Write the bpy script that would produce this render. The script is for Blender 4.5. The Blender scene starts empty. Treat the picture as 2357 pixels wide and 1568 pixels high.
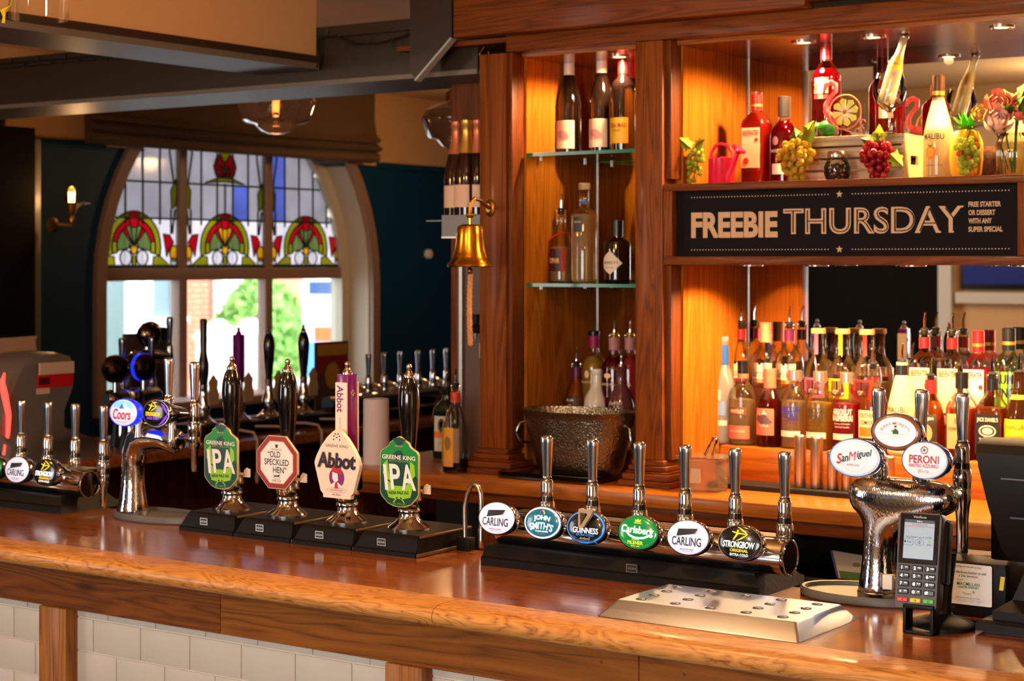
import bpy, bmesh, math, random
from mathutils import Vector, Matrix
from mathutils.geometry import tessellate_polygon
random.seed(7)
scene = bpy.context.scene
C = scene.collection
pi, sin, cos, sqrt = math.pi, math.sin, math.cos, math.sqrt

# ---------------------------------------------------------------- camera, world, big lights, exposure
TH = math.radians(34.7)
FPX = 4072.0
EYE = 1.73
cam = bpy.data.cameras.new('camera')
cam.sensor_width = 36.0
cam.lens = FPX / 2357 * 36
cam.shift_y = -184 / 2357
cam.clip_start = 0.05
cam.dof.use_dof = True
cam.dof.focus_distance = 3.45
cam.dof.aperture_fstop = 7.0
co = bpy.data.objects.new('camera', cam)
co.location = (0, 0, EYE)
co.rotation_euler = (pi / 2, 0, TH)
C.objects.link(co)
scene.camera = co

w = bpy.data.worlds.new('overcast_sky')
scene.world = w
w.use_nodes = True
wn = w.node_tree.nodes
wn['Background'].inputs[0].default_value = (0.92, 0.96, 1.0, 1)
wn['Background'].inputs[1].default_value = 5.0

scene.view_settings.view_transform = 'Standard'
scene.view_settings.look = 'None'
scene.view_settings.exposure = 1.0
scene.view_settings.gamma = 1.0
scene.view_settings.use_curve_mapping = False
try:
    scene.cycles.max_bounces = 10
    scene.cycles.transparent_max_bounces = 24
    scene.cycles.use_denoising = True
    scene.cycles.sample_clamp_indirect = 6.0
    scene.cycles.caustics_reflective = False
    scene.cycles.caustics_refractive = False
except Exception:
    pass


def light(name, kind, loc, energy, col, size=0.1, rot=(0, 0, 0), spot=None, blend=0.6, sy=None):
    l = bpy.data.lights.new(name, kind)
    l.energy = energy
    l.color = col
    if kind == 'AREA':
        l.size = size
        if sy:
            l.shape = 'RECTANGLE'
            l.size_y = sy
    elif kind == 'SPOT':
        l.spot_size = math.radians(spot)
        l.spot_blend = blend
        l.shadow_soft_size = size
    elif kind == 'SUN':
        l.angle = size
    else:
        l.shadow_soft_size = size
    o = bpy.data.objects.new(name, l)
    o.location = loc
    o.rotation_euler = rot
    C.objects.link(o)
    return o


WARM = (1.0, 0.57, 0.24)
DAY = (0.98, 0.98, 1.0)
light('sun', 'SUN', (-12, 2, 12), 10, (1, 0.97, 0.92), 0.05, (math.radians(48), 0, math.radians(115)))
# unseen area light added for daylight assumed behind the camera; the wall is solid
df_ = light('added_daylight_fill_front', 'AREA', (-0.9, -2.85, 1.75), 40, (1.0, 0.98, 0.96), 2.6, (math.radians(-80), 0, pi), sy=1.4)
df_.data.spread = math.radians(125)
light('added_daylight_fill_side', 'AREA', (2.35, 1.2, 1.75), 10, DAY, 2.0, (0, math.radians(-90), 0), sy=1.4)  # unseen area light added as side daylight; the right wall has no window

light('added_chrome_fill_left', 'AREA', (-6.5, -1.0, 1.7), 30, (1.0, 0.97, 0.93), 1.6, (0, math.radians(90), pi), sy=1.4)  # unseen fill light added to give the chrome handles bright streaks
# unseen warm fill lights added to brighten the bulkhead, ceiling and mirrored room
for lx_, ly_, le_, lc_ in ((-2.0, 2.3, 17, WARM), (-5.0, 1.6, 14, WARM), (0.6, 0.4, 6, (1, .84, .62)), (-5.6, 7.6, 6, WARM), (-3.0, -0.9, 24, (1, .8, .55)), (-2.7, .7, 12, (1, .72, .42))):
    light('unseen_fill_light', 'POINT', (lx_, ly_, 2.35 if ly_ != .7 else 2.5), le_, lc_, 0.06)

# ---------------------------------------------------------------- helpers
TM = {}


def S(r, g, b):
    f = lambda v: (v / 255 / 12.92) if v <= 10 else ((v / 255 + 0.055) / 1.055) ** 2.4
    return (f(r), f(g), f(b), 1)


def at(px, y):
    """x of the point at depth y seen on the photograph's column px"""
    a = (px - 1178.5) / FPX
    return (-sin(TH) + a * cos(TH)) / (cos(TH) + a * sin(TH)) * y


def thing(name, label, cat, loc=(0, 0, 0), rz=0, group=None, rot=None):
    o = bpy.data.objects.new(name, None)
    o.empty_display_size = 0.05
    o.location = loc
    o.rotation_euler = rot if rot else (0, 0, rz)
    C.objects.link(o)
    o['label'] = label
    o['category'] = cat
    if group:
        o['group'] = group
    TM[o] = Matrix.LocRotScale(Vector(loc), o.rotation_euler.to_quaternion(), Vector((1, 1, 1)))
    return o


def tag(o, label=None, cat=None, group=None, kind=None):
    if label: o['label'] = label
    if cat: o['category'] = cat
    if group: o['group'] = group
    if kind: o['kind'] = kind
    return o


_glyph = {}


def glyphs(s, bold):
    k = (s, bold)
    if k not in _glyph:
        cu = bpy.data.curves.new('t', 'FONT')
        cu.body = s
        cu.size = 1
        cu.offset = bold
        cu.resolution_u = 4
        ob = bpy.data.objects.new('t', cu)
        C.objects.link(ob)
        bpy.context.view_layer.update()
        me = bpy.data.meshes.new_from_object(ob)
        vs = [v.co.copy() for v in me.vertices]
        fs = [tuple(p.vertices) for p in me.polygons]
        bpy.data.objects.remove(ob)
        bpy.data.curves.remove(cu)
        bpy.data.meshes.remove(me)
        if not vs:
            vs = [Vector((0, 0, 0))]
        x0 = min(v.x for v in vs); x1 = max(v.x for v in vs)
        y0 = min(v.y for v in vs); y1 = max(v.y for v in vs)
        _glyph[k] = (vs, fs, x0, x1, y0, y1)
    return _glyph[k]


class B:
    """collects geometry of ONE mesh object; M is applied to everything added"""

    def __init__(s):
        s.bm = bmesh.new()
        s.mats = []
        s.M = Matrix.Identity(4)

    def mi(s, m):
        if m not in s.mats:
            s.mats.append(m)
        return s.mats.index(m)

    def v(s, x, y, z):
        return s.bm.verts.new(s.M @ Vector((x, y, z)))

    def f(s, vs, m):
        try:
            fa = s.bm.faces.new(vs)
            fa.material_index = s.mi(m)
            return fa
        except ValueError:
            return None

    def box(s, a, b, m, bev=0.0, seg=2):
        x0, y0, z0 = a
        x1, y1, z1 = b
        vs = [s.v(x, y, z) for x in (x0, x1) for y in (y0, y1) for z in (z0, z1)]
        fs = [s.f([vs[i] for i in q], m) for q in ((0, 1, 3, 2), (4, 6, 7, 5), (0, 4, 5, 1), (2, 3, 7, 6), (0, 2, 6, 4), (1, 5, 7, 3))]
        if bev:
            es = list({e for fa in fs for e in fa.edges})
            r = bmesh.ops.bevel(s.bm, geom=es, offset=bev, segments=seg, profile=0.5, affect='EDGES')
            for fa in r['faces']:
                fa.material_index = s.mi(m)
        return s

    def rings(s, rs, m, caps=(True, True), close=True):
        """rs: list of lists of coordinate tuples, same length"""
        vv = [[s.v(*p) for p in r] for r in rs]
        n = len(vv[0])
        for a, b in zip(vv, vv[1:]):
            for i in range(n if close else n - 1):
                j = (i + 1) % n
                s.f([a[i], a[j], b[j], b[i]], m)
        if caps[0]: s.f(list(reversed(vv[0])), m)
        if caps[1]: s.f(vv[-1], m)
        return s

    def lathe(s, prof, m, seg=24, o=(0, 0, 0), caps=(True, True), sq=None, ry=1.0):
        """prof: (r, z[, exponent]); exponent > 2 squares the section"""
        rs = []
        for p in prof:
            r, z = max(p[0], 1e-5), p[1]
            e = p[2] if len(p) > 2 else (sq or 2)
            ring = []
            for k in range(seg):
                a = 2 * pi * (k + 0.5) / seg
                ca, sa = cos(a), sin(a)
                if e != 2:
                    ca = abs(ca) ** (2 / e) * (1 if ca > 0 else -1)
                    sa = abs(sa) ** (2 / e) * (1 if sa > 0 else -1)
                ring.append((o[0] + r * ca, o[1] + r * ry * sa, o[2] + z))
            rs.append(ring)
        return s.rings(rs, m, caps)

    def tube(s, pts, r, m, seg=8, caps=(True, True), closed=False):
        P = [Vector(p) for p in pts]
        n = len(P)
        R = r if isinstance(r, (list, tuple)) else [r] * n
        T = []
        for i in range(n):
            a = P[(i - 1) % n] if (i or closed) else P[0]
            b = P[(i + 1) % n] if (i < n - 1 or closed) else P[-1]
            T.append((b - a).normalized())
        u = T[0].orthogonal().normalized()
        rs = []
        for i in range(n):
            u = (u - T[i] * u.dot(T[i])).normalized()
            w_ = T[i].cross(u)
            rs.append([tuple(P[i] + (u * cos(2 * pi * k / seg) + w_ * sin(2 * pi * k / seg)) * R[i]) for k in range(seg)])
        if closed:
            rs.append(rs[0])
            caps = (False, False)
        return s.rings(rs, m, caps)

    def ell(s, c, r, m, seg=16, n=8):
        if not isinstance(r, (list, tuple)): r = (r, r, r)
        rs = []
        for i in range(1, n):
            a = -pi / 2 + pi * i / n
            rs.append([(c[0] + r[0] * cos(a) * cos(2 * pi * k / seg), c[1] + r[1] * cos(a) * sin(2 * pi * k / seg), c[2] + r[2] * sin(a)) for k in range(seg)])
        vv = [[s.v(*p) for p in q] for q in rs]
        lo, hi = s.v(c[0], c[1], c[2] - r[2]), s.v(c[0], c[1], c[2] + r[2])
        for a, b in zip(vv, vv[1:]):
            for i in range(seg):
                j = (i + 1) % seg
                s.f([a[i], a[j], b[j], b[i]], m)
        for i in range(seg):
            j = (i + 1) % seg
            s.f([vv[0][j], vv[0][i], lo], m)
            s.f([vv[-1][i], vv[-1][j], hi], m)
        return s

    def prism(s, poly, m, d, y=0.0, ms=None, inset=0):
        """polygon (x, z), front face at y looking towards -y, thickness d"""
        ms = ms or m
        a = [s.v(x, y, z) for x, z in poly]
        b = [s.v(x, y + d, z) for x, z in poly]
        s.f(a, m)
        s.f(list(reversed(b)), ms)
        n = len(poly)
        for i in range(n):
            j = (i + 1) % n
            s.f([a[j], a[i], b[i], b[j]], ms)
        return s

    def flat(s, poly, y, m, f=None, lim=.007):
        if not f:
            s.f([s.v(x, y, z) for x, z in poly], m)
            return s
        # printed on a curved face: tessellate finely so that it follows the curve
        todo = [tuple(poly[i] for i in t) for t in tessellate_polygon([[Vector((x, z, 0)) for x, z in poly]])]
        while todo:
            t = todo.pop()
            L = [(t[i][0] - t[(i + 1) % 3][0]) ** 2 + (t[i][1] - t[(i + 1) % 3][1]) ** 2 for i in range(3)]
            i = L.index(max(L))
            if L[i] > lim * lim:
                a, b_, c_ = t[i], t[(i + 1) % 3], t[(i + 2) % 3]
                q = ((a[0] + b_[0]) / 2, (a[1] + b_[1]) / 2)
                todo += [(a, q, c_), (q, b_, c_)]
            else:
                s.f([s.v(*f(*p)) for p in t], m)
        return s

    def disc(s, x, z, rx, rz, y, m, seg=24, f=None):
        return s.flat([(x + rx * cos(2 * pi * k / seg), z + rz * sin(2 * pi * k / seg)) for k in range(seg)], y, m, f)

    def patch(s, x, z, rx, rz, m, f, seg=32, n=6):
        rs = [[f(x + rx * q * cos(2 * pi * k / seg), z + rz * q * sin(2 * pi * k / seg)) for k in range(seg)] for q in [1 - i / n for i in range(n)]]
        return s.rings(rs, m, caps=(False, True))

    def ring(s, x, z, rx, rz, t, y, m, seg=32, a0=0, a1=2 * pi, f=None):
        g = f or (lambda X, Z: (X, y, Z))
        full = abs(a1 - a0 - 2 * pi) < 1e-6
        n = seg if full else seg + 1
        o = [s.v(*g(x + rx * cos(a0 + (a1 - a0) * k / seg), z + rz * sin(a0 + (a1 - a0) * k / seg))) for k in range(n)]
        i_ = [s.v(*g(x + (rx - t) * cos(a0 + (a1 - a0) * k / seg), z + (rz - t) * sin(a0 + (a1 - a0) * k / seg))) for k in range(n)]
        for k in range(seg):
            j = (k + 1) % n
            s.f([o[k], o[j], i_[j], i_[k]], m)
        return s

    def text(s, t, m, x=0, z=0, w=None, h=0.01, y=0.0, shear=0, bold=0.0, f=None, arc=None, rot=0, al='C', slope=0):
        """lettering centred on (x, z), fitted to width w and height h; arc bends it on a circle of that radius"""
        vs, fs, x0, x1, y0, y1 = glyphs(t, bold)
        k = h / max(y1 - y0, 1e-6)
        kx = (w / max(x1 - x0, 1e-6)) if w else k
        W = (x1 - x0) * kx
        out = []
        for p in vs:
            X = (p.x - x0) * kx
            X -= W / 2 if al == 'C' else (W if al == 'R' else 0)
            Z = (p.y - y0) * k - h / 2
            X += shear * Z
            Z += slope * X
            if arc:
                q = X / arc
                X, Z = (arc + Z) * sin(q), (arc + Z) * cos(q) - arc
            if rot:
                X, Z = X * cos(rot) - Z * sin(rot), X * sin(rot) + Z * cos(rot)
            X += x
            Z += z
            out.append(s.v(*(f(X, Z) if f else (X, y, Z))))
        for q in fs:
            s.f([out[i] for i in q], m)
        return s

    def obj(s, name, parent=None, world=False, smooth=True, sharp=38, loc=None, rot=None, recalc=True):
        if world and parent is not None:
            s.bm.transform(TM[parent].inverted())
        if recalc:
            bmesh.ops.recalc_face_normals(s.bm, faces=s.bm.faces[:])
        if smooth:
            lim = math.radians(sharp)
            for fa in s.bm.faces: fa.smooth = True
            for e in s.bm.edges:
                if len(e.link_faces) == 2:
                    if e.calc_face_angle(0) > lim: e.smooth = False
        me = bpy.data.meshes.new(name)
        s.bm.to_mesh(me)
        s.bm.free()
        for m in s.mats: me.materials.append(m)
        o = bpy.data.objects.new(name, me)
        C.objects.link(o)
        if parent is not None:
            o.parent = parent
            if parent in TM: TM[o] = TM[parent]
        if loc: o.location = loc
        if rot: o.rotation_euler = rot
        if parent is None and not (loc or rot):
            # origin to the middle of the foot
            xs = [v.co for v in me.vertices]
            cx = (min(v.x for v in xs) + max(v.x for v in xs)) / 2
            cy = (min(v.y for v in xs) + max(v.y for v in xs)) / 2
            cz = min(v.z for v in xs)
            me.transform(Matrix.Translation((-cx, -cy, -cz)))
            o.location = (cx, cy, cz)
        return o


def copy_tree(o, loc=None, rz=None, label=None):
    c = o.copy()
    C.objects.link(c)
    if loc: c.location = loc
    if rz is not None: c.rotation_euler = (0, 0, rz)
    if label: c['label'] = label
    for ch in list(o.children):
        d = ch.copy()
        C.objects.link(d)
        d.parent = c
        for g in list(ch.children):
            e = g.copy()
            C.objects.link(e)
            e.parent = d
    return c


def struct(b, name, parent=None, **k):
    o = b.obj(name, parent, **k)
    if parent is None: o['kind'] = 'structure'
    return o


# ---------------------------------------------------------------- materials
MATS = {}


def newmat(name):
    m = bpy.data.materials.new(name)
    m.use_nodes = True
    return m, m.node_tree.nodes, m.node_tree.links, m.node_tree.nodes['Principled BSDF']


def K(name, col, rough=0.5, metal=0.0, em=0.0, coat=0.0, trans=0.0, ior=1.45, bump=0.0, bscale=60, vary=0.0, spec=0.5, sss=0.0):
    if name in MATS: return MATS[name]
    m, n, l, p = newmat(name)
    c = S(*col)
    p.inputs['Base Color'].default_value = c
    p.inputs['Roughness'].default_value = rough
    p.inputs['Metallic'].default_value = metal
    p.inputs['Coat Weight'].default_value = coat
    p.inputs['Coat Roughness'].default_value = 0.06
    p.inputs['Transmission Weight'].default_value = trans
    p.inputs['IOR'].default_value = ior
    p.inputs['Specular IOR Level'].default_value = spec
    if sss:
        p.inputs['Subsurface Weight'].default_value = sss
        p.inputs['Subsurface Radius'].default_value = (0.01, 0.006, 0.004)
    if em:
        p.inputs['Emission Color'].default_value = c
        p.inputs['Emission Strength'].default_value = em
    if bump or vary:
        tc = n.new('ShaderNodeTexCoord')
        nz = n.new('ShaderNodeTexNoise')
        nz.inputs['Scale'].default_value = bscale
        nz.inputs['Detail'].default_value = 4
        l.new(tc.outputs['Object'], nz.inputs['Vector'])
        if bump:
            b = n.new('ShaderNodeBump')
            b.inputs['Strength'].default_value = bump
            b.inputs['Distance'].default_value = 0.004
            l.new(nz.outputs['Fac'], b.inputs['Height'])
            l.new(b.outputs['Normal'], p.inputs['Normal'])
        if vary:
            mx = n.new('ShaderNodeMix')
            mx.data_type = 'RGBA'
            mx.inputs[6].default_value = [v * (1 - vary) for v in c[:3]] + [1]
            mx.inputs[7].default_value = [min(1, v * (1 + vary)) for v in c[:3]] + [1]
            l.new(nz.outputs['Fac'], mx.inputs[0])
            l.new(mx.outputs[2], p.inputs['Base Color'])
    MATS[name] = m
    return m


def wood(name, dark, mid, pale, axis=0, rough=0.32, coat=0.25, scale=1.0, knots=0.0, off=0.0, spec=0.4, bands=9.0, grain=0.45, along=0.55):
    """long grain along local axis 0/1/2, growth bands, fibres, optional knots"""
    if name in MATS: return MATS[name]
    m, n, l, p = newmat(name)
    tc = n.new('ShaderNodeTexCoord')
    mp = n.new('ShaderNodeMapping')
    sc = [9.0 * scale] * 3
    sc[axis] = along * scale
    mp.inputs['Scale'].default_value = sc
    mp.inputs['Location'].default_value = (off, off * 1.7, off * 0.6)
    l.new(tc.outputs['Object'], mp.inputs['Vector'])
    nz = n.new('ShaderNodeTexNoise')
    nz.inputs['Scale'].default_value = 1.3
    nz.inputs['Detail'].default_value = 3
    nz.inputs['Distortion'].default_value = 0.6
    l.new(mp.outputs['Vector'], nz.inputs['Vector'])
    mul = n.new('ShaderNodeMath'); mul.operation = 'MULTIPLY'; mul.inputs[1].default_value = bands
    l.new(nz.outputs['Fac'], mul.inputs[0])
    fr = n.new('ShaderNodeMath'); fr.operation = 'PINGPONG'; fr.inputs[1].default_value = 0.5
    l.new(mul.outputs[0], fr.inputs[0])
    mp2 = n.new('ShaderNodeMapping')
    sc2 = [260.0] * 3
    sc2[axis] = 7.0
    mp2.inputs['Scale'].default_value = sc2
    l.new(tc.outputs['Object'], mp2.inputs['Vector'])
    fi = n.new('ShaderNodeTexNoise')
    fi.inputs['Scale'].default_value = 1.0
    fi.inputs['Detail'].default_value = 2
    l.new(mp2.outputs['Vector'], fi.inputs['Vector'])
    ad = n.new('ShaderNodeMath'); ad.operation = 'MULTIPLY_ADD'
    l.new(fi.outputs['Fac'], ad.inputs[0]); ad.inputs[1].default_value = grain
    l.new(fr.outputs[0], ad.inputs[2])
    rp = n.new('ShaderNodeValToRGB')
    e = rp.color_ramp.elements
    e[0].position = 0.10; e[0].color = S(*dark)
    e[1].position = 0.72; e[1].color = S(*pale)
    q = e.new(0.34); q.color = S(*mid)
    l.new(ad.outputs[0], rp.inputs['Fac'])
    out = rp.outputs['Color']
    if knots:
        mpk = n.new('ShaderNodeMapping')
        sk = [7.5] * 3
        sk[axis] = 3.2
        mpk.inputs['Scale'].default_value = sk
        mpk.inputs['Location'].default_value = (off + .3, off + .1, off)
        l.new(tc.outputs['Object'], mpk.inputs['Vector'])
        vo = n.new('ShaderNodeTexVoronoi')
        vo.inputs['Scale'].default_value = 1.0
        l.new(mpk.outputs['Vector'], vo.inputs['Vector'])
        mr = n.new('ShaderNodeMapRange')
        mr.inputs[1].default_value = 0.03; mr.inputs[2].default_value = 0.16
        mr.inputs[3].default_value = 1.0; mr.inputs[4].default_value = 0.0
        l.new(vo.outputs['Distance'], mr.inputs[0])
        sep = n.new('ShaderNodeSeparateColor')
        l.new(vo.outputs['Color'], sep.inputs[0])
        gt = n.new('ShaderNodeMath'); gt.operation = 'GREATER_THAN'; gt.inputs[1].default_value = 1 - knots
        l.new(sep.outputs[0], gt.inputs[0])
        mk = n.new('ShaderNodeMath'); mk.operation = 'MULTIPLY'
        l.new(mr.outputs[0], mk.inputs[0]); l.new(gt.outputs[0], mk.inputs[1])
        mx = n.new('ShaderNodeMix'); mx.data_type = 'RGBA'
        l.new(mk.outputs[0], mx.inputs[0]); l.new(out, mx.inputs[6])
        mx.inputs[7].default_value = S(38, 18, 6)
        out = mx.outputs[2]
    l.new(out, p.inputs['Base Color'])
    p.inputs['Roughness'].default_value = rough
    p.inputs['Coat Weight'].default_value = coat
    p.inputs['Coat Roughness'].default_value = 0.12
    p.inputs['Specular IOR Level'].default_value = spec
    bp = n.new('ShaderNodeBump'); bp.inputs['Strength'].default_value = 0.12; bp.inputs['Distance'].default_value = 0.001
    l.new(ad.outputs[0], bp.inputs['Height'])
    l.new(bp.outputs['Normal'], p.inputs['Normal'])
    MATS[name] = m
    return m


def thin(name, col, refl=1.0, diff=0.0, rough=0.02):
    """thin-walled glass or a clear liquid: lets light straight through with a tint, reflects by Fresnel"""
    if name in MATS: return MATS[name]
    m, n, l, p = newmat(name)
    n.remove(p)
    out = n['Material Output']
    tr = n.new('ShaderNodeBsdfTransparent'); tr.inputs[0].default_value = S(*col)
    gl = n.new('ShaderNodeBsdfGlossy'); gl.inputs['Roughness'].default_value = rough
    gl.inputs[0].default_value = (1, 1, 1, 1)
    fr = n.new('ShaderNodeFresnel'); fr.inputs[0].default_value = 1.5
    mu = n.new('ShaderNodeMath'); mu.operation = 'MULTIPLY'; mu.inputs[1].default_value = refl
    l.new(fr.outputs[0], mu.inputs[0])
    base = tr.outputs[0]
    if diff:
        tl = n.new('ShaderNodeBsdfTranslucent'); tl.inputs[0].default_value = S(*col)
        df = n.new('ShaderNodeBsdfDiffuse'); df.inputs[0].default_value = S(*col)
        m0 = n.new('ShaderNodeMixShader'); m0.inputs[0].default_value = 0.5
        l.new(tl.outputs[0], m0.inputs[1]); l.new(df.outputs[0], m0.inputs[2])
        m1 = n.new('ShaderNodeMixShader'); m1.inputs[0].default_value = diff
        l.new(base, m1.inputs[1]); l.new(m0.outputs[0], m1.inputs[2])
        base = m1.outputs[0]
    mx = n.new('ShaderNodeMixShader')
    l.new(mu.outputs[0], mx.inputs[0]); l.new(base, mx.inputs[1]); l.new(gl.outputs[0], mx.inputs[2])
    l.new(mx.outputs[0], out.inputs['Surface'])
    MATS[name] = m
    return m


def wetchrome():
    m, n, l, p = newmat('wet_chrome')
    p.inputs['Metallic'].default_value = 1
    p.inputs['Base Color'].default_value = S(198, 202, 210)
    p.inputs['Roughness'].default_value = 0.11
    tc = n.new('ShaderNodeTexCoord')
    mp = n.new('ShaderNodeMapping'); mp.inputs['Scale'].default_value = (1, 1, 0.45)
    l.new(tc.outputs['Object'], mp.inputs['Vector'])
    vo = n.new('ShaderNodeTexVoronoi'); vo.inputs['Scale'].default_value = 330
    l.new(mp.outputs[0], vo.inputs['Vector'])
    nz = n.new('ShaderNodeTexNoise'); nz.inputs['Scale'].default_value = 70; nz.inputs['Detail'].default_value = 4
    l.new(mp.outputs[0], nz.inputs['Vector'])
    ad = n.new('ShaderNodeMath'); ad.operation = 'ADD'
    l.new(vo.outputs['Distance'], ad.inputs[0]); l.new(nz.outputs['Fac'], ad.inputs[1])
    b = n.new('ShaderNodeBump'); b.inputs['Strength'].default_value = 0.3; b.inputs['Distance'].default_value = 0.0005
    l.new(ad.outputs[0], b.inputs['Height']); l.new(b.outputs[0], p.inputs['Normal'])
    return m


def hammered():
    m, n, l, p = newmat('hammered_steel')
    p.inputs['Metallic'].default_value = 1
    p.inputs['Base Color'].default_value = S(150, 138, 118)
    p.inputs['Roughness'].default_value = 0.28
    tc = n.new('ShaderNodeTexCoord')
    vo = n.new('ShaderNodeTexVoronoi'); vo.inputs['Scale'].default_value = 150
    l.new(tc.outputs['Object'], vo.inputs['Vector'])
    b = n.new('ShaderNodeBump'); b.inputs['Strength'].default_value = 0.5; b.inputs['Distance'].default_value = 0.003
    l.new(vo.outputs['Distance'], b.inputs['Height']); l.new(b.outputs[0], p.inputs['Normal'])
    return m


def brushed():
    m, n, l, p = newmat('brushed_steel')
    p.inputs['Metallic'].default_value = 1
    p.inputs['Base Color'].default_value = S(186, 198, 220)
    p.inputs['Roughness'].default_value = 0.34
    tc = n.new('ShaderNodeTexCoord')
    mp = n.new('ShaderNodeMapping'); mp.inputs['Scale'].default_value = (4, 400, 400)
    l.new(tc.outputs['Object'], mp.inputs['Vector'])
    nz = n.new('ShaderNodeTexNoise'); nz.inputs['Scale'].default_value = 1
    l.new(mp.outputs[0], nz.inputs['Vector'])
    mr = n.new('ShaderNodeMapRange'); mr.inputs[3].default_value = 0.22; mr.inputs[4].default_value = 0.46
    l.new(nz.outputs['Fac'], mr.inputs[0]); l.new(mr.outputs[0], p.inputs['Roughness'])
    return m


HCHROME = K('handle_chrome', (190, 199, 214), 0.17, 1)
CHROME = K('chrome', (198, 201, 206), 0.07, 1)
WET = wetchrome()
HAMMER = hammered()
STEEL = brushed()
SATIN = K('satin_steel', (178, 170, 160), 0.28, 1)
BRASS = K('brass', (212, 152, 38), 0.2, 1)
OLDBRASS = K('dull_brass', (150, 108, 46), 0.34, 1)
BLACK = K('black_gloss', (10, 9, 9), 0.12, coat=0.6)
BLACKP = K('black_plastic', (14, 13, 13), 0.48, spec=.25, bump=0.05, bscale=400)
BLACKW = K('black_stained_wood', (15, 12, 10), 0.5, coat=0.0, spec=.16, bump=0.15, bscale=90, vary=0.4)
RUBBER = K('black_rubber', (14, 13, 12), 0.6)
GREYP = K('grey_plastic', (92, 90, 88), 0.45)
DARKGREY = K('dark_grey_plastic', (58, 57, 58), 0.4)
WHITE = K('white_print', (238, 236, 232), 0.4)
WHITEP = K('white_plastic', (226, 222, 214), 0.4)
CREAM = K('cream_print', (226, 214, 190), 0.45)
INK = K('black_print', (16, 15, 16), 0.4)
PINE_V = wood('stained_pine_upright', (76, 33, 4), (116, 56, 7), (138, 72, 12), 2, rough=.5, coat=.06, spec=.2, bands=12, knots=0.16)
PINE_V2 = wood('stained_pine_upright_dark', (64, 28, 4), (94, 44, 7), (114, 56, 10), 2, rough=.5, coat=.06, spec=.2, bands=12, knots=0.2, off=3.1)
PANEL_V = wood('honey_panel', (120, 60, 14), (164, 90, 26), (180, 104, 34), 2, bands=13, rough=0.6, coat=0, spec=.0, knots=0.06, off=1.3)
PINE_H = wood('stained_pine_rail', (68, 30, 4), (104, 49, 7), (124, 62, 11), 0, rough=.5, coat=.06, spec=.2, bands=12, knots=0.1, off=2.2)
COUNTER_H = wood('back_counter_wood', (136, 74, 20), (172, 98, 30), (192, 116, 40), 0, rough=0.28, off=5)
TOP_H = wood('varnished_counter_wood', (76, 34, 8), (128, 66, 19), (160, 90, 31), 0, rough=0.18, coat=0.5, grain=.6, along=.8, off=7.3)
NOSE_H = wood('pale_nosing_wood', (84, 42, 12), (186, 122, 56), (206, 146, 74), 0, rough=0.42, coat=0.12, scale=1.7, bands=11, grain=.5, along=2.2, off=9.1)
APRON_H = wood('apron_wood', (72, 34, 6), (108, 56, 12), (128, 70, 18), 0, rough=0.55, coat=0, spec=.2, bands=13, knots=0.3, off=11)
APRON_H2 = wood('apron_wood_paler', (76, 40, 8), (124, 70, 18), (142, 84, 25), 0, rough=0.55, coat=0, spec=.2, bands=14, off=13)
POST_V = wood('worn_post_wood', (80, 42, 8), (138, 80, 18), (162, 100, 28), 2, rough=0.5, coat=0.05, knots=0.25, off=4)
GLASS = thin('clear_glass', (246, 250, 248))
# ================================================================ ROOM SHELL
TEAL = K('teal_paint', (2, 54, 86), 0.55, bump=0.08, bscale=120)
CREAMW = K('cream_paint', (222, 176, 122), 0.7, bump=0.06, bscale=90)
CEILP = K('ceiling_paint', (226, 186, 138), 0.75)
GREYTRIM = K('taupe_gloss_paint', (112, 104, 92), 0.42)
DARKBEAM = K('dark_brown_paint', (48, 37, 26), 0.45)
CASING = K('window_casing_paint', (150, 118, 100), 0.5)
REVEAL = K('reveal_paint', (196, 182, 160), 0.6)
DARKWALL = K('dark_brown_wall', (18, 12, 7), 0.7, spec=.08)
FLOORW = wood('dark_floor_boards', (30, 20, 13), (52, 34, 22), (74, 50, 32), 0, rough=0.4)

b = B(); b.box((-6.7, -3.1, -0.06), (2.6, 9.4, 0), FLOORW); struct(b, 'floor')
b = B(); b.box((-6.7, -3.1, 2.72), (2.6, 9.4, 2.8), CEILP); struct(b, 'ceiling')
b = B(); b.box((-6.9, 9.2, 0), (2.6, 9.4, 2.72), TEAL); struct(b, 'wall_back')
b = B(); b.box((-6.9, -3.1, 0), (2.6, -2.98, 2.72), CREAMW); struct(b, 'wall_front')
b = B(); b.box((2.45, -2.98, 0), (2.6, 9.2, 2.72), CREAMW); struct(b, 'wall_right')

# window wall with an arched opening: a 2-D outline swept through the wall's thickness
WX0, WX1 = -6.9, -6.6
YC, HW, ZS, ZSILL = 7.03, 1.035, 1.60, 0.96


def arch(hw, zs, n=24, rise=1.06):
    return [(YC + hw * cos(pi * k / n), zs + hw * rise * sin(pi * k / n)) for k in range(n + 1)]


def wallpiece(name, poly, m, x0=WX0, x1=WX1, parent=None, kind=True):
    b = B()
    vs = [b.v(x1, y, z) for y, z in poly]
    ve = [b.v(x0, y, z) for y, z in poly]
    b.f(vs, m); b.f(list(reversed(ve)), m)
    for i in range(len(poly)):
        j = (i + 1) % len(poly)
        b.f([vs[i], vs[j], ve[j], ve[i]], m)
    return b.obj(name, parent, smooth=False) if not kind else struct(b, name, parent, smooth=False)


b = B()
RAILZ = 2.29
AR = arch(HW, ZS)
def wallquad(y0, z0, y1, z1, m):
    b.box((WX0, y0, z0), (WX1, y1, z1), m)
wallquad(-3.0, 0, YC - HW, RAILZ, TEAL)
wallquad(YC + HW, 0, 9.2, RAILZ, TEAL)
wallquad(YC - HW, 0, YC + HW, ZSILL, TEAL)
wallquad(-3.0, RAILZ, YC - HW, 2.72, CREAMW)
wallquad(YC + HW, RAILZ, 9.2, 2.72, CREAMW)
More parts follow.
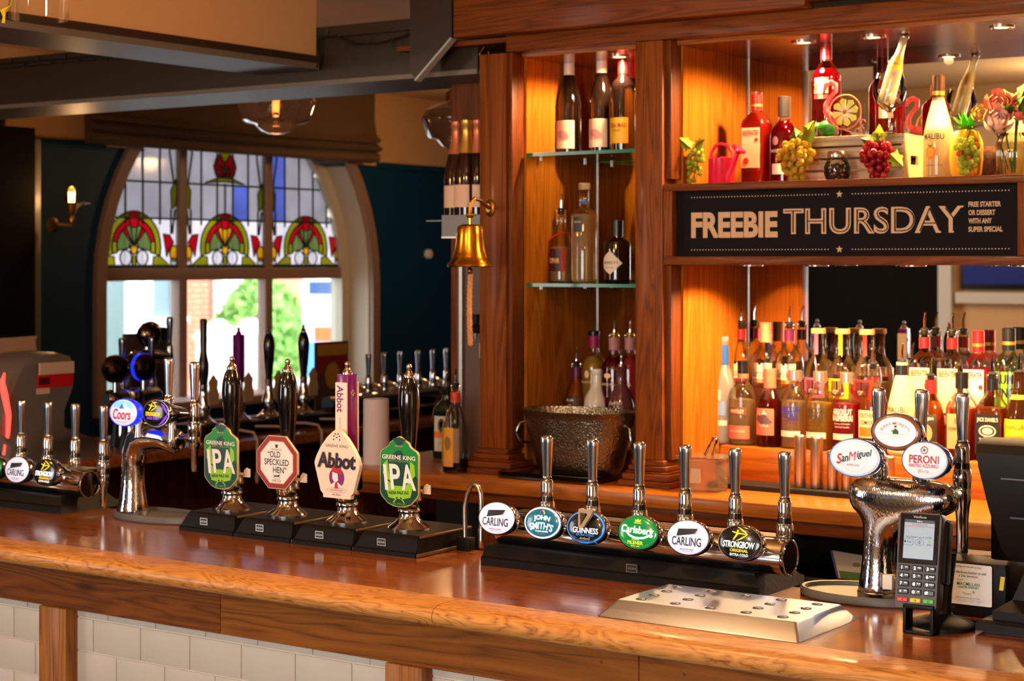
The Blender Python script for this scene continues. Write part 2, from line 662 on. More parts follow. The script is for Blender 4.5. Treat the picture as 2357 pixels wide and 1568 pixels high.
# spandrels above the arch, in strips
for k in range(24):
    (ya, za), (yb, zb) = AR[k], AR[k + 1]
    for zlo, zhi, m in ((0, RAILZ, TEAL), (RAILZ, 2.72, CREAMW)):
        a0, b0 = max(za, zlo), max(zb, zlo)
        if a0 >= zhi and b0 >= zhi: continue
        a0, b0 = min(a0, zhi), min(b0, zhi)
        p = [(ya, a0), (yb, b0), (yb, zhi), (ya, zhi)]
        vs = [b.v(WX1, y, z) for y, z in p]; ve = [b.v(WX0, y, z) for y, z in p]
        b.f(vs, m); b.f(ve[::-1], m)
        b.f([vs[0], vs[1], ve[1], ve[0]], m)
struct(b, 'wall_left', smooth=False, recalc=False)
b = B(); b.box((-6.6, -2.98, RAILZ - .015), (-6.575, YC - HW, RAILZ + .02), TEAL); b.box((-6.6, YC + HW + .06, RAILZ - .015), (-6.575, 9.2, RAILZ + .02), TEAL)
struct(b, 'trim_1')

# window_1: casing, frame, mullions, transom, panes, stained glass
win = bpy.data.objects.new('window_1', None)
win.location = (-6.78, YC, ZSILL); C.objects.link(win); win['kind'] = 'structure'
TM[win] = Matrix.Translation(win.location)


def archband(name, hw0, hw1, x0, x1, m, z0=ZSILL):
    b = B()
    o = [(YC + hw1, z0)] + arch(hw1, ZS) + [(YC - hw1, z0)]
    i = [(YC + hw0, z0)] + arch(hw0, ZS) + [(YC - hw0, z0)]
    for k in range(len(o) - 1):
        q = [o[k], o[k + 1], i[k + 1], i[k]]
        F_ = [b.v(x1, y, z) for y, z in q]; G_ = [b.v(x0, y, z) for y, z in q]
        b.f(F_, m); b.f(G_[::-1], m)
        b.f([F_[0], F_[1], G_[1], G_[0]], m); b.f([F_[2], F_[3], G_[3], G_[2]], m)
    return b.obj(name, win, world=True)


archband('casing', HW - .005, HW + .06, -6.6, -6.57, CASING)
archband('reveal_lining', HW - .012, HW + .002, -6.76, -6.6, REVEAL)
archband('frame', HW - .085, HW - .01, -6.82, -6.74, REVEAL)
b = B(); b.box((-6.83, YC - HW + .02, ZSILL), (-6.52, YC + HW - .02, ZSILL + .05), CASING, .008); b.obj('sill', win, world=True)
MUL = (6.70, 7.365)
for y in MUL:
    b = B(); b.box((-6.815, y - .03, ZSILL + .05), (-6.75, y + .03, 2.66), CASING, .006); b.obj('mullion', win, world=True)
b = B(); b.box((-6.82, YC - HW + .05, 1.625), (-6.745, YC + HW - .05, 1.69), CASING, .008); b.obj('transom', win, world=True)
CLEARPANE = thin('window_glass', (236, 242, 244), 0.6)
bays = [(YC - HW + .07, MUL[0] - .03), (MUL[0] + .03, MUL[1] - .03), (MUL[1] + .03, YC + HW - .07)]
for y0, y1 in bays:
    b = B(); b.box((-6.79, y0, ZSILL + .05), (-6.785, y1, 1.625), CLEARPANE); b.obj('pane', win, world=True)


def cath(name, col, t=0.9):
    if name in MATS: return MATS[name]
    m, n, l, p = newmat(name)
    n.remove(p)
    tc = n.new('ShaderNodeTexCoord')
    nz = n.new('ShaderNodeTexNoise'); nz.inputs['Scale'].default_value = 5; nz.inputs['Detail'].default_value = 5
    l.new(tc.outputs['Object'], nz.inputs['Vector'])
    mx = n.new('ShaderNodeMix'); mx.data_type = 'RGBA'
    c = S(*col)
    mx.inputs[6].default_value = [v * .72 for v in c[:3]] + [1]; mx.inputs[7].default_value = [min(1, v * 1.2) for v in c[:3]] + [1]
    l.new(nz.outputs['Fac'], mx.inputs[0])
    tl = n.new('ShaderNodeBsdfTranslucent'); l.new(mx.outputs[2], tl.inputs[0])
    rf = n.new('ShaderNodeBsdfTransparent'); l.new(mx.outputs[2], rf.inputs[0])
    ms = n.new('ShaderNodeMixShader'); ms.inputs[0].default_value = t
    l.new(tl.outputs[0], ms.inputs[1]); l.new(rf.outputs[0], ms.inputs[2])
    gl = n.new('ShaderNodeBsdfGlossy'); gl.inputs['Roughness'].default_value = 0.12
    m2 = n.new('ShaderNodeMixShader'); m2.inputs[0].default_value = 0.05
    l.new(ms.outputs[0], m2.inputs[1]); l.new(gl.outputs[0], m2.inputs[2])
    l.new(m2.outputs[0], n['Material Output'].inputs['Surface'])
    MATS[name] = m
    return m


SEEDY = cath('seedy_pale_glass', (140, 141, 145), 0.16)
SEEDYW = cath('bright_seedy_glass', (176, 177, 181), 0.16)
SEEDYB = cath('pale_blue_glass', (104, 114, 158), 0.16)
OLIVE = cath('olive_glass', (150, 150, 24)); GREENG = cath('sage_glass', (110, 134, 70))
REDG = cath('ruby_glass', (190, 10, 26)); AMBER = cath('amber_glass', (240, 170, 20)); OPAL = cath('opal_glass', (252, 252, 252), 0.9)
LEAD = K('lead', (34, 36, 34), 0.5)
XG = -6.775


def wpoly(b, pts, m, x=XG, d=.004):
    F_ = [b.v(x + d, y, z) for y, z in pts]; b.f(F_, m)


def lead(b, pts, r=.006):
    b.tube([(XG + .004, y, z) for y, z in pts], r, LEAD, 5)


def inside_arch(y, z, hw=HW - .085):
    return z <= ZS or ((y - YC) / hw) ** 2 + ((z - ZS) / (hw * 1.06)) ** 2 < 1


for bi, (y0, y1) in enumerate(bays):
    yc = (y0 + y1) / 2; wd = y1 - y0
    # pale background quarries
    cols = [y0 + wd * k / 5 for k in range(6)]
    rows = [1.69, 1.95, 2.14, 2.38, 2.66]
    for ci in range(5):
        for ri in range(4):
            ya, yb, za, zb = cols[ci], cols[ci + 1], rows[ri], rows[ri + 1]
            ym = (ya + yb) / 2
            top = ZS + (HW - .06) * 1.06 * sqrt(max(0, 1 - ((ym - YC) / (HW - .06)) ** 2))
            zb = min(zb, top)
            if zb - za < .03: continue
            bb = B(); bb.box((XG - .004, ya + .0004, za + .0004), (XG, yb - .0004, zb - .0004), SEEDYB if (bi == 1 and ci == 3 and ri == 1) or (bi == 2 and ci == 0 and ri > 0) else (SEEDYW if ri == 0 else SEEDY))
            bb.obj('pane', win, world=True, smooth=False)
    b = B()
    for yy in cols[1:5]:
        zt = min(2.64, ZS + (HW - .09) * 1.06 * sqrt(max(0, 1 - ((yy - YC) / (HW - .09)) ** 2)))
        lead(b, [(yy, 1.92), (yy, zt)])
    for zz in rows[1:4]:
        ins = [y0 + wd * k / 20 for k in range(21) if inside_arch(y0 + wd * k / 20, zz)]
        if len(ins) > 1: lead(b, [(ins[0], zz), (ins[-1], zz)])
    b.obj('lead_came', win, world=True)
    # big flower
    k = wd / .66
    R_, H_ = .205 * k, .215
    zb0 = 1.70
    def ov(cx, cz, rx, rz, n=20, a0=0, a1=2 * pi):
        return [(cx + rx * cos(a0 + (a1 - a0) * i / n), cz + rz * sin(a0 + (a1 - a0) * i / n)) for i in range(n if a1 - a0 > 6.2 else n + 1)]
    fc = zb0 + .10
    def sec(r0, r1, a0, a1, n=7):
        A = [math.radians(a0 + (a1 - a0) * i / n) for i in range(n + 1)]
        q = lambda r, a: (yc + R_ * r * cos(a), fc + H_ * .86 * r * sin(a))
        return [q(r1, a) for a in A] + ([q(r0, a) for a in reversed(A)] if r0 > 0 else [(yc, fc)])
    D_ = GREENG if bi != 1 else AMBER
    shapes = [(sec(.80, 1, -14, 78), OLIVE, .003), (sec(.80, 1, 102, 194), OLIVE, .003), (sec(.55, 1, 78, 102), REDG, .003),
              (sec(.62, .80, 12, 78), REDG, .003), (sec(.62, .80, 102, 168), REDG, .003), (sec(.62, .80, -14, 12), OLIVE, .003), (sec(.62, .80, 168, 194), OLIVE, .003),
              (sec(.16, .62, -10, 48), GREENG, .003), (sec(.16, .62, 132, 190), GREENG, .003), (sec(.1, .62, 48, 62), REDG, .003), (sec(.1, .62, 118, 132), REDG, .003),
              (sec(0, .62, 62, 78), D_, .003), (sec(0, .62, 102, 118), D_, .003), (sec(0, .55, 78, 102), D_, .003),
              (ov(yc, zb0 + .088, .026 * k, .026), AMBER, .006),
              (ov(yc - .062 * k, zb0 + .044, .043 * k, .040), OPAL, .005), (ov(yc + .062 * k, zb0 + .044, .043 * k, .040), OPAL, .005),
              ([(yc - R_ * 1.35, zb0 + .004), (yc - R_ * .95, zb0 + .055), (yc - R_ * .72, zb0 + .05), (yc - R_ * .70, zb0 + .004)], OLIVE, .004), ([(yc + R_ * .70, zb0 + .004), (yc + R_ * .72, zb0 + .05), (yc + R_ * .95, zb0 + .055), (yc + R_ * 1.35, zb0 + .004)], OLIVE, .004),
              ([(yc - .016 * k, zb0 + .004), (yc - .012 * k, zb0 + .055), (yc + .012 * k, zb0 + .055), (yc + .016 * k, zb0 + .004)], OLIVE, .004)]
    for sgn in (-1, 1):
        cx = yc + sgn * wd * .43
        shapes += [([(cx - sgn * .055, zb0 + .17), (cx - sgn * .01, zb0 + .165), (cx + sgn * .02, zb0 + .125), (cx - sgn * .012, zb0 + .09), (cx - sgn * .03, zb0 + .05)], REDG, .004),
                   (ov(cx + sgn * .022, zb0 + .068, .03, .042), AMBER, .010), (ov(cx + sgn * .02, zb0 + .022, .022, .022), OPAL, .012)]
        if inside_arch(cx, 2.02):
            shapes.append(([(cx - sgn * .0, zb0 + .40), (cx + sgn * .035, zb0 + .46), (cx + sgn * .05, zb0 + .385), (cx + sgn * .035, zb0 + .32), (cx + sgn * .005, zb0 + .30)], OLIVE, .008))
    if bi == 1:
        zt = 2.16
        shapes += [([(yc - .15, zt - .01), (yc - .05, zt + .02), (yc + .05, zt + .02), (yc + .15, zt - .01), (yc, zt)], OLIVE, .006),
                   ([(yc - .006, zt + .02), (yc - .07, zt + .03), (yc - .088, zt + .08), (yc - .065, zt + .13), (yc - .04, zt + .15), (yc - .006, zt + .10)], REDG, .004), ([(yc + .006, zt + .02), (yc + .07, zt + .03), (yc + .088, zt + .08), (yc + .065, zt + .13), (yc + .04, zt + .15), (yc + .006, zt + .10)], REDG, .004), (ov(yc - .026, zt + .055, .014, .03), AMBER, .01), (ov(yc + .026, zt + .055, .014, .03), AMBER, .01),
                   ([(yc, zt + .23), (yc - .04, zt + .15), (yc, zt + .10), (yc + .04, zt + .15)], OLIVE, .004)]
    for pts, m, d in shapes:
        b = B(); wpoly(b, pts, m, XG, d)
        lead(b, pts + [pts[0]], .0045)
        b.obj('coloured_piece', win, world=True, smooth=False)
    b = B()
    for sgn in (-1, 1):
        cx = yc + sgn * wd * .43
        for dx in (0, sgn * .03):
            ptsl = [(cx + dx * .3, zb0 + .17), (cx + dx, zb0 + .30)]
            lead(b, ptsl)
        if inside_arch(cx + sgn * .04, 2.35): lead(b, [(cx + sgn * .02, zb0 + .44), (cx - sgn * .01, 2.3), (cx + sgn * .01, 2.45)])
    lead(b, [(y0, 1.70), (y1, 1.70)], .01)
    if bi == 1: lead(b, [(yc, 1.95), (yc, 2.15)])
    b.obj('lead_came', win, world=True)

# ================================================================ OUTSIDE
BRICK = K('red_brick', (214, 124, 98), 0.8, bump=0.3, bscale=25, vary=0.2)
BRICK2 = K('red_brick_darker', (200, 110, 88), 0.8, bump=0.3, bscale=25, vary=0.2)
WPAINT = K('white_masonry_paint', (244, 244, 240), 0.7)
ROAD = K('road_asphalt', (150, 150, 150), 0.9, bump=0.3)
LEAFM = K('hedge_leaf', (136, 184, 92), 0.6, vary=0.4, bscale=9)
SHADEGL = K('dark_window_glass', (96, 112, 124), 0.15)
b = B(); b.box((-40, -10, -.4), (-6.95, 40, -.3), ROAD); struct(b, 'street_ground')
hs = thing('house', 'red brick terraced house with white bay window seen across the street', 'house', (-16.8, 13, -.3))
b = B(); b.box((-18.5, 9.0, -.3), (-17.2, 22.5, 7), BRICK); b.obj('wall', hs, world=True)
bm_ = B(); bm_.box((0, 0, 0), (.03, .19, .066), BRICK, .004, 1); first = None
for r in range(20):
    for cidx in range(3):
        y = 16.99 + cidx * .2 + (.05 if r % 2 else 0)
        z = .15 + r * .076
        if first is None:
            first = bm_.obj('brick', hs, loc=(-17.215 + 16.8, y - 13, z + .3))
        else:
            o = first.copy(); C.objects.link(o); o.location = (-17.215 + 16.8, y - 13, z + .3)
b = B(); b.box((-17.25, 15.45, -.3), (-17.15, 15.95, 2.4), K('grey_green_door', (92, 108, 108), .5)); b.obj('door', hs, world=True)
b = B(); b.box((-17.25, 15.96, -.3), (-17.1, 16.2, 2.6), WPAINT); b.obj('pilaster', hs, world=True)
b = B(); b.box((-17.25, 16.27, -.3), (-17.05, 16.95, .92), WPAINT); b.box((-17.25, 16.24, .92), (-17.0, 16.98, .98), WPAINT); b.obj('window_sill', hs, world=True)
for y0, y1 in ((16.27, 16.41), (16.81, 16.95)):
    b = B(); b.box((-17.2, y0, .98), (-17.1, y1, 2.4), WPAINT); b.obj('window_post', hs, world=True)
b = B(); b.box((-17.19, 16.41, .98), (-17.17, 16.81, 2.4), SHADEGL); b.obj('window_pane', hs, world=True)
b = B(); b.box((-17.25, 17.62, -.3), (-17.0, 18.25, 2.9), WPAINT); b.obj('door_surround', hs, world=True)
b = B(); b.box((-17.0, 17.75, -.3), (-16.97, 18.1, 2.1), K('pale_door', (206, 216, 220), .4)); b.obj('door', hs, world=True)
for y0, y1, lab in ((15.04, 15.42, 'white gate pier with pointed cap in front of the red brick wall'), (15.64, 15.93, 'slimmer white gate pier with pointed cap beside the green bush')):
    b = B(); b.box((-14.95, y0, -.3), (-14.6, y1, .82), WPAINT, .01)
    ym = (y0 + y1) / 2
    b.rings([[(-14.98, y0 - .04, .82), (-14.57, y0 - .04, .82), (-14.57, y1 + .04, .82), (-14.98, y1 + .04, .82)], [(-14.82, ym - .04, 1.03), (-14.73, ym - .04, 1.03), (-14.73, ym + .04, 1.03), (-14.82, ym + .04, 1.03)]], WPAINT)
    tag(b.obj('gate_pier', smooth=False), lab, 'gate pier', 'white gate piers across the street')
b = B(); b.box((-14.84, 16.0, -.3), (-14.7, 19, .25), WPAINT)
tag(b.obj('garden_wall'), 'low white garden wall along the pavement across the street', 'wall')


def bush(name, lab, c, r, n):
    t = thing(name, lab, 'bush', (c[0], c[1], -.3))
    b = B()
    for _ in range(n):
        a = random.uniform(0, 2 * pi); u = random.uniform(-.35, 1); q = sqrt(1 - u * u)
        k = random.uniform(.75, 1.02)
        p = Vector((c[0] + r[0] * k * q * cos(a), c[1] + r[1] * k * q * sin(a), c[2] + r[2] * k * u))
        d = Vector((random.gauss(0, 1), random.gauss(0, 1), random.gauss(0, 1))).normalized(); e = d.orthogonal().normalized()
        s_ = random.uniform(.05, .1)
        b.f([b.v(*(p + d * s_)), b.v(*(p + e * s_ * .5)), b.v(*(p - d * s_)), b.v(*(p - e * s_ * .5))], LEAFM)
    b.ell(c, (r[0] * .78, r[1] * .78, r[2] * .78), LEAFM, 14, 8)
    b.obj('foliage', t, world=True, smooth=False, recalc=False)
    b = B(); b.tube([(c[0], c[1], -.3), (c[0], c[1], c[2])], .06, K('bark', (80, 62, 44), .8)); b.obj('stem', t, world=True)


bush('bush', 'rounded green bush beyond the middle of the window', (-15.75, 17.03, .55), (.6, .66, .95), 2600)
van = thing('van', 'white van with blue windows and orange stripe parked beyond the right window light', 'van', (-13, 14.72, -.3), math.radians(-48.5))
b = B(); b.box((-1.5, 0, .25), (0, 3.2, 2.2), K('van_white', (246, 246, 246), .25, coat=.4), .03, 2); b.obj('body', van)
for nm, z0, z1, y0, y1, m in (('stripe', 1.14, 1.30, .13, 3.1, K('van_orange', (240, 96, 40), .3)), ('lower_stripe', .75, 1.13, .03, 3.1, K('van_blue', (92, 150, 220), .3)), ('side_window', 1.66, 1.80, .07, .31, K('van_glass', (60, 84, 130), .1))):
    b = B(); b.box((0, y0, z0), (.012, y1, z1), m); b.obj(nm, van)
for y in (.5, 2.6):
    b = B(); b.M = Matrix.Translation((-.06, y, .32)) @ Matrix.Rotation(pi / 2, 4, 'Y'); b.lathe([(.3, -.1), (.32, -.08), (.32, .08), (.3, .1)], RUBBER, 20); b.obj('wheel', van)

# ================================================================ BEAMS, BULKHEAD, COLUMN
b = B(); b.box((-6.6, 4.4, 2.318), (-3.175, 4.72, 2.49), DARKBEAM); b.box((-6.6, 4.395, 2.303), (-3.175, 4.725, 2.318), GREYTRIM); b.box((-6.6, 4.38, 2.455), (-3.175, 4.4, 2.49), DARKBEAM)
struct(b, 'trim_2')
b = B(); b.box((-4.07, 1.5, 2.395), (-3.805, 4.375, 2.72), CREAMW); struct(b, 'trim_3')
b = B(); b.box((-4.085, 1.49, 2.372), (-3.79, 4.38, 2.395), DARKBEAM); b.box((-4.08, 1.5, 2.352), (-3.795, 4.378, 2.372), GREYTRIM); struct(b, 'trim_4')
b = B(); b.box((-6.6, 4.5, 0), (-6.02, 5.09, 2.3), DARKWALL); b.box((-6.6, 5.09, 0), (-6.06, 5.16, 2.26), GREYTRIM, .01); struct(b, 'trim_5')  # taupe strip puts the column's lit edge into the colour
b = B(); b.box((-6.6, -.35, 2.5), (2.45, -.1, 2.72), K('light_beam_paint', (176, 150, 116), .6)); struct(b, 'trim_6')
# customer side behind the camera, seen in the mirrors
b = B(); b.box((-6.4, -2.98, 0), (-4.86, -2.94, 2.3), DARKWALL); b.box((-4.84, -2.98, 0), (-4.74, -2.9, 2.4), K('white_trim', (214, 206, 194), .5)); struct(b, 'trim_7')
tv = thing('television', 'wall television with a blue picture reflected in the mirror behind the bottles', 'television', (-4.1, -2.95, 1.6))
b = B(); b.box((-4.68, -2.97, 1.52), (-3.5, -2.92, 2.2), BLACKP, .01); b.obj('casing', tv, world=True)
b = B(); b.box((-4.65, -2.925, 1.56), (-3.53, -2.915, 2.17), K('screen_blue', (40, 48, 104), .3, em=.25)); b.disc(-4.1, 1.9, .2, .2, -2.912, K('screen_cyan', (80, 160, 230), .3, em=.4)); b.obj('screen', tv, world=True, recalc=False)
for x0, x1, n in ((-4.7, -3.2, 1),):
    b = B(); b.box((x0, -2.98, .1), (x1, -2.94, 1.05), K('panel_grey_green', (122, 118, 100), .6)); b.box((x0, -2.98, 1.42), (x1, -2.88, 1.5), K('white_trim', (214, 206, 194), .5)); struct(b, 'trim_8')

# blind over the arch head
CLOTH = K('brown_blind_cloth', (84, 62, 40), 0.9, bump=0.3, bscale=70, vary=0.2)
bl = thing('roman_blind', 'brown roman blind gathered in folds above the arched window', 'blind', (-6.5, 6.86, 2.3))
prof = [(-6.46, 2.70), (-6.462, 2.52), (-6.455, 2.44), (-6.44, 2.42), (-6.42, 2.405), (-6.43, 2.39), (-6.455, 2.385), (-6.43, 2.37), (-6.41, 2.355), (-6.425, 2.34), (-6.45, 2.335), (-6.43, 2.32), (-6.425, 2.295), (-6.44, 2.28)]
prof = [(x, z + .018 if z < 2.6 else z) for x, z in prof]
b = B()
rs = []
for k in range(25):
    y = 5.785 + 2.15 * k / 24
    wv = .008 * sin(k * 1.9) + .006 * sin(k * 3.7)
    rs.append([(x + wv * (1 if z < 2.5 else .4), y, z - .012 * sin(pi * k / 24) * (z < 2.45)) for x, z in prof] + [(-6.49, y, 2.29), (-6.49, y, 2.70)])
b.rings(rs, CLOTH); b.obj('folded_cloth', bl, world=True)
b = B(); b.box((-6.6, 5.78, 2.69), (-6.46, 7.94, 2.718), K('blind_rail', (60, 44, 30), .6)); b.obj('head_rail', bl, world=True)

# string of unlit fairy lights along the beam and the bulkhead corner
WIRE = K('dark_green_wire', (20, 22, 16), .5)
fl = thing('fairy_light_string', 'dark string of unlit fairy lights draped on the beam below the ceiling', 'fairy lights', (-3.6, 4.37, 2.4))
pts = [(-5.5, 4.375, 2.47), (-4.9, 4.373, 2.465), (-4.3, 4.373, 2.45), (-3.79, 4.365, 2.36), (-3.785, 4.36, 2.46), (-3.72, 4.37, 2.455), (-3.64, 4.372, 2.425), (-3.54, 4.372, 2.42), (-3.44, 4.372, 2.435), (-3.33, 4.372, 2.47), (-3.28, 4.372, 2.48)]
b = B(); b.tube(pts, .0035, WIRE, 6); b.obj('wire', fl, world=True)
n = 0
for p, q in zip(pts, pts[1:]):
    L = (Vector(q) - Vector(p)).length
    for k in range(max(1, int(L / .07))):
        v = Vector(p).lerp(Vector(q), (k + .5) / max(1, int(L / .07)))
        d = -1 if n % 2 else 1
        b = B(); b.tube([v, v + Vector((.004, -.002, .022 * d))], [.004, .003], WIRE, 6); b.obj('bulb', fl, world=True); n += 1

# ================================================================ SMALL WALL THINGS, LAMPS
BULB = K('filament_glow', (255, 176, 80), .3, em=14)
SMOKE = thin('smoked_glass', (104, 84, 80), 1.6, diff=.16)


def pendant(x, y, z0, lab, r=.155, en=9):
    t = thing('pendant_lamp', lab, 'lamp', (x, y, z0))
    b = B()
    pr = [(.003, 0), (.03, .003), (.058, .014), (.075, .03), (.085, .04), (.115, .045), (.132, .056), (.155, .125), (.155, .135), (.14, .165), (.08, .19), (.04, .2), (.036, .21)]
    b.lathe([(a * r / .155, z) for a, z in pr], SMOKE, 32, (x, y, z0), caps=(True, False)); b.obj('glass_shade', t, world=True)
    b = B(); b.lathe([(.036, .205), (.036, .24), (.02, .255), (.008, .26)], OLDBRASS, 16, (x, y, z0)); b.obj('lamp_holder', t, world=True)
    b = B(); b.tube([(x, y, z0 + .255), (x, y, 2.72)], .004, RUBBER, 6); b.obj('flex', t, world=True)
    b = B(); b.lathe([(.008, .07), (.017, .078), (.018, .10), (.017, .17), (.012, .205)], thin('bulb_glass', (255, 240, 220)), 14, (x, y, z0)); bu = b.obj('bulb', t, world=True)
    b = B(); b.lathe([(.013, .09), (.0135, .165)], BULB, 10, (x, y, z0)); b.obj('filament', bu, world=True)
    l = light('pendant_light', 'POINT', (x, y, z0 + .13), en, WARM, .02)
    return t


pendant(at(635, 5.2), 5.2, 2.226, 'smoked glass pendant lamp with a glowing filament bulb in front of the blind')
pendant(at(1046, 6.0), 6.0, 2.198, 'smoked glass pendant lamp half hidden by the pine pillar', .138, 4)
pendant(at(-45, 5.3), 5.3, 2.26, 'pendant lamp with glowing bulb cut by the left picture edge', .12, 8)

sc_ = thing('wall_sconce', 'brass wall sconce with one glowing tubular bulb on the dark column', 'sconce', (-6.06, 5.17, 1.9))
sx, sy_ = -6.0, 5.275
b = B(); b.lathe([(.03, 0), (.034, .012), (.02, .02)], OLDBRASS, 14, (0, 0, 0)); b.bm.transform(Matrix.Translation((-6.0, 5.161, 1.885)) @ Matrix.Rotation(-pi / 2, 4, 'X')); b.obj('wall_plate', sc_, world=True)
b = B(); b.tube([(-6.0, 5.17, 1.885), (-6.0, sy_, 1.885), (-6.0, sy_, 1.90)], .007, OLDBRASS, 8); b.obj('arm', sc_, world=True)
b = B(); b.lathe([(.01, 0), (.014, .02), (.01, .03), (.018, .05), (.024, .085), (.03, .09)], OLDBRASS, 14, (sx, sy_, 1.895)); b.obj('cup', sc_, world=True)
b = B(); b.tube([(sx, sy_ + .01, 1.93), (sx, sy_ + .035, 1.97), (sx, sy_ + .07, 1.985), (sx, sy_ + .105, 1.985)], [.006, .008, .006, .003], SATIN, 8); b.obj('leaf_ornament', sc_, world=True)
b = B(); b.lathe([(.02, 0), (.024, .02), (.024, .05), (.014, .07), (.004, .074)], thin('bulb_glass', (255, 240, 220)), 14, (sx, sy_, 1.98)); bu = b.obj('bulb', sc_, world=True)
b = B(); b.lathe([(.013, .005), (.014, .05)], BULB, 10, (sx, sy_, 1.98)); b.obj('filament', bu, world=True)
light('sconce_light', 'POINT', (sx + .05, sy_, 2.03), 1.2, WARM, .02)

ss = thing('wall_speaker', 'small black wall speaker on the teal wall beside the bar opening', 'speaker', (-6.57, 8.75, 2.05))
b = B(); b.ell((-6.45, 8.85, 2.06), (.09, .13, .075), BLACKP, 16, 10); b.obj('body', ss, world=True)
b = B(); b.tube([(-6.58, 8.75, 2.2), (-6.52, 8.76, 2.16), (-6.45, 8.82, 2.09)], .02, BLACKP, 8); b.obj('bracket', ss, world=True)
b = B(); b.lathe([(.03, 0), (.03, .02), (.02, .03)], WHITEP, 16); b.bm.transform(Matrix.Translation((-6.6, 8.62, 1.77)) @ Matrix.Rotation(pi / 2, 4, 'Y'))
tag(b.obj('wall_thermostat'), 'small round white fitting alone on the teal wall', 'thermostat')

hg = thing('hanging_glass', 'clear upturned glass hanging with a yellow ribbon under the top left picture edge', 'glass', (-3.0, 2.5, 2.10))
hx, hy = at(90, 2.55), 2.55
hg.location = (hx, hy, 2.249); TM[hg] = Matrix.Translation(hg.location)
b = B(); b.lathe([(.063, 0), (.064, .05), (.066, .1), (.066, .15)], thin('faint_glass', (250, 250, 250), .5), 32, (hx, hy, 2.249), caps=(False, False)); b.obj('bowl', hg, world=True)
b = B(); b.tube([(hx - .02, hy - .02, 2.40), (hx - .032, hy - .05, 2.275), (hx - .04, hy - .064, 2.262), (hx - .03, hy - .069, 2.25), (hx - .032, hy - .069, 2.236)], [.002, .002, .007, .003, .004], K('yellow_green_ribbon', (190, 170, 20), .6), 6); b.obj('ribbon', hg, world=True)
b = B(); b.lathe([(.012, .15), (.012, .47)], RUBBER, 8, (hx, hy, 2.249)); b.obj('hanger', hg, world=True)
# ================================================================ FRONT COUNTER
TILE = K('cream_tile_glaze', (198, 192, 182), 0.42, spec=.3, vary=.04, bscale=3)
GROUT = K('tile_grout', (214, 204, 190), 0.8)
bar = thing('bar_counter', 'long varnished wooden bar counter with a tiled front below the beer pumps', 'bar counter', (-2, 2.95, 0))
XA, XB = -5.2, 0.6
def nosing(x0, x1, m):
    pr = [(2.70, 1.08), (2.672, 1.079), (2.657, 1.073), (2.65, 1.062), (2.652, 1.05), (2.662, 1.041), (2.68, 1.037), (2.74, 1.036), (2.74, 1.08)]
    b = B(); b.rings([[(x0, y, z) for y, z in pr], [(x1, y, z) for y, z in pr]], m); return b.obj('nosing', bar, world=True, sharp=60)
nosing(XA, -2.02, NOSE_H); nosing(-2.0185, XB, NOSE_H)
for y0, y1 in ((2.74, 2.90), (2.90, 3.06), (3.06, 3.216)):
    for x0, x1 in ((XA, -2.02 - (y0 - 2.74) * .4), (-2.019 - (y0 - 2.74) * .4, XB)):
        b = B(); b.box((x0, y0, 1.037), (x1, y1, 1.08), TOP_H); b.obj('plank', bar, world=True, smooth=False)
for x0, x1, m in ((XA, -2.651, APRON_H), (-2.65, -1.62, APRON_H2), (-1.619, XB, APRON_H2)):
    b = B(); b.box((x0, 2.738, .936), (x1, 2.756, 1.038), m, .0015, 1); b.obj('apron_board', bar, world=True, smooth=False)
for x0 in (-4.25, -3.215, -2.195, -1.16, -.1):
    b = B(); b.box((x0, 2.728, 0), (x0 + .092, 2.77, .9365), POST_V, .003); b.obj('post', bar, world=True)
b = B(); b.box((XA, 2.7655, 0), (XB, 2.80, .94), GROUT); b.obj('backing_panel', bar, world=True)
b = B(); b.box((XA, 2.80, 0), (XB, 3.2, .05), BLACKP); b.box((XA, 2.81, .55), (XB, 3.19, .58), BLACKW); b.obj('under_shelf', bar, world=True)
tl = B(); tl.box((0, 0, 0), (.1495, .008, .0735), TILE, .0018, 2)
t0 = tl.obj('tile', bar, loc=(0, 0, -5))
proto_used = False
segs = [(-4.158, -3.218), (-3.123, -2.198), (-2.103, -1.163)]
cuts = {}
def tile(x0, x1, z0, z1):
    global proto_used
    if abs((x1 - x0) - .1495) < 1e-4 and abs(z1 - z0 - .0735) < 1e-4:
        o = t0 if not proto_used else t0.copy()
        if proto_used: C.objects.link(o)
        proto_used = True
        o.location = (x0 + 2, 2.762 - 2.95, z0)
    else:
        b = B(); b.box((x0, 2.762, z0), (x1, 2.77, z1), TILE, .0018, 2); b.obj('tile', bar, world=True)
for sa, sb in segs:
    for r in range(4):
        z1 = .9135 - r * .0765; z0 = z1 - .0735
        x = sa - (.0975 if r % 2 == 0 else .022)
        while x < sb:
            a, c_ = max(x, sa), min(x + .1495, sb)
            if c_ - a > .012: tile(a, c_, z0, z1)
            x += .1525
    x = sa - .05
    while x < sb:
        a, c_ = max(x, sa), min(x + .1495, sb)
        if c_ - a > .012: tile(a, c_, .9165, .9345)
        x += .1525
for px, z in ((1384, 1.0), (1575, 1.0), (1740, .985)):
    b = B(); x = at(px, 2.738); r_ = .0042 if px == 1740 else .0024; b.lathe([(r_, 0), (r_, .002), (r_ * .5, .003)], SATIN, 10); b.bm.transform(Matrix.Translation((x, 2.738, z)) @ Matrix.Rotation(pi / 2, 4, 'X')); b.obj('screw', bar, world=True)

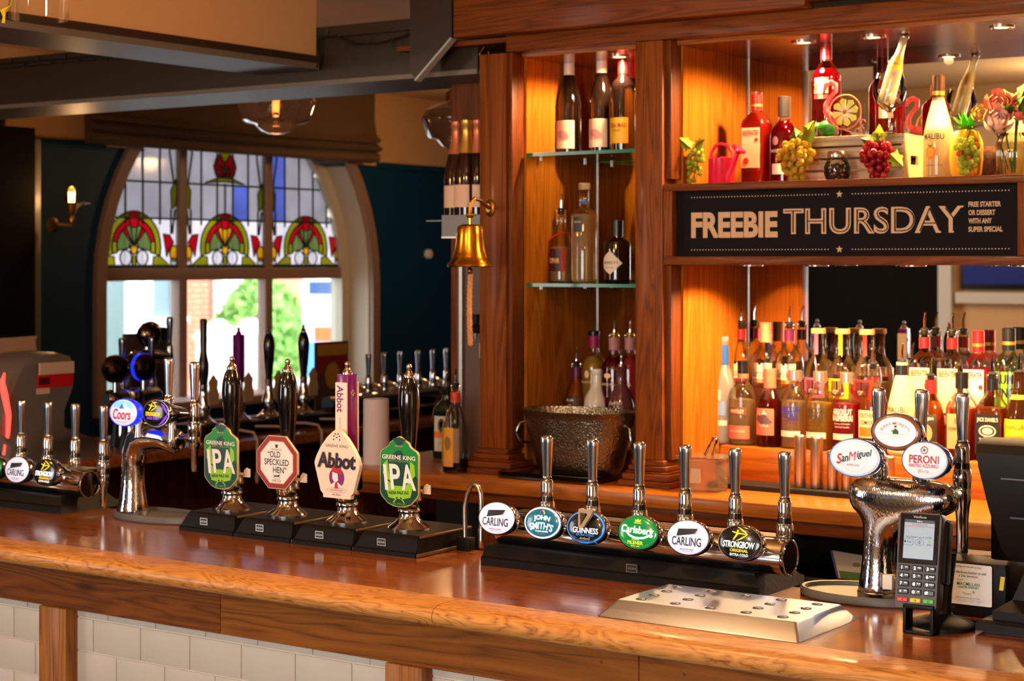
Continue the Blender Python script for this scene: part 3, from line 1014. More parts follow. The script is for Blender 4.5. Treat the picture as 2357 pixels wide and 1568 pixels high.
# the return counter on the far side, towards the window
rc = thing('return_counter', 'dark wooden return counter carrying the far pumps in front of the window', 'bar counter', (-4.9, 5, 0))
b = B(); b.box((-5.2, 3.22, 1.01), (-4.62, 6.9, 1.05), TOP_H, .01); b.obj('worktop', rc, world=True)
b = B(); b.box((-5.15, 3.23, 0), (-5.1, 6.88, 1.01), PINE_V2); b.obj('front_panel', rc, world=True)
b = B(); b.box((-5.09, 3.3, .5), (-4.66, 6.8, .53), BLACKW); b.box((-5.09, 3.3, 0), (-4.66, 6.8, .06), BLACKW); b.obj('shelf', rc, world=True)

# ================================================================ BACK BAR
YM = 4.80
MIRROR = K('mirror_silver', (226, 224, 220), 0.008, 1)
bb = thing('back_bar', 'stained pine back bar cabinet with pillars mirrored bays and a deep fascia', 'back bar', (-2.2, 4.55, 1.09))
bc = thing('back_counter', 'honey coloured wooden counter running under the back bar bottles', 'counter', (-2.2, 4.5, 0))
b = B(); b.box((-3.62, 4.205, 1.05), (XB, 4.84, 1.09), COUNTER_H, .006); b.obj('worktop', bc, world=True)
b = B(); b.box((-3.6, 4.225, 1.015), (XB, 4.25, 1.0495), PINE_H, .002); b.obj('rail', bc, world=True)
for x in (-3.62, -3.07):
    b = B(); b.box((x, 4.26, 0), (x + .07, 4.33, 1.049), PINE_V2, .003); b.obj('post', bc, world=True)
b = B(); b.box((-3.6, 4.75, 0), (XB, 4.84, 1.049), K('undercounter_dark', (16, 14, 13), .6)); b.obj('rear_panel', bc, world=True)
b = B(); b.box((-3.6, 4.27, .42), (XB, 4.75, .45), BLACKW); b.obj('shelf', bc, world=True)
ucb = thing('undercounter_cabinet', 'dark cabinet in the shadow under the back counter beside the fridge', 'cabinet', (-2.05, 4.5, .45))
b = B(); b.box((-2.32, 4.34, .4505), (-1.82, 4.72, .885), K('fridge_black', (12, 12, 13), .25, coat=.3), .006); b.obj('body', ucb, world=True)
b = B(); b.box((-2.30, 4.332, .47), (-1.84, 4.34, .87), BLACKP, .003); b.obj('door', ucb, world=True)
lf = thing('leaflet', 'small white leaflet with a violet edge leaning on the dark under-counter cabinet', 'leaflet', (-1.93, 4.36, .886))
b = B(); b.M = Matrix.Translation((-1.965, 4.355, .8865)) @ Matrix.Rotation(-.3, 4, 'X'); b.prism([(0, 0), (.085, 0), (.085, .065), (-.03, .072)], K('leaflet_white', (206, 206, 210), .5), .0015); b.obj('sheet', lf)
lf.location = (0, 0, 0)
b = B(); b.M = Matrix.Translation((-1.965, 4.3545, .8865)) @ Matrix.Rotation(-.3, 4, 'X'); b.flat([(0, 0), (.006, 0), (-.023, .071), (-.03, .072)], -.0004, K('leaflet_violet', (70, 60, 160), .5)); b.flat([(.01, 0), (.085, 0), (.085, .02), (.002, .02)], -.0004, K('leaflet_green', (70, 120, 50), .5)); b.disc(.05, .04, .012, .006, -.0005, K('leaflet_olive', (130, 150, 60), .5)); b.obj('print', lf, recalc=False)
fr_ = thing('bottle_fridge', 'black under-counter bottle fridge in the shadow below the back counter', 'fridge', (-1.4, 4.5, 0))
b = B(); b.box((-1.8, 4.36, .45), (-.62, 4.74, 1.0), K('fridge_black', (12, 12, 13), .25, coat=.3), .01); b.obj('body', fr_, world=True)
b = B(); b.box((-1.78, 4.345, .48), (-1.22, 4.36, .94), K('fridge_door_glass', (16, 18, 20), .06, coat=.6), .004); b.obj('door', fr_, world=True)
b = B(); b.box((-1.2, 4.345, .48), (-.64, 4.36, .94), K('fridge_door_glass', (16, 18, 20), .06, coat=.6), .004); b.obj('door', fr_, world=True)

def pillar(x0, x1, nm='pillar'):
    b = B(); b.box((x0, 4.335, 1.165), (x1, 4.41, 2.352), PINE_V, .004); p = b.obj(nm, bb, world=True)
    b = B()
    for e, z0, z1 in ((.04, 1.09, 1.108), (.03, 1.108, 1.128), (.016, 1.134, 1.15), (.024, 1.128, 1.134), (.008, 1.15, 1.166)):
        b.box((x0 - e, 4.335 - e * .7, z0), (x1 + e, 4.41 + e * .8, z1), PINE_H, .003, 1)
    b.obj('plinth', bb, world=True)
pillar(-2.577, -2.487); pillar(-3.122, -3.024)
for x0, x1 in ((-3.024, -3.0), (-2.60, -2.577), (-2.487, -2.462)):
    b = B(); b.box((x0, 4.41, 1.09), (x1, YM, 2.352), PANEL_V); b.obj('side_panel', bb, world=True)
b = B(); b.box((-3.024, 4.345, 1.166), (-3.008, 4.41, 2.352), PINE_V2, .002); b.obj('stile', bb, world=True)
b = B(); b.box((-2.487, 4.352, 1.166), (-2.468, 4.41, 1.717), PINE_V2, .002); b.obj('stile', bb, world=True)
b = B(); b.box((-2.487, 4.352, 1.96), (-2.468, 4.41, 2.352), PINE_V2, .002); b.obj('stile', bb, world=True)
for x0, x1 in ((-3.0, -2.60), (-2.462, .3)):
    b = B(); b.box((x0, YM, 1.09), (x1, YM + .012, 2.36), MIRROR); b.obj('mirror', bb, world=True, smooth=False)
b = B(); b.box((-3.45, YM + .012, 1.09), (.3, YM + .03, 2.4), BLACKW); b.obj('rear_board', bb, world=True)
for x in (-2.998, -2.460):
    b = B(); b.box((x - .0, YM - .006, 1.09), (x + .006, YM, 2.352), SATIN); b.obj('mirror_trim', bb, world=True)
b = B(); b.box((-3.025, 4.335, 2.3525), (.3, 4.385, 2.404), PINE_H, .004); b.obj('lower_rail', bb, world=True)
SOFFIT = wood('soffit_wood', (96, 46, 12), (138, 72, 22), (160, 90, 32), 0, rough=.2, coat=.4)
b = B(); b.box((-3.0, 4.386, 2.340), (.3, YM, 2.354), SOFFIT); b.obj('soffit', bb, world=True)
b = B(); b.box((-3.172, 4.27, 2.40), (-2.02, 4.33, 2.70), PINE_H, .004); b.obj('fascia_board', bb, world=True)
b = B(); b.box((-2.019, 4.27, 2.415), (.3, 4.33, 2.70), wood('fascia_darker', (60, 26, 7), (92, 44, 13), (116, 60, 19), 0, off=6), .004); b.obj('fascia_board', bb, world=True)
b = B(); b.box((-3.45, 4.35, 2.385), (-3.025, 4.80, 2.40), PINE_H); b.obj('canopy_soffit', bb, world=True)
b = B(); b.box((-3.30, 4.33, 2.40), (-3.172, 4.80, 2.70), PINE_H); b.obj('canopy_return', bb, world=True)
# recess left of the first pillar
b = B(); b.box((-3.44, 4.62, 1.09), (-3.125, 4.64, 2.39), PINE_V2); b.obj('left_panel', bb, world=True)
b = B(); b.box((-3.40, 4.60, 1.10), (-3.13, 4.619, 1.83), K('taupe_panel', (92, 66, 54), .4)); b.obj('lower_panel', bb, world=True)
for x in (-3.385, -3.17):
    b = B(); b.box((x, 4.588, 1.10), (x + .012, 4.599, 1.83), SATIN); b.obj('metal_strip', bb, world=True)
# sign box between the two levels of the right bay
b = B(); b.box((-2.487, 4.34, 1.925), (-.9, YM - .002, 1.945), PINE_H, .002); b.obj('display_shelf', bb, world=True)
b = B(); b.box((-2.487, 4.34, 1.718), (-.9, YM - .002, 1.742), PINE_H, .002); b.obj('sign_box_base', bb, world=True)
for xa_, xb_ in ((-2.487, -2.459), (-1.474, -1.44)):
    b = B(); b.box((xa_, 4.34, 1.742), (xb_, 4.374, 1.925), PINE_V, .002); b.obj('sign_frame_upright', bb, world=True)
b = B(); b.box((-2.459, 4.375, 1.742), (-1.474, 4.39, 1.925), PINE_H); b.obj('sign_box_back', bb, world=True)
b = B(); b.box((-1.44, 4.36, 1.742), (-.9, 4.39, 1.925), PINE_H); b.obj('sign_box_front', bb, world=True)
# stepped plinths for the bottles
b = B(); b.box((-2.445, 4.60, 1.09), (-.95, 4.72, 1.19), COUNTER_H, .003); b.obj('bottle_step', bb, world=True)
b = B(); b.box((-2.44, 4.7205, 1.09), (-.95, 4.795, 1.262), COUNTER_H, .003); b.obj('bottle_step', bb, world=True)

# recessed downlights
def downlight(x, y, z, en, rz=0, tilt=0, spot=105, col=WARM, name='downlight'):
    b = B(); b.lathe([(.034, 0), (.034, -.003), (.026, -.004), (.024, 0)], SATIN, 20, (x, y, z), caps=(False, False))
    d = b.obj('downlight', bb, world=True)
    b = B(); b.lathe([(.018, 0), (.018, .0006)], K('lamp_face', (255, 196, 110), .3, em=12), 16, (x, y, z - .002)); b.obj('lamp_face', d, world=True)
    light('downlight_lamp', 'SPOT', (x, y, z - .012), en, col, .014, (tilt, 0, 0), spot, .35)
for x, e_ in ((-2.14, 18), (-1.933, 10), (-1.577, 19), (-1.2, 16)): downlight(x, 4.52, 2.3395, e_, spot=168)
downlight(-2.74, 4.52, 2.3395, 15, spot=165)
for x, e_ in ((-2.28, 9), (-2.08, 13), (-1.80, 14), (-1.50, 14), (-1.22, 14)): downlight(x, 4.475, 1.7175, e_, spot=150)
downlight(-3.28, 4.50, 2.384, 10)

# glass shelves of the left bay
SHELFG = thin('shelf_glass', (224, 240, 232), .9)
EDGEG = K('green_glass_edge', (20, 110, 74), .12, em=.03)
for z, lab in ((2.043, 'upper glass shelf carrying wine bottles in the left bay'), (1.652, 'lower glass shelf carrying gin bottles in the left bay')):
    t = thing('glass_shelf', lab, 'shelf', (-2.8, 4.6, z))
    b = B(); b.box((-2.995, 4.402, z), (-2.605, 4.79, z + .010), SHELFG); b.obj('glass_sheet', t, world=True, smooth=False)
    b = B(); b.box((-2.995, 4.400, z), (-2.605, 4.4018, z + .010), EDGEG); b.obj('polished_edge', t, world=True, smooth=False)
    for x in (-2.99, -2.62):
        for y in (4.47, 4.72):
            b = B(); b.lathe([(.005, 0), (.005, .009), (.003, .0095)], SATIN, 10, (x, y, z - .0098)); b.obj('shelf_peg', t, world=True)

# ================================================================ SIGN
SIGNBG = K('sign_black', (20, 17, 20), .75, spec=.15); SIGNINK = K('sign_ink', (206, 168, 130), .55)
sg = thing('promotion_sign', 'black sign reading FREEBIE THURSDAY set in the pine frame above the bottles', 'sign', (-1.966, 4.37, 1.834))
b = B(); b.box((-2.4585, 4.3705, 1.7425), (-1.4745, 4.3745, 1.9245), SIGNBG); b.obj('board', sg, world=True, smooth=False)
ys = 4.3699
b = B(); xx = lambda px: at(px, ys)
x0, x1 = xx(1591), xx(1790); b.text('FREEBIE', SIGNINK, (x0 + x1) / 2, 1.829, x1 - x0, .0715, ys, bold=.042)
b.obj('headline', sg, world=True, smooth=False, recalc=False)
x0, x1 = xx(1803), xx(2219); zc = 1.838
b = B(); b.text('THURSDAY', SIGNINK, (x0 + x1) / 2, zc - .002, x1 - x0, .0705, ys, bold=.022)
b.obj('headline', sg, world=True, smooth=False, recalc=False)
b = B(); b.text('THURSDAY', SIGNBG, (x0 + x1) / 2, zc - .002, (x1 - x0) * .985, .061, ys - .0006, bold=-.030)
b.obj('headline_inline', sg, world=True, smooth=False, recalc=False)
b = B()
for i, t in enumerate(('FREE STARTER', 'OR DESSERT', 'WITH ANY', 'SUPER SPECIAL')):
    wd = (xx(2304), xx(2291), xx(2283), xx(2308))[i] - xx(2229)
    b.text(t, SIGNINK, xx(2229) , 1.8735 - i * .0212, wd, .0135, ys, bold=.035, al='L')
b.obj('small_print', sg, world=True, smooth=False, recalc=False)
b = B()
for zz in (1.907, 1.760):
    cx = xx(1932)
    b.flat([(cx + (.0105 if k % 2 == 0 else .0043) * sin(2 * pi * k / 10), zz + (.0105 if k % 2 == 0 else .0043) * cos(2 * pi * k / 10)) for k in range(10)], ys, SIGNINK)
    for a, c_, n in ((1592, 1906, 47), (1962, 2322, 50)):
        for k in range(n):
            b.disc(xx(a) + (xx(c_) - xx(a)) * k / (n - 1), zz, .0019, .0019, ys, SIGNINK, 6)
b.obj('stars_and_dots', sg, world=True, smooth=False, recalc=False)
for px in (1172, 1388):
    b = B(); x = at(px, 4.26); b.box((x - .012, 4.262, 2.505), (x + .012, 4.27, 2.60), K('aged_label', (206, 178, 150), .6)); b.box((x + .008, 4.256, 2.508), (x + .0135, 4.262, 2.60), K('aged_label', (206, 178, 150), .6))
    tag(b.obj('hanging_tag'), ('pale tag hanging on the fascia left of the other tag', 'pale tag hanging on the fascia right of the other tag')[px > 1200], 'tag', 'pale tags on the fascia')
# tilted screen at the fascia's left end
ts = thing('tilted_screen', 'dark tilted screen with a silver edge fixed at the left end of the fascia', 'screen', (-3.3, 4.3, 2.4))
b = B()
q = [(-3.20, 2.405), (-3.335, 2.287), (-3.36, 2.31), (-3.36, 2.62), (-3.20, 2.72)]
b.prism(q, DARKBEAM, .028, 4.30); b.obj('casing', ts, world=True, smooth=False)
b = B(); b.prism([(-3.198, 2.402), (-3.337, 2.281), (-3.341, 2.286), (-3.202, 2.407)], K('pale_edge', (176, 176, 176), .4), .028, 4.297); b.obj('edge_strip', ts, world=True, smooth=False)
b = B(); b.tube([(-3.15 + .018 * cos(a), 4.40, 2.36 + .018 * sin(a)) for a in [pi * .85 + k * (1.3 * pi) / 10 for k in range(11)]], .0025, BRASS, 6); b.tube([(-3.15, 4.40, 2.385), (-3.166, 4.40, 2.368)], .0025, BRASS, 6)
tag(b.obj('cup_hook'), 'small brass cup hook under the canopy left of the first pillar', 'hook')
# ================================================================ HAND PUMPS
PLATE = K('maker_plate_silver', (170, 164, 156), 0.3, 1)
GREENC = K('clip_green', (0, 132, 36), .3); DGREEN = K('clip_dark_green', (0, 62, 44), .3); LIME = K('clip_lime', (140, 200, 30), .3)
GOLDE = K('clip_gold_edge', (206, 186, 130), .3)
PURPLE = K('purple_gloss', (116, 14, 112), .22, coat=.5); CLIPW = K('clip_ivory', (232, 220, 200), .3)
REDC = K('clip_red', (150, 26, 26), .35); PPRINT = K('purple_print', (126, 24, 120), .4); REDP = K('red_print', (196, 24, 34), .4)
GREYINK = K('grey_print', (120, 112, 100), .5)


def maker_plate(par, x, y, z, wd=.024, h=.016):
    b = B(); b.box((x - wd / 2, y - .0008, z - h / 2), (x + wd / 2, y, z + h / 2), PLATE)
    b.flat([(x - wd / 2 + .0015, z - h / 2 + .0015), (x + wd / 2 - .0015, z - h / 2 + .0015), (x + wd / 2 - .0015, z + h / 2 - .0015), (x - wd / 2 + .0015, z + h / 2 - .0015)], y - .001, INK)
    b.text('ANGRAM', PLATE, x, z, wd * .78, h * .28, y - .0013, bold=.02)
    return b.obj('maker_plate', par, world=True, smooth=False, recalc=False)


def pump(x, lab, kind, clip, left=False):
    t = thing('hand_pump', lab, 'beer pump', (x, 3.14, 1.08), group='hand pumps on the bar counter')
    w0, w1 = -.0885, .0905
    pr = [(-.09, 0), (-.09, .009), (-.0865, .0115), (-.084, .018), (-.0825, .034), (-.079, .043), (-.0745, .047), (.118, .047), (.118, .042), (.124, .0385), (.124, 0)]
    b = B()
    b.rings([[(w0 + (max(0, (zz - .009)) * .65), y, zz) for y, zz in pr], [(w1 - .004, y, zz) for y, zz in pr]], BLACKW)
    b.obj('base', t, sharp=30)
    b = B(); b.box((w1 - .004, -.0745, .041), (w1, .117, .0465), K('worn_lit_black_edge', (96, 74, 48), .4), .0012, 1); b.box((w1 - .004, -.086, .001), (w1, .12, .0085), K('worn_lit_black_edge', (96, 74, 48), .4), .001, 1); b.obj('worn_lit_edge', t)  # worn edges; the gold light along them is put into the colour
    b = B(); b.box((w1 - .005, -.083, .0085), (w1 - .002, .118, .041), BLACKW); b.obj('base_end', t)
    TM_t = TM[t]
    maker_plate(t, x - .012, 3.14 - .0835, 1.08 + .0265)
    b = B()
    b.lathe([(.048, .047), (.048, .051), (.043, .0555), (.033, .062), (.026, .069), (.0225, .077), (.0225, .083), (.026, .087), (.026, .09), (.024, .093), (.027, .1), (.0285, .112), (.026, .126), (.021, .14), (.0175, .155), (.0165, .17), (.018, .19), (.0185, .198)], CHROME, 32)
    b.obj('pedestal', t)
    b = B()
    if kind == 'turned':
        b.lathe([(.0135, .196), (.0142, .21), (.0165, .235), (.0205, .272), (.0238, .31), (.0246, .335), (.023, .356), (.0185, .374), (.0125, .386)], BLACK, 28)
        b.obj('handle', t)
    else:
        b.box((-.0165, -.018, .2), (.0165, .018, .388), PURPLE, .0015)
        b.obj('handle', t)
        b = B(); b.box((-.0172, -.0225, .2), (.0172, -.018, .370), CLIPW, .001, 1)
        b.text('Abbot', PPRINT, -.002, .332, .062, .020, -.0228, shear=.05, bold=.02, rot=-pi / 2)
        b.text('ALE FOR THE FINER TIMES', PPRINT, -.002, .265, .05, .0035, -.0228, rot=-pi / 2)
        b.obj('front_panel', t, recalc=False)
        b = B(); b.box((-.0172, .018, .2), (.0172, .0225, .370), CLIPW, .001, 1); b.obj('rear_panel', t)
        b = B(); b.tube([(.0168, 0, .352), (.0168, .005, .345), (.0168, 0, .338), (.0168, -.005, .345)], .0012, GOLDE, 5, closed=True); b.obj('gold_lozenge', t)
        b = B(); b.box((-.019, -.024, .19), (.019, .024, .21), BLACKP, .003); b.box((.012, -.02, .12), (.034, .02, .2), BLACK, .008); b.obj('clip_holder', t)
    b = B()
    b.lathe([(.0125, .3865), (.0128, .391), (.011, .3945), (.0075, .3985), (.0058, .402), (.0065, .4035), (.0044, .405), (.0062, .408), (.0068, .4115), (.0055, .4155), (.002, .418)], CHROME, 20)
    b.obj('finial', t)
    clip(t)
    if kind == 'turned':
        b = B(); b.box((.02, -.012, .133), (.052, -.008, .139), WHITEP, .001, 1); b.prism([(.048, .130), (.068, .130), (.068, .150), (.0635, .150), (.0635, .141), (.061, .141), (.061, .152), (.0565, .152), (.0565, .141), (.054, .141), (.054, .149), (.05, .144)], WHITEP, .004, -.012)
        b.obj('clip_bracket', t)
    return t


CX_, CY_ = .013, -.052


def clip_green(t):
    W, Hh, zb = .1085, .158, .102
    P = lambda u, v: (CX_ + u * W, zb + v * Hh)
    half = [(0, 1), (.05, .985), (.25, .905), (.27, .87), (.30, .85), (.46, .79), (.5, .745), (.5, .19), (.46, .14), (.30, .045), (.15, .008), (0, 0)]
    poly = [P(u, v) for u, v in half] + [P(-u, v) for u, v in half[-2:0:-1]]
    poly = poly[::-1]
    b = B(); b.prism(poly, GOLDE, .006, CY_)
    sc = lambda k: [(CX_ + (x - CX_) * k, zb + Hh / 2 + (z - zb - Hh / 2) * (1 - (1 - k) * W / Hh)) for x, z in poly]
    c_ = b.obj('pump_clip', t)
    b = B(); y = CY_ - .0004
    b.flat(sc(.975), y, GREENC)
    d = -.0003
    b.flat([P(-.46, .56), P(-.5 * .97, .42), P(-.485, .20), P(-.30, .055), P(0, .012), P(.30, .055), P(.485, .20), P(.485, .42), P(.30, .56), P(.05, .80), P(-.05, .80)], y + d, DGREEN)
    b.flat([P(-.18, .955), P(0, .985), P(.18, .955), P(.05, .87), P(0, .84), P(-.05, .87)], y + d, DGREEN)
    for sgn in (1, -1):
        b.flat([P(sgn * q[0], q[1]) for q in ((.40, .60), (.30, .66), (.27, .50), (.20, .36), (.30, .38), (.42, .46))], y + 2 * d, LIME)
    b.flat([P(-.12, .30), P(.12, .30), P(.34, .38), (P(.30, .18)), P(-.30, .18), P(-.34, .38)], y + 2 * d, LIME)
    b.flat([P(-.34, .265), P(.36, .30), P(.30, .15), P(.12, .12), P(-.12, .115), P(-.27, .13)], y + 3 * d, LIME)
    for sgn in (1, -1):
        b.flat([P(sgn * .02, .14), P(sgn * .06, .14), P(sgn * .16, .065), P(sgn * .13, .06)], y + 3 * d, LIME)
    b.obj('artwork', c_, recalc=False, smooth=False)
    b = B(); y = CY_ - .002
    x, z = P(.0, .70)
    b.text('GREENE KING', WHITE, x, z, W * .86, Hh * .06, y, bold=.02)
    b.text('BURY ST EDMUNDS', LIME, x, z - Hh * .052, W * .5, Hh * .02, y)
    for s_, u, v, wd in (('I', -.34, .41, .085), ('P', -.09, .425, .27), ('A', .24, .43, .36)):
        xx_, zz_ = P(u, v)
        b.text(s_, WHITE, xx_, zz_, W * wd, Hh * .36, y, bold=.02, shear=-.12, slope=.02)
    xx_, zz_ = P(0, .205)
    b.text('INDIA PALE ALE', DGREEN, xx_, zz_, W * .52, Hh * .045, y, bold=.02, slope=.06)
    xx_, zz_ = P(0.02, .05)
    b.text('alc. 3.6% vol.', LIME, xx_, zz_, W * .33, Hh * .024, y)
    b.text('xxx', GOLDE, P(0, .86)[0], P(0, .86)[1], W * .2, Hh * .022, y)
    b.obj('lettering', c_, recalc=False, smooth=False)


def clip_octagon(t):
    W, Hh, zb = .128, .124, .116
    c0, z0 = CX_, zb + Hh / 2
    oc = lambda k: [(c0 + x * W * k, z0 + z * Hh * k) for x, z in ((-.21, .5), (-.5, .2), (-.5, -.2), (-.21, -.5), (.21, -.5), (.5, -.2), (.5, .2), (.21, .5))]
    b = B(); b.prism(oc(1), GOLDE, .006, CY_); c_ = b.obj('pump_clip', t, smooth=False)
    b = B(); y = CY_ - .0004
    b.flat(oc(.975), y, REDC); b.flat(oc(.80), y - .0003, GOLDE); b.flat(oc(.775), y - .0006, WHITE); b.obj('artwork', c_, recalc=False, smooth=False)
    b = B(); y = CY_ - .0014
    b.text('MORLAND', GREYINK, c0, z0 + .030, .034, .004, y)
    b.prism([(c0 - .003, z0 + .034), (c0 + .003, z0 + .034), (c0 + .004, z0 + .042), (c0 - .004, z0 + .042)], INK, .0002, y)
    b.text('\u201cOLD', INK, c0 - .008, z0 + .0185, .040, .0145, y, bold=.012)
    b.text('SPECKLED', INK, c0, z0 + .0005, .076, .0145, y, bold=.012)
    b.text('HEN\u201d', INK, c0 + .010, z0 - .0175, .042, .0145, y, bold=.012)
    b.flat([(c0 - .013, z0 - .028), (c0 - .006, z0 - .0305), (c0 + .004, z0 - .030), (c0 + .012, z0 - .027), (c0 + .008, z0 - .032), (c0 + .011, z0 - .0355), (c0 + .004, z0 - .033), (c0 - .004, z0 - .0335), (c0 - .009, z0 - .036), (c0 - .007, z0 - .032)], y, INK)
    b.text('CRAFTED', GREYINK, c0, z0 - .039, .02, .0026, y)
    b.text('FINE ALE', INK, c0, z0 - .0435, .028, .004, y)
    b.obj('lettering', c_, recalc=False, smooth=False)


def clip_shield(t):
    W, Hh, zb = .134, .158, .108
    P = lambda u, v: (CX_ + u * W, zb + v * Hh)
    half = [(0, 1), (.08, .965), (.22, .87), (.36, .73), (.46, .59), (.5, .5), (.49, .45), (.36, .09), (.31, .055), (.30, .0)]
    poly = [P(-u, v) for u, v in half] + [P(u, v) for u, v in half[:0:-1]]
    b = B(); b.prism(poly, CLIPW, .011, CY_); c_ = b.obj('pump_clip', t, smooth=False)
    b = B(); y = CY_ - .0006
    x, z = P(0, .30)
    b.disc(x, z, .0225, .0235, y, PPRINT, 28)
    b.flat([(x - .018, z + .009), (x - .008, z + .030), (x + .003, z + .02), (x + .013, z + .028), (x + .015, z + .006), (x + .002, z + .012)][::-1], y - .0003, REDP)
    b.flat([(x - .012, z + .012), (x + .003, z + .009), (x + .005, z - .006), (x - .003, z - .012), (x - .009, z - .008), (x - .013, z - .002)][::-1], y - .0005, WHITE)
    b.flat([(x - .018, z - .019), (x - .008, z - .011), (x + .004, z - .011), (x + .018, z - .02), (x, z - .0245)][::-1], y - .0006, WHITE)
    b.flat([(x - .004, z - .011), (x + .002, z - .011), (x + .006, z - .025), (x - .006, z - .025)][::-1], y - .0009, REDP)
    b.obj('emblem', c_, recalc=False, smooth=False)
    b = B()
    for dx, dz in ((0, .002), (-.008, .005), (.008, .005), (-.009, -.003), (.009, -.003), (-.004, .01), (.004, .01)):
        b.disc(P(0, .865)[0] + dx, P(0, .865)[1] + dz, .0022, .0018, y, INK, 8)
    b.text('GREENE KING', OLDBRASS, P(0, .755)[0], P(0, .755)[1], .066, .0068, y)
    b.text('Abbot', K('gold_relief', (206, 160, 70), .3, 1), P(0, .545)[0] + .0008, P(0, .545)[1] - .0008, .112, .036, y - .0008, bold=.045, shear=.06)
    b.text('Abbot', K('deep_purple_relief', (44, 14, 56), .2), P(0, .545)[0], P(0, .545)[1], .112, .036, y - .0016, bold=.030, shear=.06)
    b.text('RICH AND MALTY', PPRINT, P(0, .115)[0], P(0, .115)[1], .038, .0035, y)
    b.ring(P(0, .115)[0], P(0, .115)[1], .03, .0055, .0005, y, PPRINT)
    b.text('Alc. 5% vol.', REDP, P(0, .055)[0], P(0, .055)[1], .026, .005, y, bold=.01)
    b.obj('lettering', c_, recalc=False, smooth=False)


PX = (-3.0, -2.82, -2.637, -2.456)
_p = []
for x, lab, kind, cl in ((PX[0], 'black handled hand pump with green clip beside the chrome swan tap', 'turned', clip_green),
                         (PX[1], 'black handled hand pump with red bordered octagonal clip', 'turned', clip_octagon),
                         (PX[2], 'hand pump with square purple handle and ivory shield clip', 'square', clip_shield),
                         (PX[3], 'black handled hand pump with green clip beside the tall curved spout', 'turned', clip_green)):
    _p.append(pump(x, lab, kind, cl, x == PX[0]))
b = B()
b.tube([(.112, .06, .03), (.112, .06, .10), (.119, .06, .128), (.128, .06, .144), (.138, .06, .15), (.148, .06, .146), (.155, .06, .132), (.157, .06, .105), (.157, .06, .055)], .0055, SATIN, 10)
b.lathe([(.0055, .055), (.0075, .054), (.0078, .03), (.007, .012), (.0055, .01)], SATIN, 14, (.157, .06, 0))
b.obj('swan_neck_spout', _p[3])
b = B(); b.box((.095, .05, .0), (.13, .075, .03), BLACKW, .002); b.obj('spout_foot', _p[3])

# ================================================================ TAPS AND LENSES
def tap_parts(par, x, y, z, nozzle=False, s=1.0, short=False, mat=None):
    """one dispense tap: z is the height of its seat"""
    m = mat or CHROME
    b = B(); b.lathe([(.016, -.012), (.0175, 0), (.0178, .012), (.0165, .022), (.0148, .026)], m, 20, (x, y, z)); b.lathe([(.0148, .026), (.0142, .037)], BLACK, 20, (x, y, z)); b.lathe([(.0132, .037), (.0136, .066), (.0118, .071), (.0095, .0735), (.0105, .076), (.0095, .079)], m, 20, (x, y, z))
    b.obj('tap_body', par, world=True)
    b = B()
    rs = []
    for hx, hy, zz in ((.0078, .0074, .079), (.0082, .0076, .088), (.0098, .0086, .125), (.0118, .0098, .160), (.0121, .0099, .168), (.0112, .0092, .174), (.008, .0065, .1775)):
        ring = []
        for k in range(16):
            a = 2 * pi * (k + .5) / 16; e = 2 / 4.2
            ring.append((x + hx * abs(cos(a)) ** e * (1 if cos(a) > 0 else -1), y + hy * abs(sin(a)) ** e * (1 if sin(a) > 0 else -1), z + zz * s))
        rs.append(ring)
    b.rings(rs, HCHROME); b.obj('tap_handle', par, world=True, sharp=50)
    if nozzle:
        b = B(); b.lathe([(.0145, -.012), (.0152, -.024), (.0135, -.036), (.0095, -.045), (.0088, -.09), (.006, -.098)], m, 18, (x, y, z)); b.obj('nozzle', par, world=True)


def lens(par, x, y, z, rx, rz, face, rim, art, yaw=0, pitch=8, depth=.022, back=.05, dome=.005, em_rim=None):
    """oval illuminated badge: housing > face, artwork. art(b, f) draws with f(u, v) in lens units (u, v in metres)"""
    Mx = Matrix.Translation((x, y, z)) @ Matrix.Rotation(math.radians(yaw), 4, 'Z') @ Matrix.Rotation(math.radians(-pitch), 4, 'X')
    h = B(); h.M = Mx
    n = 36
    el = lambda k, yy: [(rx * k * cos(2 * pi * i / n), yy, rz * k * sin(2 * pi * i / n)) for i in range(n)]
    h.rings([el(.94, -.001), el(1.0, -.001), el(1.02, .003), el(1.02, depth * .6), el(.96, depth), el(.62, depth + back * .5), el(.40, depth + back)], rim, caps=(False, True))
    ho = h.obj('badge', par, world=True)
    D = lambda u, v: -dome * sqrt(max(0.0, 1 - min(1, (u / (rx * .955)) ** 2 + (v / (rz * .955)) ** 2)))
    fb = B(); fb.M = Mx
    rs = []
    for k in (.955, .93, .85, .7, .5, .25):
        rs.append([(rx * k * cos(2 * pi * i / n), D(rx * k * cos(2 * pi * i / n), rz * k * sin(2 * pi * i / n)) - .001, rz * k * sin(2 * pi * i / n)) for i in range(n)])
    fb.rings(rs, face, caps=(False, True))
    fb.obj('badge_face', ho, world=True)
    a = B(); a.M = Mx
    def f(lift):
        return lambda u, v: (u, D(u, v) - .0016 - lift, v)
    art(a, f, rx, rz)
    a.obj('badge_artwork', ho, world=True, recalc=False, smooth=False)
    return ho


def glow(name, col, em=.5): return K(name, col, .18, em=em, coat=.5)
GLOWW = glow('lit_white_face', (222, 226, 250), .22)
GLOWBLK = glow('lit_black_face', (14, 12, 14), .1)
LW = K('lit_white_letters', (250, 250, 250), .4, em=.6)
LY = K('lit_yellow_letters', (250, 206, 20), .4, em=.5)
NAVY = K('navy_print', (24, 26, 44), .4)
LRED = K('lit_red_letters', (200, 24, 36), .4, em=.08)
LBLUE = K('lit_blue_letters', (40, 130, 220), .4, em=.4)


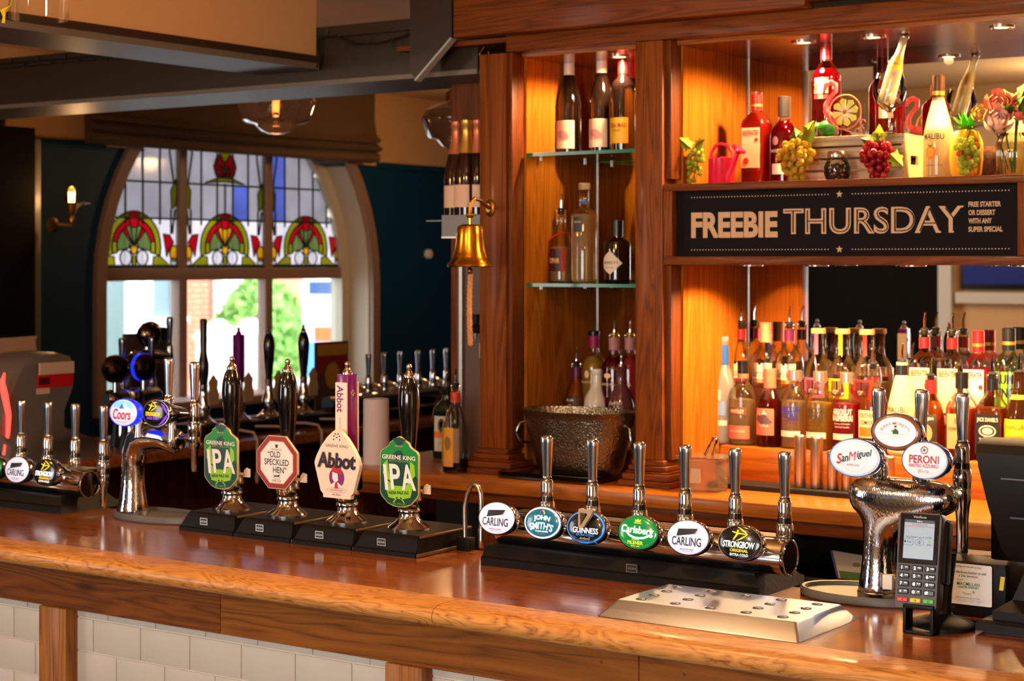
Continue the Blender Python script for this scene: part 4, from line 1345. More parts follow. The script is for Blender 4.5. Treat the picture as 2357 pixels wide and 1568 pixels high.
def art_carling(a, f, rx, rz):
    u = rx / .047
    a.flat([(-.0225 * u, .0015 * u), (-.0195 * u, .0155 * u), (.0225 * u, .0185 * u), (.0185 * u, .0085 * u)], 0, NAVY, f(.0004))
    a.flat([(.0135 * u, .0075 * u), (.0215 * u, .0155 * u), (.0225 * u, .0172 * u), (.0185 * u, .0085 * u)], 0, LRED, f(.0008))
    a.text('CARLING', NAVY, 0, -.0075 * u, .064 * u, .0165 * u, f=f(.0006), bold=.012, slope=.0)
    a.text('BURTON ON TRENT', NAVY, .002 * u, -.0225 * u, .030 * u, .0022 * u, f=f(.0004), bold=.02)
    a.text('GREAT BRITAIN', GREYINK, .002 * u, -.0262 * u, .026 * u, .0018 * u, f=f(.0004))


def art_smith(a, f, rx, rz):
    a.ring(0, 0, rx * .94, rz * .94, .0035, 0, K('pale_pink_ring', (226, 206, 232), .3, em=.5), 40, f=f(.0002))
    a.text('JOHN', LW, 0, .0095, .040, .0125, f=f(.0006), bold=.035, arc=.09)
    a.text('SMITH\u2019S', LW, 0, -.006, .058, .0145, f=f(.0006), bold=.02, arc=.09)
    a.text('TADCASTER', LW, .002, -.0175, .032, .003, f=f(.0005), bold=.02)
    a.text('Brewery', K('print_tan', (196, 150, 120), .4), .002, -.0225, .02, .0034, f=f(.0005), shear=.3)
    a.ring(0, .018, .006, .0085, .0022, 0, LY, 16, 0, pi * .55, f=f(.0006)); a.ring(0, .018, .006, .0085, .0022, 0, LRED, 16, pi * .5, pi, f=f(.0007))


def art_stout(a, f, rx, rz):
    a.ring(0, 0, rx * .95, rz * .95, .003, 0, LBLUE, 40, f=f(.0002))
    a.text('GUINNESS', LW, .002, -.0065, .060, .0115, f=f(.0006), bold=.012)
    a.text('EXTRA COLD', LBLUE, .002, -.0155, .042, .0046, f=f(.0006), bold=.025)
    a.text('ArthurG', K('print_gold', (214, 176, 100), .4, em=.2), .002, -.0225, .024, .005, f=f(.0006), shear=.5)
    for k in range(3): a.ring(-.012 + k * .013, -.034, .02, .008, .002, 0, K('print_blue_dull', (40, 80, 140), .4, em=.2), 14, .5, pi - .5, f=f(.0004))


def art_carls(a, f, rx, rz):
    a.text('Carlsberg', LW, 0, .003, .074, .0195, f=f(.0006), bold=.022, slope=-.04, shear=.1)
    a.ring(.004, .004, .030, .017, .004, 0, LW, 18, pi * 1.08, pi * 1.85, f=f(.0005))
    a.text('DANISH', K('lit_lime_letters', (196, 222, 60), .4, em=.4), -.002, -.014, .016, .0034, f=f(.0005), bold=.01)
    a.text('PILSNER', K('lit_lime_letters', (196, 222, 60), .4, em=.4), -.002, -.0205, .036, .0072, f=f(.0006), bold=.025)
    a.text('SINCE 1847', LY, -.002, -.0272, .02, .0024, f=f(.0005))
    g = K('lit_lime_letters', (196, 222, 60), .4, em=.4)
    a.flat([(-.006, .0205), (-.0072, .0265), (-.003, .0238), (0, .0282), (.003, .0238), (.0072, .0265), (.006, .0205)], 0, g, f(.0006))
    a.flat([(-.009, .0178), (-.009, .0192), (.009, .0192), (.009, .0178)], 0, g, f(.0005))


def archer(a, f, cx, cz, k, m):
    a.disc(cx - .0035 * k, cz + .0065 * k, .0022 * k, .0024 * k, 0, m, 12, f(.0006))
    a.flat([(cx - .0155 * k, cz + .004 * k), (cx - .0155 * k, cz + .0055 * k), (cx - .004 * k, cz + .0038 * k), (cx + .018 * k, cz + .0015 * k), (cx + .018 * k, cz + .0005 * k), (cx - .001 * k, cz + .001 * k), (cx - .010 * k, cz - .0105 * k), (cx - .013 * k, cz - .0105 * k), (cx - .006 * k, cz + .001 * k)], 0, m, f(.0006))
    for s_ in (1, -1):
        pts = [(cx - .004 * k + .022 * k * q, cz + s_ * (.0128 * k * (1 - q ** 1.6)) - (0 if s_ > 0 else .0) + .001 * k) for q in [i / 8 for i in range(9)]]
        inn = [(x - .001 * k, z - s_ * .0026 * k * (1 - abs(i - 4) / 6)) for i, (x, z) in enumerate(pts)]
        a.flat(pts + inn[::-1], 0, m, f(.0005))


def art_bow(a, f, rx, rz):
    u = rx / .047
    archer(a, f, 0, .0155 * u, u, LY)
    a.text('STRONGBOW', LW, 0, -.0035 * u, .066 * u, .0125 * u, f=f(.0006), bold=.028, shear=.08)
    a.text('ORIGINAL', LY, .002 * u, -.0145 * u, .038 * u, .006 * u, f=f(.0006), bold=.015)
    a.text('EXTRA COLD', LW, .002 * u, -.0225 * u, .038 * u, .0048 * u, f=f(.0006), bold=.015)


TEALF = glow('lit_teal_face', (10, 92, 112), .35); GREENF = glow('lit_green_face', (0, 120, 50), .35)


def rail_font(lab, x0, x1, hx, lenses, plate=None, nozzle=()):
    t = thing('tap_rail', lab, 'beer taps', ((x0 + x1) / 2, 3.15, 1.08), group='pipe shaped tap rails on the bar counter')
    b = B(); pr = [(3.068, 1.08), (3.068, 1.096), (3.074, 1.099), (3.086, 1.119), (3.095, 1.122), (3.235, 1.122), (3.255, 1.10), (3.268, 1.096), (3.268, 1.08)]
    b.rings([[(x0, y, z) for y, z in pr], [(x1 - max(0, z - 1.096) * .9, y, z) for y, z in pr]], BLACKW); b.obj('plinth', t, world=True, sharp=25)
    b = B(); b.M = Matrix.Translation((x0 + .01, 3.135, 1.152)) @ Matrix.Rotation(pi / 2, 4, 'Y')
    L = x1 - x0 + .022
    b.lathe([(.033, 0), (.0345, .002), (.0345, L - .004), (.0325, L)], CHROME, 40); b.obj('pipe', t, world=True)
    b = B(); b.M = Matrix.Translation((x0 + .01 + L, 3.135, 1.152)) @ Matrix.Rotation(pi / 2, 4, 'Y')
    b.lathe([(.0345, -.006), (.0358, -.004), (.0358, .002), (.0335, .0035), (.0315, .001)], CHROME, 40, caps=(False, False)); b.lathe([(.032, 0), (.0315, .001)], K('end_cap_dark', (92, 78, 66), .18, 1), 40); b.obj('end_cap', t, world=True)
    b = B(); b.box((x0 + .03, 3.14, 1.183), (x1 + .012, 3.19, 1.1885), K('drip_gutter', (120, 112, 102), .3, 1), .002, 1); b.obj('tap_bar', t, world=True)
    for i, x in enumerate(hx):
        tap_parts(t, x, 3.165, 1.188 - .012 + .012, nozzle=i in nozzle, s=.94)
    for x, face, rim, art in lenses:
        lens(t, x, 3.052, 1.186, .0478, .0345, face, rim, art, pitch=10)
    if plate: maker_plate(t, plate, 3.0755, 1.108, .026, .017)
    return t


t = rail_font('long chrome tap rail with six oval badges beside the steel drip tray', -2.206, -1.546, [-2.1, -1.985, -1.87, -1.762, -1.648, -1.539],
              [(-2.152, GLOWW, CHROME, art_carling), (-2.035, TEALF, CHROME, art_smith), (-1.929, GLOWBLK, CHROME, art_stout), (-1.806, GREENF, CHROME, art_carls), (-1.693, GLOWW, CHROME, art_carling), (-1.579, GLOWBLK, CHROME, art_bow)], plate=-1.835)
b = B()  # harp on the stout badge
hx, hz, hy = -1.921, 1.2035, 3.036
HARP = K('harp_pewter', (196, 178, 152), .28, .35)
b.prism([(hx - .017, hz + .021), (hx - .012, hz + .0225), (hx - .004, hz + .019), (hx + .010, hz + .0215), (hx + .017, hz + .019), (hx + .014, hz + .012), (hx + .003, hz - .004), (hx - .006, hz - .0155), (hx - .016, hz - .0185), (hx - .018, hz - .012)][::-1], HARP, .01, hy)
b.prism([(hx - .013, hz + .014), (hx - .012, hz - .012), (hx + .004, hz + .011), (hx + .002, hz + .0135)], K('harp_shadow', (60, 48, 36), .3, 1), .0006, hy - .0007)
for k in range(4): b.tube([(hx - .0115 + k * .003, hy - .001, hz + .0145), (hx - .0115 + k * .003, hy - .001, hz - .011 + k * .0055)], .0004, HARP, 4)
b.obj('harp_ornament', t, world=True)
rail_font('chrome tap rail beside the chrome swan tap at the far left of the counter', -4.12, -3.53, [-4.02, -3.91, -3.8, -3.692, -3.586, -3.478],
          [(-4.0, GREENF, CHROME, art_carls), (-3.895, GLOWW, CHROME, art_carling), (-3.787, GREENF, CHROME, art_carls), (-3.679, GLOWW, CHROME, art_carling), (-3.568, GLOWBLK, CHROME, art_bow)], nozzle=(5,))

# ================================================================ RIGHT CHROME TOWER
def drip_dish(par, cx, cy, rx, ry, a=0):
    b = B(); n = 40
    el = lambda k, z: [(cx + rx * k * cos(2 * pi * i / n), cy + ry * k * sin(2 * pi * i / n), z) for i in range(n)]
    b.rings([el(.97, 1.0803), el(1, 1.083), el(1, 1.094), el(.97, 1.098), el(.93, 1.097), el(.91, 1.090)], GREYP, caps=(True, True)); return b.obj('drip_dish', par, world=True)


tw = thing('chrome_font_tower', 'wet chrome T-shaped font tower with three oval badges beside the card terminal', 'beer taps', (-1.33, 3.16, 1.08), group='chrome font towers on the bar counter')
drip_dish(tw, -1.375, 3.185, .135, .085)
b = B(); rs = []
for z, cx, hx_, hy_, e in ((1.096, -1.343, .036, .036, 2), (1.1, -1.343, .0385, .0385, 2), (1.112, -1.343, .038, .038, 2), (1.13, -1.343, .0345, .0345, 2), (1.16, -1.343, .031, .031, 2), (1.19, -1.342, .0302, .0302, 2), (1.215, -1.338, .034, .031, 2), (1.232, -1.328, .045, .033, 2.2), (1.245, -1.313, .066, .035, 2.5), (1.256, -1.299, .092, .036, 2.7), (1.268, -1.293, .105, .0375, 2.8), (1.284, -1.292, .109, .038, 2.8), (1.30, -1.292, .106, .036, 2.7), (1.312, -1.294, .094, .030, 2.5), (1.318, -1.298, .07, .02, 2.3)):
    ring = []
    for k in range(48):
        a = 2 * pi * (k + .5) / 48
        ring.append((cx + hx_ * abs(cos(a)) ** (2 / e) * (1 if cos(a) > 0 else -1), 3.165 + hy_ * abs(sin(a)) ** (2 / e) * (1 if sin(a) > 0 else -1), z))
    rs.append(ring)
b.rings(rs, WET); b.obj('tower_body', tw, world=True, sharp=80)
b = B(); b.lathe([(.040, 1.0925), (.0402, 1.101), (.0385, 1.103)], CHROME, 40, (-1.343, 3.165, 0)); b.obj('foot_ring', tw, world=True)
b = B(); b.box((-1.315, 3.115, 1.115), (-1.295, 3.128, 1.143), WHITEP, .002); b.obj('switch_box', tw, world=True)
for x, y in ((-1.343, 3.165), (-1.257, 3.165), (-1.182, 3.175)):
    tap_parts(tw, x, y, 1.322 if x < -1.2 else 1.318, nozzle=False, s=.94)
b = B(); b.lathe([(.016, 1.31), (.017, 1.30), (.016, 1.285), (.0135, 1.272), (.0115, 1.25), (.0105, 1.16), (.0075, 1.15)], CHROME, 20, (-1.182, 3.175, 0)); b.M = Matrix.Translation((-1.182, 3.156, 1.30)) @ Matrix.Rotation(pi / 2, 4, 'X'); b.lathe([(.0085, 0), (.0085, .005), (.006, .006)], K('nut_face', (150, 146, 120), .3, 1), 14); b.obj('nozzle', tw, world=True)


def art_miguel(a, f, rx, rz):
    a.ring(0, 0, rx * .9, rz * .9, .0006, 0, K('pale_blue_line', (150, 180, 205), .4), 40, f=f(.0002))
    a.ring(0, 0, rx * .5, rz * .72, .0004, 0, K('pale_grey_line', (190, 196, 204), .4), 30, f=f(.0002))
    G = K('bottle_green_print', (16, 60, 56), .4)
    for s_, x, wd, h, m, dz in (('S', -.029, .009, .019, LRED, -.006), ('an', -.0175, .013, .0105, G, -.006), ('M', -.003, .0125, .0165, LRED, .0), ('iguel', .0195, .027, .0165, G, .0042)):
        a.text(s_, m, x, dz + .003, wd, h, f=f(.0006), bold=.018 if s_ != 'M' else 0, slope=.12, shear=.1)
    a.text('ESPECIAL', LRED, -.001, -.0135, .025, .0038, f=f(.0005))


def art_birra(a, f, rx, rz):
    a.patch(0, 0, rx * .80, rz * .80, K('lit_cream_face', (250, 246, 222), .3, em=.4), f(.0001))
    a.text('BIRRA MORETTI', K('print_brick', (176, 62, 32), .4), 0, .0155, .062, .0062, f=f(.0008), bold=.010, arc=.034)
    g = K('print_goldline', (196, 170, 60), .4)
    a.flat([(-.0285, -.0045), (-.0285, -.0035), (.0285, -.0035), (.0285, -.0045)], 0, g, f(.0007))
    a.text('L\u2019AUTENTICA', K('print_olive_gold', (176, 160, 60), .4), 0, -.0088, .027, .0048, f=f(.0007))
    a.text('QUALITÀ ITALIANA', g, 0, -.0205, .044, .0022, f=f(.0007), arc=-.05)
    # small seated figure in green with hat and glass, kept generic
    a.flat([(-.004, -.0035), (-.0042, .002), (-.001, .0052), (.004, .005), (.0072, .001), (.0078, -.0035)], 0, K('print_figure_green', (30, 92, 52), .4), f(.0009))
    a.disc(.001, .0072, .0019, .0026, 0, K('print_skin', (212, 160, 110), .4), 12, f(.001))
    a.flat([(-.0022, .0088), (-.0012, .0118), (.003, .0118), (.0042, .0088)], 0, K('print_figure_green', (30, 92, 52), .4), f(.0011))
    a.flat([(-.0068, -.0005), (-.0068, .004), (-.0035, .004), (-.0035, -.0005)], 0, g, f(.001))


def art_peroni(a, f, rx, rz):
    a.text('PERONI', REDP, 0, .002, .056, .0145, f=f(.0006), bold=.018)
    a.text('NASTRO AZZURRO', REDP, 0, -.0095, .056, .0062, f=f(.0006), bold=.015)
    a.ring(0, .0185, .0068, .0072, .0018, 0, LRED, 20, f=f(.0005)); a.disc(0, .0185, .0022, .003, 0, K('print_leaf', (60, 120, 90), .4), 10, f(.0006))
    a.flat([(-.0165, .0005), (-.0115, .002), (-.0085, .0038), (-.0085, .0025), (-.0115, .0006), (-.0165, -.0008)], 0, LBLUE, f(.0009))
    a.text('Birra', K('print_tan2', (206, 160, 120), .4), 0, -.019, .02, .007, f=f(.0005), shear=.4)


lens(tw, -1.338, 3.045, 1.366, .0515, .0355, K('lit_bright_face', (220, 225, 232), .18, em=.2, coat=.5), CHROME, art_miguel, pitch=6, depth=.03, back=.07)
lens(tw, -1.262, 3.055, 1.417, .0495, .0335, K('lit_brown_face', (120, 68, 40), .3, em=.25, coat=.5), CHROME, art_birra, pitch=6, depth=.02, back=.08)
lens(tw, -1.203, 3.045, 1.3695, .0445, .034, K('lit_bright_face', (220, 225, 232), .18, em=.2, coat=.5), K('blue_rim', (96, 116, 176), .15, .6, coat=.6), art_peroni, pitch=6, depth=.028, back=.075)

# ================================================================ LEFT CHROME SWAN FONT
sw = thing('chrome_swan_font', 'curved wet chrome swan font with two small round badges left of the hand pumps', 'beer taps', (-3.345, 3.13, 1.08), group='chrome font towers on the bar counter')
drip_dish(sw, -3.26, 3.15, .145, .075)
b = B(); b.tube([(-3.343, 3.14, 1.092), (-3.343, 3.14, 1.10), (-3.343, 3.14, 1.13), (-3.343, 3.14, 1.17), (-3.342, 3.14, 1.21), (-3.338, 3.14, 1.245), (-3.322, 3.14, 1.275), (-3.295, 3.14, 1.289), (-3.26, 3.14, 1.291), (-3.225, 3.14, 1.288), (-3.19, 3.14, 1.279), (-3.181, 3.14, 1.277), (-3.177, 3.14, 1.276)], [.04, .041, .034, .0295, .029, .031, .034, .034, .0325, .031, .030, .026, .014], WET, 32)
b.obj('swan_body', sw, world=True, sharp=70)
b = B(); b.lathe([(.042, 1.09), (.042, 1.098), (.040, 1.10)], CHROME, 32, (-3.343, 3.14, 0)); b.tube([(-3.19, 3.14, 1.292), (-3.13, 3.14, 1.294)], .0075, CHROME, 12); b.obj('foot_ring', sw, world=True)
tap_parts(sw, -3.126, 3.14, 1.308, True, .97); tap_parts(sw, -3.247, 3.17, 1.313, False, .97)


def art_coors(a, f, rx, rz):
    a.flat([(-.036, .012), (-.030, .022), (-.018, .0285), (0, .0305), (.018, .0285), (.030, .022), (.036, .012)], 0, K('lit_sky_print', (120, 190, 235), .3, em=.4), f(.0002))
    B1 = K('lit_blue_print', (20, 100, 190), .3, em=.3)
    a.flat([(-.010, .010), (-.002, .022), (.008, .010)], 0, B1, f(.0005)); a.flat([(0, .012), (.010, .026), (.02, .012)], 0, K('lit_pale_blue', (170, 210, 240), .3, em=.4), f(.0004))
    a.text('Coors', LRED, 0, -.004, .062, .026, f=f(.0008), bold=.02, shear=.15)
    a.text('BORN IN THE ROCKIES', GREYINK, 0, -.024, .035, .0025, f=f(.0005), arc=-.06)


def art_dark(a, f, rx, rz):
    P_ = K('lit_violet_print', (130, 60, 230), .3, em=.5)
    a.flat([(.018, .026), (.030, .021), (.040, .008), (.042, 0), (.036, .006), (.028, .016)], 0, P_, f(.0004)); a.flat([(.042, 0), (.040, -.010), (.028, -.022), (.012, -.029), (.026, -.018), (.036, -.006)], 0, P_, f(.0004))
    archer(a, f, -.008, .016, .9, LY)
    a.text('STRONGBOW', LY, -.004, -.002, .052, .0098, f=f(.0006), bold=.03)
    a.text('DARK FRUIT', P_, -.004, -.012, .042, .0068, f=f(.0006), bold=.02)


BLUERIM = K('lit_blue_rim', (20, 40, 230), .2, em=.9, coat=.5)
lens(sw, -3.280, 3.05, 1.354, .050, .0335, GLOWW, BLUERIM, art_coors, pitch=4, depth=.022, back=.012)
lens(sw, -3.172, 3.055, 1.357, .046, .033, GLOWBLK, CHROME, art_dark, pitch=4, depth=.014, back=.08)
for x, y in ((-3.28, 3.10), (-3.172, 3.11)):
    b = B(); b.lathe([(.012, 1.29), (.01, 1.31), (.010, 1.345)], CHROME, 14, (x, y, 0)); b.obj('badge_stalk', sw, world=True)

# ================================================================ STEEL DRIP TRAY WITH HOLES
dt = thing('drip_tray', 'brushed steel drip tray cover with round drain holes on the counter edge', 'drip tray', (-1.512, 2.87, 1.08))
X0, X1, Y0, Y1, ZT = -1.715, -1.309, 2.748, 2.993, 1.1065
I0, I1, J0, J1 = X0 + .022, X1 - .026, Y0 + .040, Y1 - .018
b = B()
def rr(x0, x1, y0, y1, z, r=.006):
    out = []
    for cx, cy, a0 in ((x1 - r, y1 - r, 0), (x0 + r, y1 - r, 90), (x0 + r, y0 + r, 180), (x1 - r, y0 + r, 270)):
        for k in range(4):
            a = math.radians(a0 + 30 * k); out.append((cx + r * cos(a), cy + r * sin(a), z))
    return out
b.rings([rr(X0, X1, Y0, Y1, 1.0803), rr(X0 + .001, X1 - .001, Y0 + .001, Y1 - .001, 1.0815), rr(I0 - .003, I1 + .003, J0 - .003, J1 + .003, ZT - .0025), rr(I0 - .001, I1 + .001, J0 - .001, J1 + .001, ZT - .0006), rr(I0, I1, J0, J1, ZT)], STEEL, caps=(False, False))
b.obj('skirt', dt, world=True, sharp=50)
b = B(); nx, ny = 5, 4
W_, H_ = (I1 - I0) / nx, (J1 - J0) / ny
holes = []
for i in range(nx):
    for j in range(ny):
        x0, y0 = I0 + i * W_, J0 + j * H_
        if i == 2 and j in (1, 2):
            b.f([b.v(x0, y0, ZT), b.v(x0 + W_, y0, ZT), b.v(x0 + W_, y0 + H_, ZT), b.v(x0, y0 + H_, ZT)], STEEL); continue
        cx, cy = x0 + W_ / 2, y0 + H_ / 2
        holes.append((cx, cy)); n = 16; outer, inner = [], []
        for k in range(n):
            a = 2 * pi * (k + .5) / n; ca, sa = cos(a), sin(a)
            q = min(W_ / 2 / max(abs(ca), 1e-6), H_ / 2 / max(abs(sa), 1e-6))
            outer.append([cx + ca * q, cy + sa * q]); inner.append((cx + .0092 * ca, cy + .0092 * sa))
        for sx in (1, -1):
            for sy in (1, -1):
                kk = min(range(n), key=lambda k: (outer[k][0] - cx - sx * W_ / 2) ** 2 + (outer[k][1] - cy - sy * H_ / 2) ** 2); outer[kk] = [cx + sx * W_ / 2, cy + sy * H_ / 2]
        ov_ = [b.v(x, y, ZT) for x, y in outer]; iv = [b.v(x, y, ZT) for x, y in inner]; dv = [b.v(cx + (x - cx) * .8, cy + (y - cy) * .8, ZT - .004) for x, y in inner]
        for k in range(n):
            m_ = (k + 1) % n
            b.f([ov_[k], ov_[m_], iv[m_], iv[k]], STEEL); b.f([iv[k], iv[m_], dv[m_], dv[k]], STEEL)
b.obj('perforated_top', dt, world=True, sharp=30)
b = B(); b.box((I0, J0, 1.0815), (I1, J1, 1.083), K('tray_inside_dark', (26, 22, 20), .6)); b.obj('inside', dt, world=True)
for cx, cy in holes:
    b = B(); b.tube([(cx + .0096 * cos(2 * pi * k / 16), cy + .0096 * sin(2 * pi * k / 16), ZT + .0003) for k in range(16)], .0009, CHROME, 5, closed=True); b.obj('hole_rim', dt, world=True)

# ================================================================ CARD TERMINAL, CARD, PRINTER, TILL
rd = thing('card_terminal', 'dark grey card payment terminal with a lit screen on a black stand', 'card terminal', (-1.167, 3.0, 1.08))
b = B(); b.lathe([(.058, 0), (.058, .007), (.054, .011), (.04, .016), (.022, .021), (.018, .026)], BLACKP, 36, (.008, .012, 0)); b.tube([(.008, .012, .02), (.008, .02, .06), (.008, .03, .13)], [.016, .015, .02], BLACKP, 16); b.obj('stand_base', rd)
b = B()
TM[rd] = Matrix.Translation(rd.location)
tilt = math.radians(12)
# terminal frame: local u right, v up the face, face looks to -y and up
PM = Matrix.Translation((-.008, -.072, .045)) @ Matrix.Rotation(math.radians(6), 4, 'Z') @ Matrix.Rotation(-tilt, 4, 'X') @ Matrix.Diagonal((.97, 1, .90, 1))
FACE = lambda: PM
GM = K('terminal_grey', (66, 64, 66), .42); SCRB = K('terminal_black_glass', (10, 10, 11), .08, coat=.6)
b.M = PM
sh = lambda k, y: [(x * k, y, z) for x, z in ((-.039, .004), (-.036, 0), (.036, 0), (.039, .004), (.0395, .09), (.041, .175), (.036, .184), (-.036, .184), (-.041, .175), (-.0395, .09))]
b.rings([sh(.96, 0), sh(1, .004), sh(1, .022), sh(.94, .045), sh(.7, .052)], GM); b.obj('terminal_body', rd, sharp=50)
b = B(); b.M = PM; b.box((.036, .022, .05), (.046, .06, .175), BLACKP, .006); b.box((-.03, .045, .03), (.03, .062, .16), BLACKP, .006); b.obj('cradle', rd)
b = B(); b.M = Matrix.Translation((-.002, -.075, .0)); b.box((-.028, .0, .0), (-.022, .035, .05), BLACKP, .002); b.box((.022, .0, .0), (.028, .035, .05), BLACKP, .002); b.box((-.028, .0, .0), (.028, .035, .006), BLACKP, .002); b.box((-.028, .0, .044), (.028, .035, .052), BLACKP, .002); b.obj('stand_loop', rd)
b = B(); b.M = PM; b.box((-.0355, -.0012, .085), (.0355, .002, .1815), SCRB, .001, 1); b.text('Verifone', K('grey_logo', (170, 170, 170), .4), 0, .1755, .024, .0052, -.0016, bold=.02); b.obj('glass_panel', rd, recalc=False)
b = B(); b.M = PM
SC = K('screen_lit_blue', (150, 176, 194), .2, em=.14); SD = K('screen_dark_text', (70, 78, 90), .4, em=.1)
x0, x1, z0, z1 = -.0275, .0275, .0945, .170
b.flat([(x0, z0), (x1, z0), (x1, z1), (x0, z1)], -.0014, SC)
b.flat([(x0, z1 - .006), (x1, z1 - .006), (x1, z1), (x0, z1)], -.0016, K('screen_bar', (50, 60, 74), .4, em=.2))
b.flat([(x0, z1 - .0135), (x1, z1 - .0135), (x1, z1 - .0128), (x0, z1 - .0128)], -.0017, LRED)
b.text('Till 2 WIP Inset P03', SD, 0, z1 - .0095, .028, .0028, -.0017); b.text('09:56 am', LW, 0, z1 - .003, .01, .002, -.0018)
b.text('Pay faster up to \u00a3100', SD, 0, .136, .046, .0052, -.0017)
b.text('Pay', SD, -.017, .1265, .008, .005, -.0018)
for (rx_, rz_, cx_) in ((.0082, .0062, -.0185), ):
    b.tube([(cx_ - rx_, -.0017, .1265 - rz_), (cx_ + rx_, -.0017, .1265 - rz_), (cx_ + rx_, -.0017, .1265 + rz_), (cx_ - rx_, -.0017, .1265 + rz_)], .0003, SD, 4, closed=True)
b.disc(-.0245, .127, .0017, .002, -.0018, INK, 10)
b.ring(.0015, .1265, .0085, .006, .0006, -.0018, SD, 24)
for k in range(4): b.ring(-.003, .1265, .002 + k * .0015, .0014 + k * .0011, .0006, -.0019, SD, 8, -.9, .9)
b.disc(.0195, .129, .0021, .0021, -.0018, K('screen_green', (60, 180, 60), .4, em=.3), 4); b.text('pay', SD, .0195, .1225, .008, .004, -.0018)
b.obj('screen', rd, recalc=False, smooth=False)
KEY = K('key_black', (14, 14, 15), .25, coat=.3)
kb = [('1', 'QZ.'), ('2', 'ABC'), ('3', 'DEF'), ('4', 'GHI'), ('5', 'JKL'), ('6', 'MNO'), ('7', 'PRS'), ('8', 'TUV'), ('9', 'WXY'), ('*', "'\u201d"), ('0', '-SP'), ('#', '')]
for i, (d, l_) in enumerate(kb):
    cx, cz = (-.0235, 0, .0235)[i % 3], .0765 - (i // 3) * .0152
    b = B(); b.M = PM; b.box((cx - .0098, -.0028, cz - .0052), (cx + .0098, .001, cz + .0052), KEY, .0012, 1); k_ = b.obj('key', rd)
    b = B(); b.M = PM; b.text(d, LW, cx - .004, cz, None, .0066 if d not in '*' else .004, -.0031, bold=.02)
    if l_: b.text(l_, LW, cx + .0045, cz + .0012, None, .0026, -.0031)
    b.obj('legend', k_, recalc=False, smooth=False)
for cx, m, s_ in ((-.0235, K('key_red', (214, 40, 40), .3), 'X'), (0, K('key_yellow', (226, 190, 20), .3), '<'), (.0235, K('key_green', (80, 180, 40), .3), 'O')):
    b = B(); b.M = PM; b.box((cx - .0098, -.003, .0105), (cx + .0098, .001, .0195), m, .0014, 1); k_ = b.obj('key', rd)
    b = B(); b.M = PM; b.text(s_, INK, cx, .015, None, .0045, -.0033, bold=.02); b.obj('legend', k_, recalc=False, smooth=False)

pr_ = thing('receipt_printer', 'black receipt printer with a yellow sticker behind the white donation card', 'printer', (at(2256, 3.16), 3.16, 1.08))
qx0, qx1 = at(2192, 3.15), at(2326, 3.15)
b = B(); b.rings([[(x0_, y0_, z), (x1_, y0_, z), (x1_ + .006, y0_ + .012, z), (x1_ + .006, 3.212, z), (x0_ - .006, 3.212, z), (x0_ - .006, y0_ + .012, z)] for z, x0_, x1_, y0_ in ((1.0803, qx0 + .004, qx1 - .004, 3.13), (1.09, qx0, qx1, 3.124), (1.165, qx0, qx1, 3.124), (1.18, qx0 + .003, qx1 - .003, 3.128), (1.189, qx0 + .012, qx1 - .012, 3.142))], BLACKP); b.obj('body', pr_, world=True, sharp=40)
b = B(); b.prism([(qx1 - .012, 1.135), (qx1 - .004, 1.135), (qx1 - .001, 1.160), (qx1 - .009, 1.160)], K('yellow_sticker', (226, 196, 30), .5), .0006, 3.1233); b.obj('sticker', pr_, world=True)
b = B(); b.box((qx0 + .02, 3.15, 1.1885), (qx1 - .02, 3.162, 1.1895), BLACK); b.obj('paper_slot', pr_, world=True)
cd = thing('donation_card', 'white printed donation card fixed to the black receipt printer', 'card', (at(2230, 3.118), 3.118, 1.1035))
b = B(); cw = .0875; ch = .0735; x0 = -1.1495; z0 = 1.1265; yv = 3.022
kc_ = (at(2283, 3.118) - at(2175, 3.118)) / cw
CM = Matrix.Translation((at(2175, 3.118), 3.118, 1.1035)) @ Matrix.Scale(kc_, 4) @ Matrix.Translation((-x0, -yv, -z0))
b.M = CM
po = []
for cx, cz, a0 in ((x0 + cw - .003, z0 + ch - .003, 0), (x0 + .003, z0 + ch - .003, 90), (x0 + .003, z0 + .003, 180), (x0 + cw - .003, z0 + .003, 270)):
    for k in range(4): po.append((cx + .003 * cos(math.radians(a0 + 30 * k)), cz + .003 * sin(math.radians(a0 + 30 * k))))
b.prism(po[::-1], K('card_white', (232, 228, 222), .5), .0012, yv); b.obj('card_sheet', cd, world=True, smooth=False)
b = B(); b.M = CM; xc = x0 + cw / 2; yt = yv - .0003; GR = K('card_green', (20, 140, 80), .5); GY = K('card_grey', (70, 70, 70), .5)
b.text('Spending over \u00a320 with us today?', GY, xc, z0 + .0685, .05, .0038, yt)
for s_, m, x_, w_ in (('Press the', GY, -.0255, .019), ('Green', GR, -.0075, .0145), ('button', GY, .0085, .015), ('to add', GY, .0255, .015)): b.text(s_, m, xc + x_, z0 + .0585, w_, .0046, yt, bold=.015)
b.text('a 25p donation', GY, xc, z0 + .0515, .035, .0046, yt, bold=.015)
b.text('In aid of', GY, xc - .015, z0 + .0445, .011, .0026, yt)
b.text('MACMILLAN', GR, xc, z0 + .0375, .042, .0062, yt, bold=.018); b.text('CANCER SUPPORT', GR, xc, z0 + .0315, .039, .0036, yt, bold=.03)
b.text('Pennies', K('card_lime', (140, 186, 60), .5), xc - .002, z0 + .0205, .016, .005, yt); b.disc(xc + .010, z0 + .024, .0022, .0026, yt, K('card_lime', (140, 186, 60), .5), 10)
b.text('Every penny you give goes to charity.', GY, xc, z0 + .0125, .046, .003, yt)
for k, s_ in enumerate(('Will be Macmillan Cancer Support, registered charity in England and Wales', 'Scotland and the Isle of Man. Also operating in Northern Ireland', 'Pennies registered charity no. 1122489')): b.text(s_, GREYINK, xc, z0 + .0092 - k * .0022, .062 - k * .01, .0013, yt)
b.obj('lettering', cd, world=True, recalc=False, smooth=False)
